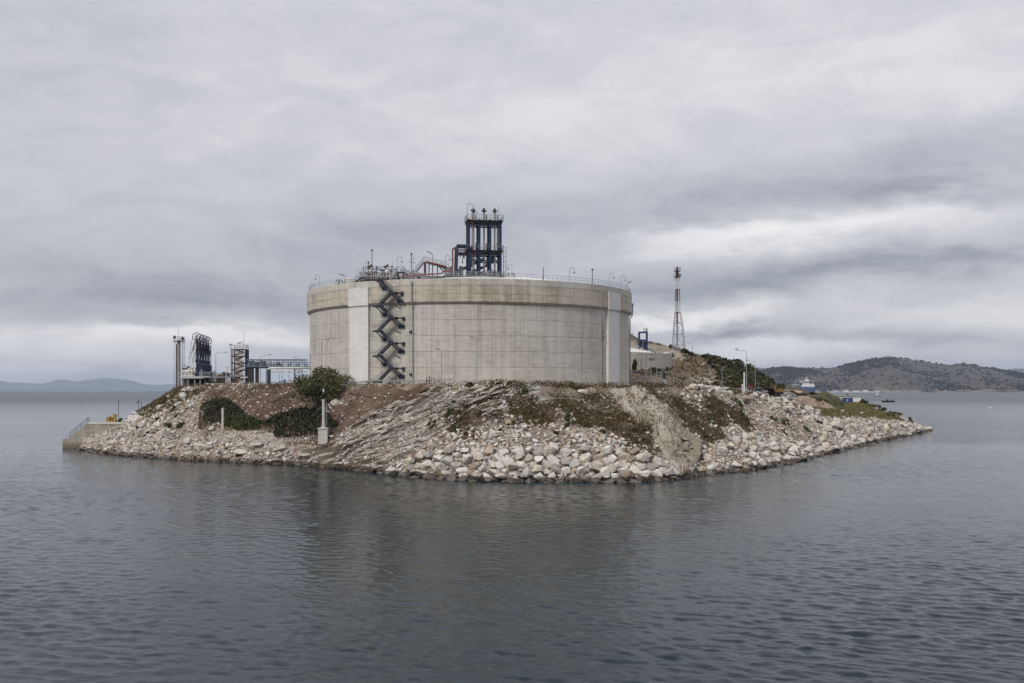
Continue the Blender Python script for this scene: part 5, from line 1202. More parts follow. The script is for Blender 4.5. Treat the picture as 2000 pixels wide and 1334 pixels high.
q = L(430, 749, 298); t = thing('jetty_catwalk', 'grey jetty catwalk on columns between loading arms and stair tower', 'catwalk', q)
MB().box(0, 0, 1.8, 10.5, 3, .25).build('deck', M['grey'], t); MB().rail([(-5.2, -1.5, 1.9), (5.2, -1.5, 1.9)], 1.1, .035, .75).rail([(-5.2, 1.5, 1.9), (5.2, 1.5, 1.9)], 1.1, .035, .75).build('deck_rail', M['dgrey'], t)
for x in (-4.5, -2, .5, 3, 5): MB().box(x, .5, -.8, .35, .35, 5).build('column', M['dgrey'], t)
MB().box(-1.5, 1.3, .3, 6, .3, 2.7).box(3.8, .9, .2, 2.2, .5, 2.7).build('wall', M['dgrey'], t)
# steel stair tower
DS = 285.0; ms = DS / FPX; q = P(465, 749, DS); t = thing('stair_tower', 'dark steel stair tower with orange stairs beside the pipe bridge', 'tower', q)
H = (749 - 682) * ms
for x in (-1.7, 2.1):
    for y in (0, 2.6): MB().box(x, y, H / 2 - 1, .3, .3, H + 2).build('column', M['black'], t)
MB().box(2.3, 1.0, H / 2 - 1, .6, 1.6, H + 1.9).build('duct', M['navy'], t); MB().tube((-2.1, -.2, -1.5), (-2.1, -.2, H + .6), .07, 6).build('downpipe', M['panelgrey'], t)
for k in range(6):
    z = H * k / 5.0; d_ = MB().box(.1, 1.3, z - .07, 4.1, 2.9, .16).build('deck', M['black'], t)
    if k < 5:
        z2 = H * (k + 1) / 5.0; s = 1 if k % 2 == 0 else -1
        flight(t, (-1.3 * s, .45, z + .05), (1.2 * s, .45, z + (z2 - z) * .52), .8, 'orange', 'orange', 'flight', 6); flight(t, (1.2 * s, 1.6, z + (z2 - z) * .52), (-1.3 * s, 1.6, z2), .8, 'orange', 'panelgrey', 'flight', 6)
        mb = MB(); mb.bar((-1.7, -.05, z), (2.1, -.05, z2), .09); mb.bar((2.1, -.05, z), (-1.7, -.05, z2), .09); mb.build('brace', M['dgrey'], t)
MB().rail([(-1.9, -.1, H), (2.2, -.1, H), (2.2, 2.7, H)], 1.15, .045, .9).build('top_rail', M['grey'], t); MB().bar((-2.1, 0, H), (-2.1, 0, H + 1.4), .1).bar((-2.5, 0, H + 1.35), (-1.6, 0, H + 1.35), .22).bar((.5, 0, H), (.5, 0, H + 1.9), .1).bar((-.2, 0, H + 1.6), (1.1, 0, H + 1.9), .18).build('floodlight', M['dgrey'], t)
MB().tube((1.3, 1, H), (1.3, 1, H + 4.8), .05, 5).build('antenna', M['galv'], t)
# pipe bridge truss
DB = 268.0; mB = DB / FPX; a_, b_ = P(481, 716, DB), P(606, 715, DB); t = thing('truss_bridge', 'blue grey truss bridge carrying pipes from the stair tower to the tank', 'bridge', a_)
Lb = (b_ - a_).x; hb = (716 - 702.5) * mB
for y in (0, 2.6):
    nm = 'truss'; mb = MB(); mb.bar((0, y, hb), (Lb * .92, y, hb), .26); mb.bar((0, y, 0), (Lb, y, 0), .22)
    tr = mb.build(nm, M['bluegrey'], t); n_ = 7
    for k in range(n_):
        x0 = Lb * .92 * k / n_; x1 = Lb * .92 * (k + 1) / n_; xm = (x0 + x1) / 2
        mb = MB(); mb.bar((x0, y, 0), (xm, y, hb), .13); mb.bar((xm, y, hb), (x1, y, 0), .13); mb.bar((x1, y, 0), (x1, y, hb), .16); mb.build('diagonal', M['bluegrey'], tr)
mb = MB(); mb.box(Lb / 2, 1.3, -.12, Lb, 2.6, .12)
for k in range(24): mb.box(Lb * k / 23, 1.3, -.3, .12, 2.6, .3)
mb.build('deck', M['dgrey'], t); MB().rail([(Lb * .3, -.1, 0), (Lb, -.1, 0)], 1.1, .035, .55).rail([(Lb * .3, 2.7, 0), (Lb, 2.7, 0)], 1.1, .035, .7).build('deck_rail', M['bluegrey'], t)
for px, w, mt, yb in ((498.5, .30, 'bluegrey', 751), (573.6, .34, 'bluegrey', 751), (588, .2, 'bluegrey', 751), (488, .5, 'black', 751), (500, .8, 'black', 751)): MB().box((px - 481) * mB, 1.2, -(yb - 716) * mB / 2, w, w, (yb - 716) * mB + .6).build('column', M[mt], t)
mb = MB(); 
for x0, z0 in (((573.6 - 481) * mB, -4.6), ((573.6 - 481) * mB, -2.4)): mb.bar((x0, 1.2, z0), (x0 + 2.0, 1.2, z0 + 2.2), .12); mb.bar((x0 + 2, 1.2, z0), (x0, 1.2, z0 + 2.2), .12)
mb.box((581 - 481) * mB, 1.2, -2.4, 2.1, .2, .2).build('brace', M['bluegrey'], t)
MB().box(1.2, 1.2, .75, 1.0, 1.8, 1.4).box(2.6, 1.2, .6, 1.3, 1.8, 1.3).box(4.2, 1.2, .7, 1.3, 1.8, 1.5).build('valve_enclosure', M['dgrey'], t)
MB().box((484 - 481) * mB + .5, 1.0, -2.3, 1.4, 1.4, 3.8).build('equipment_box', M['black'], t)
random.seed(4); mb = MB()
for k in range(22): x = random.uniform(0, Lb * .55); mb.bar((x, .5, 0), (x, .5, random.uniform(.6, 1.4)), .12); mb.box(x, .5, random.uniform(.3, 1.1), .35, .3, .25)
mb.build('valves', M['grey'], t)
pipe('white_pipeline', 'thick white pipe under the truss bridge turning down into a grey column', [P(524, 751, 266), P(524, 719, 266), P(612, 718.6, 266)], .27, 'cream'); pipe('white_pipeline', 'long thin white pipe lying along the ground below the stair tower', [P(402, 750, 262), P(523, 750.5, 262)], .16, 'cream')
t = thing('cable_duct', 'grey square cable duct below the elbow of the white pipe', 'duct', P(524.5, 752, 265.5)); MB().box(-.35, 0, 2, .5, .7, 4.2).build('casing', M['bluegrey'], t); MB().box(.3, .2, 2, .35, .5, 4.0).build('ladder_back', M['navy'], t)
pipe('grey_pipeline', 'thin pale pipe running under the truss bridge', [P(530, 726.5, 266), P(600, 726, 266)], .1, 'panelgrey'); pipe('cream_pipeline', 'short cream pipe at the foot of the stair tower', [P(472, 737, 283), P(490, 737, 283), P(497, 732, 283)], .14, 'cream')
# street lamps
def street_lamp(px, yb, yt, hx, hy, d, lb_, grp='street lamps', gull=False):
    p = P(px, yb, d); m_ = d / FPX; p.z -= .6; h = (yb - yt) * m_ + .6; e = Vector(((hx - px) * m_, 0, (yb - hy) * m_ + .6)); t = thing('street_lamp', lb_, 'street lamp', p, 0, grp)
    c = Vector((e.x * .15, 0, h + (e.z - h) * .7)); MB().path([(0, 0, 0), (0, 0, h * .5), (0, 0, h), tuple(c), tuple(e)], [.10, .085, .07, .055, .05], 7).build('pole', M['galv'], t)
    s = 1 if e.x > 0 else -1; MB().prism([(e.x - .1 * s, -.16, e.z - .1), (e.x + .15 * s, -.18, e.z + .12), (e.x + .75 * s, -.15, e.z + .14), (e.x + .8 * s, -.12, e.z + .02), (e.x + .1 * s, -.14, e.z - .14)], (0, .34, 0)).build('lamp_head', M['grey'], t)
    MB().box(e.x + .4 * s, 0, e.z - .08, .5, .22, .07).build('lamp_cover', M['lampglass'], t)
    return t, p + e
street_lamp(421.5, 751, 691, 438, 688, 262, 'street lamp with arm to the right between loading arms and stair tower')
street_lamp(508.5, 751, 699, 524, 693, 262, 'street lamp rising through the left half of the truss bridge')
street_lamp(584 + 0, 751, 703, 580, 699, 275, 'short lamp behind the right end of the truss bridge')
street_lamp(605.5, 752, 693, 619, 686.5, 226, 'lamp post at the left edge of the tank wall')
street_lamp(628, 752, 668, 640, 661, 214, 'tall lamp post in front of the tank behind the broad tree')
street_lamp(862, 752, 686, 857, 682, 196, 'lamp post in front of the tank wall right of the staircase'); street_lamp(930.5, 752, 662, 924, 658, 196, 'lamp post before the middle of the tank wall'); street_lamp(1121, 752, 690, 1113, 685, 197, 'lamp post before the tank wall left of the right buttress')
t1, h1 = street_lamp(1458, 760, 690, 1442, 683.5, 254, 'tallest street lamp on the right plateau, nearest one', 'lamps on the right plateau'); t2, h2 = street_lamp(1475, 760, 711, 1462, 704, 300, 'farther street lamp on the right plateau', 'lamps on the right plateau')
street_lamp(1352.5, 690, 673, 1347, 669.5, 440, 'small lamp on the hilltop right of the flare tower', 'lamps on the right plateau')
def gull(p, lb_, s=1.0, fly=False, rz=0):
    t = thing('gull', lb_, 'gull', p, rz, 'gulls'); mb = MB()
    mb.path([(-.25 * s, 0, .14 * s), (-.12 * s, 0, .18 * s), (.06 * s, 0, .22 * s), (.16 * s, 0, .30 * s), (.24 * s, 0, .31 * s), (.32 * s, 0, .29 * s)], [.02 * s, .08 * s, .10 * s, .06 * s, .05 * s, .01 * s], 8)
    if fly:
        for y in (-1, 1): mb.add([(-.1 * s, 0, .24 * s), (.1 * s, 0, .24 * s), (.05 * s, y * .35 * s, .42 * s), (-.12 * s, y * .35 * s, .42 * s), (-.15 * s, y * .75 * s, .36 * s), (-.05 * s, 0, .21 * s)], [(0, 1, 2, 3), (3, 2, 4), (0, 3, 5)])
    else: mb.bar((0, .03 * s, 0), (0, .03 * s, .14 * s), .02 * s); mb.bar((0, -.03 * s, 0), (0, -.03 * s, .14 * s), .02 * s)
    mb.build('body', M['gull'], t, smooth=True)
gull(h1 + Vector((-.5, 0, .14)), 'gull perched on the tallest lamp of the right plateau', 1.6); gull(h2 + Vector((-.3, 0, .14)), 'gull perched on the farther lamp of the right plateau', 1.6)
gull(P(181, 768.5, 500), 'left gull of a pair flying low over the sea on the left', 2.2, True, .5); gull(P(185, 769, 505), 'right gull of a pair flying low over the sea on the left', 2.2, True, -.4)
for px, py, lb_ in ((1645, 806, 'left gull standing on the armour rocks below the grass'), (1683, 810, 'right gull standing on the armour rocks below the grass')):
    g_ = hit(px, py + 3)
    if g_: gull(g_ + Vector((0, 0, .6)), lb_, 2.0)
# signs by the road
for px, mt, lb_, sq in ((556, 'signblue', 'round blue road sign on a thin post under the truss bridge', 0), (567, 'cloth', 'small red and white notice board under the truss bridge', 1)):
    p = P(px, 753, 235); t = thing('road_sign', lb_, 'sign', p); MB().tube((0, 0, -.5), (0, 0, 1.5), .04, 6).build('post', M['galv'], t)
    if sq: MB().box(0, -.05, 1.0, .55, .05, .8).build('board', M['white'], t); MB().box(0, -.085, 1.2, .5, .02, .22).build('stripe', M[mt], t)
    else: MB().lathe([(.02, 0), (.32, 0), (.32, .04), (.02, .04)], 16, (0, -.06, 1.1), 'y').build('disc', M[mt], t)
for px, yt, lb_ in ((545.5, 728, 'first thin grey pole under the truss bridge'), (551, 724, 'second thin grey pole under the truss bridge'), (564.5, 722, 'grey pole between the blue sign and the notice board')):
    p = P(px, 753, 240); t = thing('thin_pole', lb_, 'pole', p); h = (753 - yt) * .12; MB().tube((0, 0, -.5), (0, 0, h), .06, 6).build('shaft', M['galv'], t); MB().lathe([(.07, 0), (.07, .05), (.01, .09)], 6, (0, 0, h)).build('cap', M['dgrey'], t)
# guard rails along the rim
def guardrail(name, label, pts, d_label):
    o = pts[0]; t = thing(name, label, 'guardrail', o); pts = [p - o for p in pts]
    mb = MB()
    for a, b in zip(pts, pts[1:]):
        for dz in (.52, .66): mb.bar(a + Vector((0, 0, dz)), b + Vector((0, 0, dz)), .06, .13)
        mb.bar(a + Vector((0, .03, .59)), b + Vector((0, .03, .59)), .03, .1)
    mb.build('beam', M['galv'], t); first_ = None
    for a, b in zip(pts, pts[1:]):
        k = max(1, int((b - a).length / 2.2))
        for i in range(k):
            c = a.lerp(b, i / k)
            if first_ is None: first_ = MB().box(0, 0, 0, .1, .12, 1.3).build('post', M['galv'], t); first_.location = c
            else: w_ = bpy.data.objects.new('post', first_.data); COL.objects.link(w_); w_.parent = t; w_.location = c
rowc = 4.06
def on_rim(px, back=.06):
    j = int(np.argmin(abs(rowpar - (4 + back)))); i = int(np.argmin(abs(PXs[j] - px) + (G2[j, :, 1] > 330) * 1e4)); return Vector(G2[j, i])
guardrail('guardrail', 'grey steel guardrail along the rim below the tank staircase', [on_rim(p_) for p_ in (598, 650, 690, 730, 770, 810, 850, 880)], '')
guardrail('guardrail', 'grey steel guardrail along the road on the right plateau', [drop(p_, d_) + Vector((0, 0, .1)) for p_, d_ in ((1335, 236), (1375, 244), (1420, 252), (1460, 260), (1500, 268))], '')
# junction posts at the guardrail end, pipes from the rim down the ledge
t = thing('pipe_stand', 'cluster of weathered pipe stubs at the end of the guardrail', 'pipe stand', on_rim(842)); mb = MB()
for x, h in ((-.7, 1.3), (-.2, 1.5), (.25, 1.35), (.7, 1.2)): MB().tube((x, 0, -.4), (x, 0, h), .1, 7).build('stub', M['wood'], t)
def on_slope(pts, lift=.12): 
    r_ = []
    for a, b in pts:
        h_ = hit(a, b)
        if h_ is not None: r_.append(h_ + Vector((0, -.1, lift)))
    return r_
def hose(name, label, pts, r, mat, cat):
    pts = on_slope(pts)
    if len(pts) < 2: return
    fine = []
    P_ = np.array([tuple(p) for p in pts]); f = cr(P_, np.linspace(0, len(pts) - 1, len(pts) * 4)); o = Vector(f[0]); t = thing(name, label, cat, o)
    MB().path([Vector(v) - o for v in f], r, 6).build('run', M[mat], t)
hose('white_hose', 'pale hose hanging in a loop across the brown hollow', [(868, 783), (900, 783), (920, 790), (935, 800), (960, 803), (985, 798), (1000, 792), (1020, 784)], .07, 'hose', 'hose')
hose('white_pipe', 'pale double pipe running level below the rim left of the dark boulder', [(1040, 785), (1065, 783), (1080, 780), (1110, 780), (1134, 782)], .10, 'hose', 'pipe')
hose('white_hose', 'pale hose sagging from the pipe end towards the bare rock slab', [(1134, 780), (1150, 792), (1165, 796), (1178, 786), (1186, 770)], .06, 'hose', 'hose')
hose('drain_pipe', 'weathered drain pipe lying down the ledge from the guardrail end', [(840, 758), (815, 770), (790, 786), (765, 798), (735, 812), (700, 828)], .17, 'wood', 'pipe')
hose('black_hose', 'thin black hose lying across the red earth left of the tree', [(495, 772), (510, 782), (530, 786), (545, 782), (560, 774)], .06, 'black', 'hose'); hose('white_hose', 'pale hose on the red earth left of the tree', [(530, 776), (550, 772), (570, 764), (582, 760)], .07, 'hose', 'hose')
hose('black_hose', 'thin black hose on the red earth right of the tree', [(680, 768), (700, 772), (720, 776), (735, 777)], .06, 'black', 'hose')
# beacon, stakes
q = hit(632, 862); s = q.y / FPX; t = thing('shore_beacon', 'white beacon column on a square plinth near the left shore', 'beacon', q)
MB().box(0, 0, .95, 1.75, 1.75, 2.9).build('plinth', M['beacon'], t); MB().box(0, 0, 2.45, 2.0, 2.0, .22).box(0, 0, 2.65, 1.0, 1.0, .2).build('plinth_cap', M['beacon'], t)
MB().lathe([(.34, 2.7), (.30, 3.4), (.27, 7.6), (.36, 7.65), (.36, 7.9), (.1, 7.95)], 12).build('column', M['beacon'], t); MB().tube((0, 0, 7.9), (0, 0, 9.4), .05, 6).bar((0, 0, 8.2), (-.5, 0, 8.7), .05).bar((-.5, 0, 8.7), (-.3, 0, 9.0), .05).build('mast', M['black'], t)
MB().lathe([(.05, 9.3), (.15, 9.4), (.17, 9.65), (.12, 9.9), (.03, 9.95)], 10).build('lantern', M['lampglass'], t); mb = MB(); ladder(mb, (.45, -.25, 2.7), (.45, -.25, 7.6), .35, .45); mb.build('ladder', M['grey'], t)
for px, yb, yt, w, mt, lb_, nm in ((435, 838, 798, .42, 'beacon', 'short white post standing between two dark shrubs', 'white_post'), (390, 838, 806, .45, 'wood', 'weathered dark wooden stake on the left slope', 'wooden_stake'), (358, 830, 823, .3, 'wood', 'short rusty stub left of the wooden stake', 'iron_stub')):
    q = hit(px, yb)
    if q is None: continue
    h = (yb - yt) * q.y / FPX; t = thing(nm, lb_, 'post', q); MB().bar((0, 0, -.4), (.12 if nm != 'white_post' else 0, 0, h), w, w).build('shaft', M[mt], t); MB().box(.12 if nm != 'white_post' else 0, 0, h + .05, w * 1.3, w * 1.3, .16).build('cap', M[mt], t)
# concrete pier
DP = 252.0; p0 = P(122, 876, DP); pc = lambda px, py, d=DP: P(px, py, d) - p0
t = thing('concrete_pier', 'weathered concrete pier with steps down to the sea on the left', 'pier', p0)
poly = [pc(171, 890), pc(171, 826), pc(246, 826), pc(262, 826), pc(262, 890)]
MB().prism(poly, (0, 7, 0)).build('body', M['pier'], t); MB().prism([pc(122, 890), pc(122, 857), pc(137, 856), pc(137, 890)], (0, 6.5, 0)).build('landing_block', M['pier'], t)
ns = 10
for i in range(ns):
    x0 = 137 + 34 * i / ns; x1 = 137 + 34 * (i + 1) / ns; y0 = 854 - 27.5 * (i + 1) / ns; MB().prism([pc(x0, 890), pc(x0, y0), pc(x1, y0), pc(x1, 890)], (0, 6.8, 0)).build('step', M['pier'], t)
MB().prism([pc(250, 826), pc(250, 811), pc(273, 811), pc(273, 826)], (0, 3, 0)).build('parapet_block', M['butt'], t); MB().prism([pc(170.6, 827.5), pc(170.6, 825.2), pc(262, 825.2), pc(262, 827.5)], (0, -.12, 0)).build('edge_kerb', M['butt'], t)
mb = MB(); pts = [pc(136.5, 855), pc(171, 826), pc(174, 825.5)]; mb.rail(pts, 1.25, .05, 2.2); mb.build('handrail', M['dgrey'], t)
for px, yb, yt, d, lb_, hd in ((231.5, 822, 783, 256, 'thin pole beside the yellow machine on the pier', 0), (271, 811, 782, 256, 'lamp pole at the root of the pier', 1), (276, 811, 786, 260, 'thin rod right of the pier lamp pole', 0)):
    p = P(px, yb, d); h = (yb - yt) * d / FPX; q_ = thing('pier_pole', lb_, 'pole', p); MB().tube((0, 0, -.5), (0, 0, h), .07, 6).build('shaft', M['dgrey'], q_); MB().box(0, 0, h, .2, .2, .3).build('head', M['black'], q_)
    if hd: MB().bar((0, 0, h - .3), (-.4, 0, h - .5), .06).box(-.4, 0, h - .6, .25, .25, .3).build('lamp', M['black'], q_)
q = P(218, 824, 255); t = thing('quick_release_hook', 'yellow mooring hook machine on the pier', 'mooring hook', q); MB().box(0, 0, .25, 2.4, 1.2, .5).box(-.7, 0, .8, .9, .9, .9).build('base', M['yellow'], t)
MB().box(.75, 0, 1.0, .6, .7, 1.1).lathe([(.1, -.4), (.42, -.35), (.42, .35), (.1, .4)], 12, (.8, 0, 1.65), 'y').build('capstan', M['yellow'], t); MB().bar((-.9, 0, .9), (-.3, 0, 1.5), .3).bar((.0, -.3, .5), (.35, -.5, 1.0), .28).bar((-.2, .2, .6), (.1, .2, 1.2), .3).build('hook', M['yellow'], t); MB().box(-.3, -.5, .6, .3, .2, .5).box(.4, -.5, .8, .2, .2, .4).build('motor', M['black'], t)
q = P(235.5, 824, 256); t = thing('net_pile', 'heap of lime green netting on the pier beside the yellow machine', 'netting', q); r_ = np.random.RandomState(5); c_ = crown_points(260, r_, (0, 0, .35), (.7, .6, .5), 7); c_[:, 2] = abs(c_[:, 2]); V, F_, T = leaves(c_, .3, [(.30, .40, .10), (.18, .26, .07), (.03, .04, .03)], r_); fast_mesh('netting', V, F_, M['leaf'], T, parent=t)

# ------------------------------------------------------------------ right: hill, second tank, flare
def strip_surface(rows, ncol, sub, amp, freq, seed):
    """rows: lists of (px, py, d); returns smooth grid of world points"""
    arr = np.array([cr(np.array([tuple(P(*c)) for c in r]), np.linspace(0, len(r) - 1, ncol)) for r in rows])
    g = np.zeros(((len(rows) - 1) * sub + 1, ncol, 3))
    for j in range(g.shape[0]):
        i = min(j // sub, len(rows) - 2); f = j / sub - i; g[j] = arr[i] * (1 - f) + arr[i + 1] * f
    n = norms(g); d = (fbm(g[..., 0] * freq, g[..., 1] * freq, g[..., 2] * freq, 5, seed) - .5) * amp; return g + n * d[..., None]
HR_ = [
    [(1150, 757, 275), (1232, 756, 277), (1300, 757, 277), (1345, 758, 282), (1420, 758, 292), (1480, 760, 310), (1540, 766, 350), (1600, 769, 420)],
    [(1150, 735, 292), (1232, 734, 293), (1300, 733, 297), (1340, 722, 325), (1420, 738, 330), (1480, 750, 345), (1540, 766, 380), (1600, 769, 440)],
    [(1150, 724, 300), (1232, 724, 305), (1316, 722, 335), (1345, 700, 350), (1410, 716, 360), (1470, 739, 380), (1530, 762, 410), (1600, 769, 460)],
    [(1150, 700, 380), (1232, 694, 380), (1310, 692, 385), (1345, 694, 390), (1400, 706, 400), (1455, 726, 420), (1510, 753, 440), (1600, 768, 480)],
    [(1150, 636, 455), (1228, 650, 450), (1262, 664, 450), (1300, 674, 450), (1345, 690, 450), (1400, 702, 450), (1450, 720, 460), (1500, 748, 470), (1560, 767, 500)],
    [(1150, 720, 560), (1228, 720, 560), (1300, 730, 560), (1345, 735, 560), (1400, 740, 560), (1450, 745, 560), (1500, 755, 560), (1560, 765, 560)]]
gh = strip_surface(HR_, 200, 22, 3.4, .07, 301); hx, hy = proj(gh); nh = norms(gh)
wj = (fbm(gh[..., 0] * .15, gh[..., 1] * .15, gh[..., 2] * .15, 4, 310) - .5) * 40
h_green = ((hx + wj * .8 - 1380) * .9 > (np.maximum(hy, 690) - 700) * .55).astype(float) * (hx > 1370)
h_cut = in_poly(hx + wj * .4, hy + wj * .4, [(1225, 664), (1262, 672), (1300, 676), (1335, 690), (1335, 702), (1225, 700)]).astype(float)
h_pale = in_poly(hx + wj * .5, hy + wj * .4, [(1385, 712), (1400, 730), (1418, 757), (1408, 757), (1392, 738)]) | in_poly(hx + wj * .3, hy + wj * .3, [(1360, 704), (1378, 710), (1380, 716), (1362, 709)]) | in_poly(hx + wj * .7, hy + wj * .5, [(1345, 735), (1395, 732), (1405, 748), (1350, 748)]) 
n1_ = fbm(gh[..., 0] * .3, gh[..., 1] * .3, gh[..., 2] * .3, 5, 320); n2_ = fbm(gh[..., 0] * .9, gh[..., 1] * .9, gh[..., 2] * .9, 4, 321)
Ch = np.zeros_like(gh) + np.array((.115, .078, .045)); Ch = lerp3(Ch, (.17, .125, .07), np.clip(n1_ * 4 - 1.8, 0, 1)); Ch = lerp3(Ch, (.06, .058, .026), np.clip(n2_ * 4 - 2.1, 0, 1) * .8)
Ch = lerp3(Ch, (.30, .25, .195), h_cut * np.clip(n1_ * 4 - 1.0, .3, 1)); Ch = lerp3(Ch, (.42, .38, .33), h_pale * np.clip(n2_ * 5 - 2.0, 0, 1)); Ch = lerp3(Ch, (.085, .066, .036), h_green * .85)
idx = np.arange(gh.shape[0] * gh.shape[1]).reshape(gh.shape[:2]); fq = np.stack([idx[:-1, :-1], idx[:-1, 1:], idx[1:, 1:], idx[1:, :-1]], -1).reshape(-1, 4)
tag(fast_mesh('scrub_hill', gh.reshape(-1, 3), fq, M['terrain'], Ch.reshape(-1, 3)), 'brown and green hill behind the tank', kind='structure')
def hill_leaves(name, gridpts, nrm, wmap, nclump, per, rlo, rhi, leaf, pal, seed, label, kind='stuff'):
    r = np.random.RandomState(seed); a = np.linalg.norm(np.cross(np.gradient(gridpts, axis=1), np.gradient(gridpts, axis=0)), axis=2) * wmap; w = a.ravel(); k = r.choice(w.size, nclump, p=w / w.sum())
    c = gridpts.reshape(-1, 3)[k] + r.normal(size=(nclump, 3)) * np.array([.8, .8, .1]) * rhi; rad = rlo + (rhi - rlo) * r.rand(nclump) ** 2
    d = r.normal(size=(nclump, per, 3)); d /= np.linalg.norm(d, axis=2, keepdims=True); d[..., 2] = np.abs(d[..., 2]) * 1.0 - .1
    pts = c[:, None, :] + d * rad[:, None, None] * r.uniform(.6, 1.0, (nclump, per, 1)); V, F_, T = leaves(pts.reshape(-1, 3), leaf, pal, r, 1.5)
    tn = np.repeat(r.uniform(.65, 1.35, nclump), per * 4); return tag(fast_mesh(name, V, F_, M['leaf'], T * tn[:, None]), label, kind=kind)
fr_ = ((nh * (np.array([0, 0, ZC]) - gh)).sum(2) > 0) * (gh[..., 1] < 470)
hill_leaves('maquis_scrub', gh, nh, (h_green * np.clip((1530 - hx) / 40, 0, 1) + .012 * (hx > 1300) * (hx < 1500)) * fr_, 430, 60, .5, 2.2, .7, PAL_DARK + PAL_OLIVE[:2] + PAL_HEATH[2:4], 330, 'dense dark green scrub on the right flank of the hill')
hill_leaves('hill_weeds', gh, nh, (1 - h_green) * (1 - h_cut) * fr_ * (hx > 1228), 500, 14, .25, .7, .34, PAL_HEATH + PAL_DRY[:2] + PAL_OLIVE, 331, 'dry weeds on the brown face of the hill')
bvh_h = BVHTree.FromPolygons([tuple(v) for v in gh.reshape(-1, 3)], fq.tolist())
def hit_h(px, py):
    d = Vector(((px - 1000) / FPX, 1, (HZ - py) / FPX)).normalized(); h = bvh_h.ray_cast(Vector((0, 0, ZC)), d); return h[0]
def hill_bush(px, py, w, h, lb_, pal, seed, n=700):
    q = hit_h(px, py)
    if q is None: return
    s = q.y / FPX; t = thing('evergreen_bush', lb_, 'bush', q, 0, 'bushes on the hill'); r = np.random.RandomState(seed); c = crown_points(n, r, (0, 0, h * s * .45), (w * s * .5, w * s * .4, h * s * .55), 10, bottom=-.4); V, F_, T = leaves(c, .45, pal, r); fast_mesh('foliage', V, F_, M['leaf'], T, parent=t)
hill_bush(1237, 725, 14, 22, 'dark bush against the second tank wall beside the big tank', PAL_DARK, 341); hill_bush(1276, 726, 22, 8, 'low dark bush under the second tank wall', PAL_DARK, 342); hill_bush(1304, 724, 9, 7, 'small olive bush at the right foot of the second tank', PAL_OLIVE, 343); hill_bush(1289, 726, 9, 6, 'small green bush between two others under the second tank', PAL_GREEN, 347)
for i, (px, py, w, h) in enumerate(((1267, 666, 12, 9), (1312, 681, 14, 8), (1338, 690, 16, 9), (1350, 695, 12, 8), (1375, 699, 14, 7))): hill_bush(px, py, w, h, ('round dark bush on the skyline right of the small blue tower', 'dark bush on the skyline above the rock cutting', 'dark bush at the foot of the flare tower', 'dark bush just right of the flare tower', 'low dark bush on the ridge before the green flank')[i], PAL_DARK, 350 + i)
# second tank
T2 = Vector((15.0, 336.0, 0)); t = thing('smaller_storage_tank', 'second concrete tank with a white domed roof half hidden behind the big tank', 'storage tank', (T2.x, T2.y, 12)); mb = MB(); mb.lathe([(36.9, 0), (36.9, 13.6), (36.2, 13.6), (36.2, 13.3)], 120); mb.build('wall', M['wall'], t)
MB().lathe([(36.2 * k, 13.3 + 4.6 * (1 - k * k)) for k in (1, .9, .75, .6, .4, .2, .02)], 72).build('roof_dome', M['white'], t, smooth=True)
me = None
for i in range(5, 16):
    if me is None: ob = arc_block(36.7, 37.0, 3, 13.55, R(7.2), gap=.05).build('wall_panel', M['wall'], t); me = ob.data
    else: ob = bpy.data.objects.new('wall_panel', me); COL.objects.link(ob); ob.parent = t
    ob.rotation_euler = (0, 0, i * R(7.2))
mb = MB()
for i in range(150):
    a, b = 2 * math.pi * i / 150, 2 * math.pi * (i + 1) / 150; mb.bar((36.6 * math.cos(a), 36.6 * math.sin(a), 14.5), (36.6 * math.cos(b), 36.6 * math.sin(b), 14.5), .07); mb.bar((36.6 * math.cos(a), 36.6 * math.sin(a), 13.5), (36.6 * math.cos(a), 36.6 * math.sin(a), 14.5), .06)
mb.build('railing', M['grey'], t)
mb = MB(); q = P(1273, 701, 305) - T2 - Vector((0, 0, 12)); mb.box(q.x, q.y + .3, q.z, 1.6, .5, .25).bar((q.x - .6, q.y + .3, q.z), (q.x - .3, q.y + .6, q.z - .6), .15).bar((q.x + .6, q.y + .3, q.z), (q.x + .3, q.y + .6, q.z - .6), .15).build('wall_bracket', M['black'], t)
q = P(1256.5, 690, 325); s = 325 / FPX; t = thing('small_pump_tower', 'small blue steel tower on the roof of the second tank', 'tower', q); w = 15 * s; H = 41 * s
for x in (-w / 2, w / 2):
    for y in (0, w * .7): MB().box(x, y, H / 2 - 1, .42, .42, H + 2).build('column', M['blue'], t)
for z in (H, H * .62, H * .32): MB().box(0, w * .35, z, w + .4, w * .8, .5).build('deck', M['blue'], t)
MB().box(w * .3, w * .3, H * .3, w * .5, .6, H * .5).box(-w * .3, w * .3, H * .47, w * .35, .6, H * .25).build('panel', M['navy'], t); MB().bar((-w / 2, 0, H * .32), (w / 2, 0, H * .62), .25).bar((-w / 2, 0, 0), (w / 2, 0, H * .32), .25).build('brace', M['blue'], t)
q2 = P(1259.5, 651, 326); t = thing('white_vessel', 'white vessel on top of the small blue tower', 'vessel', q2); MB().lathe([(.5, 0), (.55, .2), (.55, 1.5), (.3, 1.8), (.1, 1.9)], 12).build('shell', M['white'], t); MB().rail([(-.6, -.6, 0), (.7, -.6, 0), (.7, .6, 0)], 1.6, .06, .4).build('railing', M['white'], t)
random.seed(31)
t = thing('roof_pipework', 'jumble of red and grey pipes at the foot of the small blue tower', 'pipework', P(1243, 690, 322)); o = P(1243, 690, 322)
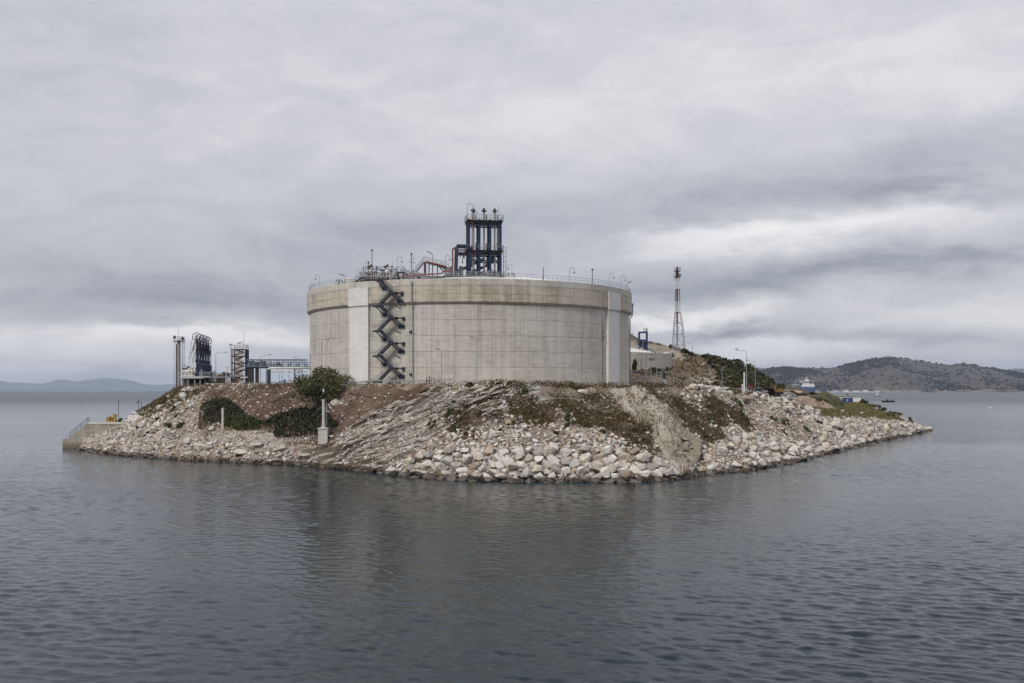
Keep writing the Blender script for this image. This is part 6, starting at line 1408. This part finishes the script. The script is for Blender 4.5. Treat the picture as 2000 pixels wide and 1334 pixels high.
for i in range(14):
    c = P(1230 + i * 2.0, 690, 322 + i % 3) - o; h = random.uniform(.5, 2.4); MB().bar((c.x, c.y, -1), (c.x, c.y, h), random.uniform(.1, .25)).bar((c.x - .8, c.y, h * .7), (c.x + .8, c.y, h * .7), .12).build('pipe', M[('red', 'grey', 'dgrey', 'galv')[i % 4]], t)
stairs('roof_stairs', 'dark stair down the right side of the second tank roof', P(1281, 692, 318), P(1268, 680, 322), 1.0, 'dgrey', 8)
pipe('white_pipeline', 'white pipe low on the rim of the second tank at its right end', [P(1292, 692, 335), P(1305, 689, 336), P(1314, 688, 337)], .3, 'white'); pipe('white_pipeline', 'second white pipe below another at the right end of the second tank', [P(1290, 696, 333), P(1312, 692.5, 334)], .3, 'white'); pipe('white_pipeline', 'white pipe crossing the slope at the foot of the flare tower', [P(1318, 696, 400), P(1330, 690, 405), P(1338, 694, 400), P(1344, 702, 395)], .35, 'white')
# retaining wall
t = thing('retaining_wall', 'low curved concrete retaining wall right of the big tank', 'wall', P(1228, 752, 266)); o = P(1228, 752, 266); pts = [(1226, 754), (1226, 741), (1240, 738), (1255, 736.5), (1275, 736.5), (1290, 739), (1302, 744), (1306, 754)]; MB().prism([P(a, b, 266) - o for a, b in pts], (0, .6, 0)).build('body', M['band'], t); mb = MB()
for (a, b), (c, d) in zip(pts[1:-1], pts[2:-1]): mb.bar(P(a, b, 266) - o + Vector((0, .3, .06)), P(c, d, 266) - o + Vector((0, .3, .06)), .8, .14)
mb.build('coping', M['butt'], t)
for px, yt, yb, d, lb_ in ((1261, 693, 754, 262, 'tall thin pole right of the big tank'), (1293, 694, 754, 262, 'tall thin pole right of the blue cabinet'), (1316, 694, 754, 264, 'tall thin pole at the right end of the second tank'), (1271, 714, 730, 290, 'first short fence pole below the second tank'), (1282.5, 715, 730, 290, 'second short fence pole below the second tank'), (1306.5, 716, 748, 275, 'medium pole right of the retaining wall'), (1322, 735, 753, 268, 'short pole beyond the retaining wall'), (1346.5, 720, 756, 275, 'thin pole at the foot of the brown slope'), (1410.5, 719, 757, 285, 'thin pole in front of the green flank')):
    p = P(px, yb, d); s = d / FPX; t = thing('fence_pole', lb_, 'pole', p, 0, 'thin poles right of the big tank'); MB().tube((0, 0, -.8), (0, 0, (yb - yt) * s), .07, 6).build('shaft', M['galv'], t); MB().box(0, 0, (yb - yt) * s, .22, .18, .2).build('head', M['grey'], t)
q = P(1297.5, 744, 274); t = thing('blue_cabinet', 'blue cabinet standing on the slope above the retaining wall', 'cabinet', q); MB().box(0, .3, 1.0, .7, .5, 2.6).build('body', M['blue'], t); MB().box(.1, .03, 1.1, .4, .05, 2.0).build('door', M['navy'], t)
t = thing('blue_pipe', 'blue pipe running level below the second tank', 'pipe', P(1235, 727, 288)); MB().tube((0, 0, 0), P(1310, 731, 300) - P(1235, 727, 288), .18, 8).build('run', M['navy'], t); MB().bar((4, .3, -1.2), (4, .3, 0), .15).bar((8, .8, -1.2), (8, .8, 0), .15).build('support', M['galv'], t)
# flare tower
DF = 415.0; sf = DF / FPX; q = P(1325, 692, DF); t = thing('flare_tower', 'red and white banded flare stack inside a steel lattice on the hill', 'tower', q); z_ = lambda py: (692 - py) * sf; x_f = lambda px: (px - 1325) * sf
bands = [(700, 632, 'galv'), (632, 610, 'flarered'), (610, 589, 'panelgrey'), (589, 565, 'flarered'), (565, 543, 'panelgrey')]
for a, b, mt in bands: MB().tube((x_f(1322.6), 0, z_(a)), (x_f(1322.6), 0, z_(b)), .36, 10).build('stack', M[mt], t)
MB().lathe([(.4, z_(543)), (.62, z_(541)), (.62, z_(530)), (.45, z_(528)), (.35, z_(523)), (.1, z_(522))], 12, (x_f(1322.6), 0, 0)).build('burner', M['rust'], t)
pf = MB().box(x_f(1322.6), 0, z_(541), 2.4, 2.0, .2).box(x_f(1322.6), 0, z_(529.5), 2.4, 2.0, .2).build('platform', M['rust'], t); MB().rail([(x_f(1322.6) - 1.2, -1, z_(541)), (x_f(1322.6) + 1.2, -1, z_(541)), (x_f(1322.6) + 1.2, 1, z_(541))], 1.2, .06, .6).rail([(x_f(1322.6) - 1.2, -1, z_(529)), (x_f(1322.6) + 1.2, -1, z_(529))], 1.2, .06, .6).build('platform_rail', M['rust'], pf)
MB().bar((x_f(1322.6), 0, z_(527)), (x_f(1330), 0, z_(524)), .15).bar((x_f(1322.6), 0, z_(523)), (x_f(1324), 0, z_(521)), .4).build('pilot_pipe', M['black'], t); MB().bar((x_f(1318.5), 0, z_(541)), (x_f(1318.7), 0, z_(549)), .2).bar((x_f(1327.4), 0, z_(535)), (x_f(1327.4), 0, z_(550)), .15).build('conduit', M['rust'], t)
legs = []
lv = [(692, 1313.5, 1338.5), (674, 1314.5, 1336.8), (653, 1315.8, 1334.6), (631.6, 1317, 1332.3), (610, 1318.7, 1328.2), (589, 1319, 1327.6), (565, 1319.4, 1327.2)]
def corners(l): w = (l[2] - l[1]) * sf / 2; c = x_f((l[1] + l[2]) / 2); return [Vector((c - w, -w, z_(l[0]))), Vector((c + w, -w, z_(l[0]))), Vector((c + w, w, z_(l[0]))), Vector((c - w, w, z_(l[0])))]
for k in range(4):
    for i in range(len(lv) - 1): mt = 'galv' if i < 3 else ('flarered' if i % 2 else 'panelgrey'); MB().bar(corners(lv[i])[k], corners(lv[i + 1])[k], .2 if i < 3 else .13).build('leg', M[mt], t)
for i in range(len(lv) - 1):
    mb = MB(); A4, B4 = corners(lv[i]), corners(lv[i + 1])
    for k in range(4):
        mb.bar(B4[k], B4[(k + 1) % 4], .16); 
        if i < 3: mb.bar(A4[k], B4[(k + 1) % 4], .1); mb.bar(A4[(k + 1) % 4], B4[k], .1)
        else:
            for u in range(3): mb.bar(A4[k].lerp(B4[k], u / 3), A4[(k + 1) % 4].lerp(B4[(k + 1) % 4], (u + 1) / 3), .08)
    mb.build('lattice', M['galv' if i < 3 else ('flarered' if i % 2 else 'panelgrey')], t)
# things on the right plateau
q = P(1453.5, 760, 256); t = thing('concrete_pole', 'pale square concrete pole beside the tallest lamp', 'pole', q); MB().box(0, 0, 1.6, .32, .32, 5.4).build('shaft', M['butt'], t); MB().box(0, 0, 4.35, .4, .4, .14).build('cap', M['dgrey'], t)
q = P(1450.5, 759, 258); t = thing('meter_cabinet', 'white meter cabinet beside the concrete pole', 'cabinet', q); MB().box(0, 0, .35, .45, .35, 1.5).build('body', M['white'], t); MB().box(0, -.19, .4, .35, .03, 1.1).build('door', M['panelgrey'], t)
q = P(1466, 761, 262); t = thing('red_pump', 'small red pump trolley between the two lamps', 'pump', q); MB().box(0, 0, .6, 1.1, .8, .7).box(-.3, 0, 1.1, .3, .4, .4).build('body', M['cloth'], t); MB().lathe([(.1, -.1), (.28, -.08), (.28, .08), (.1, .1)], 12, (-.35, -.45, .1), 'y').build('wheel', M['black'], t); MB().lathe([(.1, -.1), (.28, -.08), (.28, .08), (.1, .1)], 12, (.35, -.45, .1), 'y').build('wheel', M['black'], t)
q = P(1482, 763.5, 272); t = thing('blue_skip', 'low blue grey skip right of the red pump', 'skip', q); MB().prism([(-.75, 0, -.1), (.75, 0, -.1), (.9, 0, .75), (-.9, 0, .75)], (0, 1.2, 0)).build('body', M['navy'], t); MB().box(0, .6, .78, 1.9, 1.4, .08).build('lid', M['panelgrey'], t)
for k, px in enumerate((1375, 1395, 1412)):
    q = drop(px, 268); t = thing('parked_van', ('white van parked behind the guardrail, left one', 'white van parked behind the guardrail, middle one', 'pale van parked behind the guardrail, right one')[k], 'van', q, .1); MB().box(0, 0, .75, 2.6, 1.5, .9).prism([(-1.2, -.7, 1.2), (.5, -.7, 1.2), (.3, -.7, 1.55), (-1.15, -.7, 1.55)], (0, 1.4, 0)).build('body', M['white'], t); MB().box(-.4, -.72, 1.35, 1.3, .05, .25).build('window', M['glass'], t)
    for x in (-.8, .8): MB().lathe([(.05, -.1), (.3, -.1), (.3, .1), (.05, .1)], 12, (x, -.7, .3), 'y').build('wheel', M['black'], t)
def mound(name, label, px, py, d, w, dp, h, colr, seed, peak=.5, shear=0):
    """heap of loose earth: rounded heightfield"""
    c = P(px, py, d); nx, ny = 56, 26; u = np.linspace(-1, 1, nx); v = np.linspace(-1, 1, ny); U, V_ = np.meshgrid(u, v); rr = np.sqrt(U ** 2 + V_ ** 2)
    prof_ = np.clip(1 - rr ** 2.2, 0, 1) ** .8; nz = fbm(U * 4 + seed, V_ * 3, 0, 4, seed); Z = h * prof_ * (.72 + .56 * nz) - .6 * (rr > .98)
    g = np.stack([c.x + U * w, c.y + V_ * dp, c.z + Z], -1); n2 = fbm(g[..., 0] * .6, g[..., 1] * .6, g[..., 2] * .6, 4, seed + 1); Cc = np.zeros_like(g) + np.array(colr); Cc = lerp3(Cc, tuple(x * .55 for x in colr), np.clip(n2 * 4 - 1.9, 0, 1)); Cc = lerp3(Cc, tuple(min(.6, x * 1.4) for x in colr), np.clip(n2 * -4 + 1.8, 0, 1) * .6)
    idx = np.arange(nx * ny).reshape(ny, nx); fq = np.stack([idx[:-1, :-1], idx[:-1, 1:], idx[1:, 1:], idx[1:, :-1]], -1).reshape(-1, 4); o = fast_mesh(name, g.reshape(-1, 3), fq, M['terrain'], Cc.reshape(-1, 3)); tag(o, label, kind='structure'); return g
mound('sand_mound', 'heap of pale sand behind the excavator', 1536, 770, 400, 9.5, 5, 1.7, (.40, .31, .22), 401); mound('gravel_mound', 'small grey gravel heap right of the excavator', 1538, 772, 338, 3.2, 3, 1.1, (.22, .21, .20), 402)
mg_ = mound('earth_mound', 'tan earth bank falling to the terrace', 1562, 802, 345, 12.5, 9, 4.7, (.33, .245, .185), 403); mound('grassy_mound', 'grass topped mound behind the earth bank', 1608, 790, 380, 7.5, 6, 4.4, (.075, .072, .03), 404)
hill_leaves('mound_grass', mg_, norms(mg_), np.clip((mg_[..., 2] - 9.5) / 2, 0, 1) * (mg_[..., 0] > P(1588, 770, 345).x), 200, 14, .2, .5, .3, PAL_OLIVE + PAL_HEATH, 405, 'grass along the top of the earth bank')
# excavator
q = P(1519, 770, 330); t = thing('excavator', 'yellow tracked excavator with raised dark boom beside the sand heap', 'excavator', q, .15); M['digger'] = plain('digger_yellow', (.26, .14, .03), .6, .4, rust=.7)
for y in (-.9, .9): tr = MB(); tr.prism([(-1.6, y, .1), (-1.3, y, 0), (1.3, y, 0), (1.6, y, .1), (1.7, y, .45), (1.3, y, .8), (-1.3, y, .8), (-1.7, y, .45)], (0, .5, 0)); tr.build('track', M['black'], t)
MB().box(0, .2, 1.2, 2.4, 2.0, .8).box(.9, .2, 1.5, 1.0, 1.9, .9).build('body', M['digger'], t); cb_ = MB().prism([(-1.2, -.6, 1.2), (-.2, -.6, 1.2), (-.2, -.6, 2.7), (-.9, -.6, 2.7), (-1.2, -.6, 2.0)], (0, 1.0, 0)).build('cab', M['digger'], t); MB().box(-.6, -.63, 2.15, .7, .04, .8).build('window', M['glass'], cb_)
MB().bar((-.9, .6, 1.4), (-2.0, .6, 3.2), .35, .45).bar((-2.0, .6, 3.2), (-1.8, .6, 3.0), .4).build('boom', M['wood'], t); MB().bar((-1.9, .6, 3.2), (-2.4, .6, 1.2), .28, .35).build('stick', M['wood'], t); MB().prism([(-2.7, .2, 1.3), (-2.2, .2, 1.2), (-2.1, .2, .6), (-2.6, .2, .4), (-2.9, .2, .8)], (0, .8, 0)).build('bucket', M['digger'], t)
# containers on the terrace
def container(px0, px1, yt, yb, d, mt, lb_, emblem=False):
    a = P(px0, yb, d); w = (px1 - px0) * d / FPX; h = (yb - yt) * d / FPX; t = thing('shipping_container', lb_, 'container', a, 0, 'containers on the terrace'); MB().box(w / 2, 1.2, h / 2 - .1, w, 2.4, h + .2).build('body', M[mt], t)
    mb = MB(); n = max(6, int(w / .35))
    for k in range(n): mb.box(w * (k + .5) / n, -.02, h / 2, w / n * .5, .06, h * .9)
    mb.build('corrugation', M[mt], t); MB().box(w / 2, 0, h + .05, w + .06, .14, .16).box(w / 2, 0, .0, w + .06, .14, .16).box(0, 0, h / 2, .14, .14, h).box(w, 0, h / 2, .14, .14, h).build('frame', M[mt], t)
    if emblem:
        mb = MB(); c = (w * .42, -.075, h * .62)
        for k in range(14):
            a0 = .6 + k * .33; a1 = a0 + .33; mb.bar((c[0] + .55 * math.cos(a0), c[1], c[2] + .5 * math.sin(a0)), (c[0] + .55 * math.cos(a1), c[1], c[2] + .5 * math.sin(a1)), .05, .16)
        mb.box(c[0] + .1, c[1], c[2] + .05, .5, .05, .14).box(c[0] + .1, c[1], c[2] - .2, .7, .05, .14); mb.build('emblem', M['white'], t)
container(1631.5, 1646.5, 778, 787.5, 545, 'panelgrey', 'pale grey container left of the blue one'); container(1647.5, 1665.5, 777.5, 787.5, 540, 'shipblue', 'blue container with a white emblem', True); container(1667, 1681.5, 777.5, 786.5, 548, 'white', 'white container right of the blue one')
q = P(1640, 778, 570); t = thing('site_hut', 'long low hut with greenish roof behind the containers', 'hut', q); MB().box(2, 2, -.5, 12, 4, 3.0).build('walls', M['panelgrey'], t); MB().prism([(-4.3, -.3, 1.0), (8.3, -.3, 1.0), (8.3, 2, 1.7), (-4.3, 2, 1.7)], (0, 0, .15)).build('roof', plain('faded_green_roof', (.16, .17, .12), .8, .2), t)
def bush_at(q, w, h, lb_, pal, seed, n=500, leaf=.5):
    t = thing('shrub', lb_, 'shrub', q); r = np.random.RandomState(seed); c = crown_points(n, r, (0, 0, h * .45), (w * .5, w * .4, h * .55), 9, bottom=-.4); V, F_, T = leaves(c, leaf, pal, r); fast_mesh('foliage', V, F_, M['leaf'], T, parent=t)
bush_at(drop(1686, 535, 7.5), 5, 2.8, 'grey green bush right of the white container', PAL_OLIVE, 501); bush_at(P(1655, 779, 575), 3, 3, 'dark bush behind the blue container', PAL_DARK, 502); bush_at(drop(1700, 480, 7.5), 9, 1.8, 'low bush on the right edge of the terrace', [(.11, .11, .04), (.09, .09, .035)], 503); bush_at(drop(1722, 440, 7.0), 5, 2.2, 'bush near the water on the right edge of the terrace', [(.08, .085, .034), (.06, .065, .03)], 504); bush_at(drop(1742, 385, 6.0), 7, 2.2, 'olive bush above the armour rocks of the right point', [(.10, .10, .04), (.075, .08, .03)], 505); bush_at(drop(1690, 560, 7.5), 7, 2.5, 'spindly bush farthest back on the terrace', PAL_OLIVE, 506)
# ------------------------------------------------------------------ far shore, ship, boats
M['farhill'] = M['terrain']
def far_range(name, label, sil, d_shore, d_ridge, base_py, colA, colB, seed, ncol=420, nrow=70, amp=.14, shore=True):
    s = np.array(sil, float); px = np.linspace(s[0, 0], s[-1, 0], ncol); py = np.interp(px, s[:, 0], s[:, 1]); g = np.zeros((nrow, ncol, 3)); zr = np.array([P(a, b, d_ridge).z for a, b in zip(px, py)])
    for j in range(nrow):
        f = j / (nrow - 1); d = d_shore + (d_ridge - d_shore) * f
        g[j, :, 0] = (px - 1000) / FPX * d; g[j, :, 1] = d; g[j, :, 2] = -2 + (zr + 2) * (f ** .8)
    k = 1.0 / (d_ridge * .02); nz = fbm(g[..., 0] * k, g[..., 1] * k * .8, seed, 5, seed) - .5; rd = np.abs(fbm(g[..., 0] * k * 1.6, g[..., 1] * k * .5, seed, 4, seed + 5) - .5)
    f = np.linspace(0, 1, nrow)[:, None]; g[..., 2] += (nz * .9 - rd * 1.2 + .12) * zr[None] * amp * 4 * f * (1.02 - f) ; g[..., 2] += (fbm(g[..., 0] * k * 5, g[..., 1] * k * 5, 0, 3, seed + 9) - .5) * zr.max() * .035 * np.clip(f * 4, 0, 1)
    n1 = fbm(g[..., 0] * k * 2, g[..., 1] * k * 2, 0, 5, seed + 2); n2 = fbm(g[..., 0] * k * 12, g[..., 1] * k * 12, 0, 3, seed + 3); C_ = np.zeros_like(g) + np.array(colA); C_ = lerp3(C_, colB, np.clip(n1 * 4 - 1.6, 0, 1)); C_ = lerp3(C_, tuple(x * .4 for x in colA), np.clip(n2 * 5 - 2.6, 0, 1) * .8)
    if shore: C_ = lerp3(C_, (.21, .17, .14), np.clip((.07 + .10 * (n1 - .5) - f) * 14, 0, 1) * np.clip(n1 * 4 - 1.4, 0, 1))
    # far slope so that the range is a body, not a card
    back = g[-1:].repeat(8, 0).copy()
    for j in range(8): u = (j + 1) / 8; back[j, :, 1] += (d_ridge - d_shore) * u; back[j, :, 2] *= (1 - u); back[j, :, 2] -= 3 * u
    G_ = np.vstack([g, back]); Cc = np.vstack([C_, C_[-1:].repeat(8, 0)]); idx = np.arange(G_.shape[0] * ncol).reshape(-1, ncol); fq = np.stack([idx[:-1, :-1], idx[:-1, 1:], idx[1:, 1:], idx[1:, :-1]], -1).reshape(-1, 4)
    tag(fast_mesh(name, G_.reshape(-1, 3), fq, M['terrain_far'], Cc.reshape(-1, 3), smooth=True), label, kind='structure'); return g
def far_mat():
    t = NT('far_hillside'); a = t.n('ShaderNodeVertexColor'); a.layer_name = 'tone'; p = t.pos(); g = t.noise(p, .03, 7, .75); col = t.mix(1.0, a.outputs['Color'], t.ramp(g, [(.3, (.45, .45, .45)), (.5, (1, 1, 1)), (.75, (1.5, 1.48, 1.44))]), 'MULTIPLY'); return t.done(col, .95)
M['terrain_far'] = far_mat()
FH = [(1380, 727), (1440, 724), (1480, 722), (1500, 719), (1535, 715), (1560, 717.5), (1600, 719), (1620, 719), (1650, 714), (1680, 706), (1710, 700.5), (1740, 697.5), (1770, 700), (1800, 706), (1830, 711), (1850, 712.5), (1880, 710), (1900, 713), (1950, 722), (2000, 730), (2100, 738), (2300, 742), (2600, 750)]
fg = far_range('far_headland', 'grey brown scrubby headland across the water on the right', FH, 6900, 8300, 766, (.046, .040, .031), (.08, .067, .05), 601)
hill_leaves('far_scrub', fg, norms(fg), np.clip(fbm(fg[..., 0] * .004, fg[..., 1] * .002, 0, 5, 650) * 7 - 3.1, .05, 1) * (fg[..., 2] > 8), 9000, 8, 4, 13, 9, [(.020, .021, .014), (.028, .028, .018), (.016, .017, .012)], 651, 'dark shrubs dotted over the far headland')
far_range('blue_ridge', 'hazy blue ridge behind the far headland', [(1300, 738), (1400, 726), (1450, 718.5), (1480, 717.5), (1510, 722), (1600, 735), (1800, 735), (1930, 732), (1965, 724), (1985, 719), (2010, 721), (2100, 730), (2300, 740)], 13500, 16000, 763, (.06, .07, .06), (.08, .085, .07), 611, 200, 24, shore=False)
far_range('distant_mountains', 'pale blue mountains on the left horizon', [(-400, 752), (-200, 745), (-60, 738), (0, 743), (20, 747), (60, 748.5), (85, 749.5), (110, 742), (130, 741.5), (152, 745), (180, 741), (203, 738), (235, 740.5), (255, 743), (275, 749), (300, 752), (345, 750), (420, 754), (520, 757), (620, 757), (700, 760)], 40000, 44000, 762, (.06, .075, .06), (.10, .10, .08), 621, 260, 24, shore=False)
# far shore jetty, buildings
random.seed(77)
t = thing('far_jetty', 'long low concrete jetty below the far headland', 'jetty', P(1660, 767, 6700)); o = P(1660, 767, 6700)
for a, b, h in ((1590, 1640, 7), (1640, 1715, 9), (1735, 1790, 5)):
    A, B = P(a, 767, 6700) - o, P(b, 767, 6720) - o; MB().box((A.x + B.x) / 2, 0, h / 2 - 1.5, (B - A).x, 25, h).build('quay', M['butt'], t)
for i in range(9): px = 1600 + i * 20; A = P(px, 767, 6690) - o; MB().box(A.x, -8, 4, 6, 6, 14).build('pile', M['dgrey'], t)
for i, (px, w, h, mt, lb_) in enumerate(((1608, 34, 22, 'navy', 'blue shed beside the tanker stern on the far shore'), (1632, 30, 12, 'panelgrey', 'pale low shed on the far shore right of the blue one'), (1652, 26, 14, 'white', 'white hut in the middle of the far shore'), (1672, 40, 10, 'cream', 'long cream shed on the far shore'), (1690, 24, 14, 'white', 'small white block right of the long cream shed'), (1712, 20, 12, 'panelgrey', 'last pale hut on the far shore'))):
    q = P(px, 766.8, 6860); q.z = 2; t = thing('far_building', lb_, 'building', q, 0, 'buildings on the far shore'); MB().box(0, 0, h / 2, w, 30, h).build('walls', M[mt], t); MB().prism([(-w / 2 - 1, -16, h), (w / 2 + 1, -16, h), (w / 2 + 1, -16, h + 1), (0, -16, h + 4), (-w / 2 - 1, -16, h + 1)], (0, 32, 0)).build('roof', M['dgrey'], t)
# tanker
DT = 6300.0; sT = DT / FPX; q = P(1593, 766.5, DT); q.z = 0; t = thing('tanker_ship', 'blue hulled tanker with white superstructure moored under the far headland', 'ship', q, -.12)
hl = 92 * sT; bh = 10.5 * sT; mb = MB(); secs = []
for f, wd, b0 in ((0, .62, .55), (.03, .82, .25), (.1, 1, 0), (.85, 1, 0), (.95, .7, 0), (1.0, .08, .1)): secs.append((f, wd, b0))
vs = []; hb_ = 22
for f, wd, b0 in secs:
    x = -f * hl
    for y, z in ((-1, bh), (-1, bh * .45), (-.85, b0 * bh - 2), (.85, b0 * bh - 2), (1, bh * .45), (1, bh)): vs.append((x, y * hb_ * wd, z))
fs = []
for k in range(len(secs) - 1):
    for e in range(6): fs.append((k * 6 + e, k * 6 + (e + 1) % 6, k * 6 + 6 + (e + 1) % 6, k * 6 + 6 + e))
fs += [tuple(range(5, -1, -1)), tuple(range(len(vs) - 6, len(vs)))]
mb.add(vs, fs); mb.build('hull', M['shipblue'], t); MB().box(-hl * .5, 0, 1.2, hl * .84, hb_ * 2.02, 5).build('boot_stripe', M['shipred'], t); MB().box(-hl * .5, 0, bh + .6, hl * .96, hb_ * 1.9, 2).build('deck', M['bluegrey'], t)
z0 = bh; sp_ = MB()
for (x0, x1, w, h0, h1) in ((3, 27, 40, 0, 7), (4, 25, 36, 7, 4.5), (9, 25, 34, 11.5, 4), (7, 29, 46, 15.5, 3.5), (13, 21, 20, 19, 4)): MB().box(-(x0 + x1) / 2 * sT, 0, z0 + (h0 + h1 / 2) * sT * .62, (x1 - x0) * sT, w, h1 * sT * .62).build('superstructure', M['white'], t)
fn = MB(); fn.box(-9.5 * sT, 0, z0 + 10 * sT, 6 * sT, 14, 7 * sT); fn.build('funnel', M['navy'], t); MB().box(-17.0 * sT, 0, z0 + 16 * sT, 1.1 * sT, 3, 8 * sT).box(-17 * sT, 0, z0 + 18 * sT, 4 * sT, 2, 1.2).build('mast', M['white'], t)
MB().box(-10 * sT, -24, z0 + 9 * sT, 5 * sT, .8, 3.2 * sT).box(-17 * sT, -23.5, z0 + 10.7 * sT, 16 * sT, .6, 1.2 * sT).build('window_band', M['glass'], t)
MB().box(-38 * sT, 0, z0 + 4.5 * sT, 14 * sT, 20, 1.0 * sT).box(-33 * sT, 0, z0 + 2.2 * sT, .8 * sT, 4, 4 * sT).box(-43 * sT, 0, z0 + 2.2 * sT, .8 * sT, 4, 4 * sT).box(-39 * sT, 0, z0 + 6 * sT, .5 * sT, 3, 11 * sT).box(-62 * sT, 0, z0 + 2 * sT, .6 * sT, 3, 6 * sT).build('manifold_crane', M['white'], t); MB().box(-86 * sT, 0, z0 + 4 * sT, 1.0 * sT, 4, 9 * sT).build('foremast', M['white'], t)
# boats
q = P(1713, 774.6, 2253); q.z = 0; s = 2253 / FPX; t = thing('white_motorboat', 'white cabin boat heading right far out on the water', 'boat', q); hlb = 7 * s
def boat_hull(L_, wd, h, mt, par):
    vs = []
    for f, w, zz_ in ((-1, .8, 0), (-.3, 1, 0), (.5, .85, .05), (.85, .4, .2), (1.0, .03, .35)):
        for y, z in ((-1, h), (-.6, -.3), (.6, -.3), (1, h)): vs.append((f * L_, y * w * wd, z + zz_ * h))
    fs = [(k * 4 + e, k * 4 + (e + 1) % 4, k * 4 + 4 + (e + 1) % 4, k * 4 + 4 + e) for k in range(4) for e in range(4)] + [(3, 2, 1, 0), (16, 17, 18, 19)]
    return MB().add(vs, fs).build('hull', M[mt], par)
boat_hull(hlb, 2.4, 2.6, 'grey', t); MB().box(.5, 0, 3.8, 6.5, 3.4, 2.8).box(.2, 0, 6, 3.4, 2.6, 1.8).build('cabin', M['white'], t); MB().box(3.7, 0, 4.2, .2, 2.8, 1.1).box(.4, -1.75, 4.2, 4.5, .1, 1.0).build('window', M['glass'], t); MB().bar((0, 0, 7), (0, 0, 10.5), .22).build('mast', M['white'], t)
q = P(1735, 785.5, 1210); q.z = 0; s = 1210 / FPX; t = thing('black_motorboat', 'black open motorboat with a wake behind it', 'boat', q); boat_hull(12.8 * s, 1.9, 1.7, 'boatblack', t); MB().box(-1.2, 0, 2.3, 1.8, 1.4, 1.7).box(-1.4, 0, 3.5, 1.5, 1.6, .3).bar((-.4, 0, 2.6), (.4, 0, 3.2), .5).build('console', M['black'], t); MB().box(-7.2, 0, 1.8, .8, .8, 1.6).build('outboard_motor', M['dgrey'], t); MB().bar((2, -1.3, 2.0), (7, -.5, 2.7), .1).build('bow_rail', M['dgrey'], t)
def wake(px0, px1, py, d, w, lb_):
    a, b = P(px0, py, d), P(px1, py, d); n = 30; r = np.random.RandomState(3); V = []; fs = []
    for i in range(n + 1):
        f = i / n; x = a.x + (b.x - a.x) * f; ww = w * (.25 + .75 * f) * r.uniform(.6, 1.2); V += [(x, d - ww, .03), (x, d, .10 * (1 - f) + .05), (x, d + ww, .03)]
    for i in range(n): fs += [(i * 3, i * 3 + 3, i * 3 + 4, i * 3 + 1), (i * 3 + 1, i * 3 + 4, i * 3 + 5, i * 3 + 2)]
    o = fast_mesh('boat_wake', V, fs, M['foam'], smooth=True); tag(o, lb_, kind='stuff')
wake(1722, 1704, 786.4, 1210, 3.0, 'white wake of the black motorboat'); wake(1707, 1700, 775.2, 2253, 6, 'white wake of the white cabin boat')
q = P(1934.5, 797, 811); q.z = 0; t = thing('marker_buoy', 'small pale buoy alone on the water at the far right', 'buoy', q); MB().lathe([(.5, -.3), (.75, 0), (.7, .4), (.25, .7), (.2, 1.6), (.05, 1.7)], 10).build('float', M['white'], t); MB().box(0, 0, 1.8, .3, .3, .3).build('top_mark', M['black'], t)

# ------------------------------------------------------------------ air
def haze(dens):
    X, Y1 = 47500.0, 47500.0; mb = MB(); mb.box(0, 0, 349, 2 * X, 2 * Y1, 710)
    m = bpy.data.materials.new('pale_haze'); m.use_nodes = True; nt = m.node_tree; nt.nodes.clear(); v = nt.nodes.new('ShaderNodeVolumePrincipled'); v.inputs['Color'].default_value = (.62, .745, .96, 1); v.inputs['Density'].default_value = dens; v.inputs['Anisotropy'].default_value = .0
    o = nt.nodes.new('ShaderNodeOutputMaterial'); nt.links.new(v.outputs[0], o.inputs['Volume']); h = mb.build('haze', m); tag(h, 'thin pale sea haze', kind='stuff')
HAZE = 2.7e-5
if HAZE: haze(HAZE)
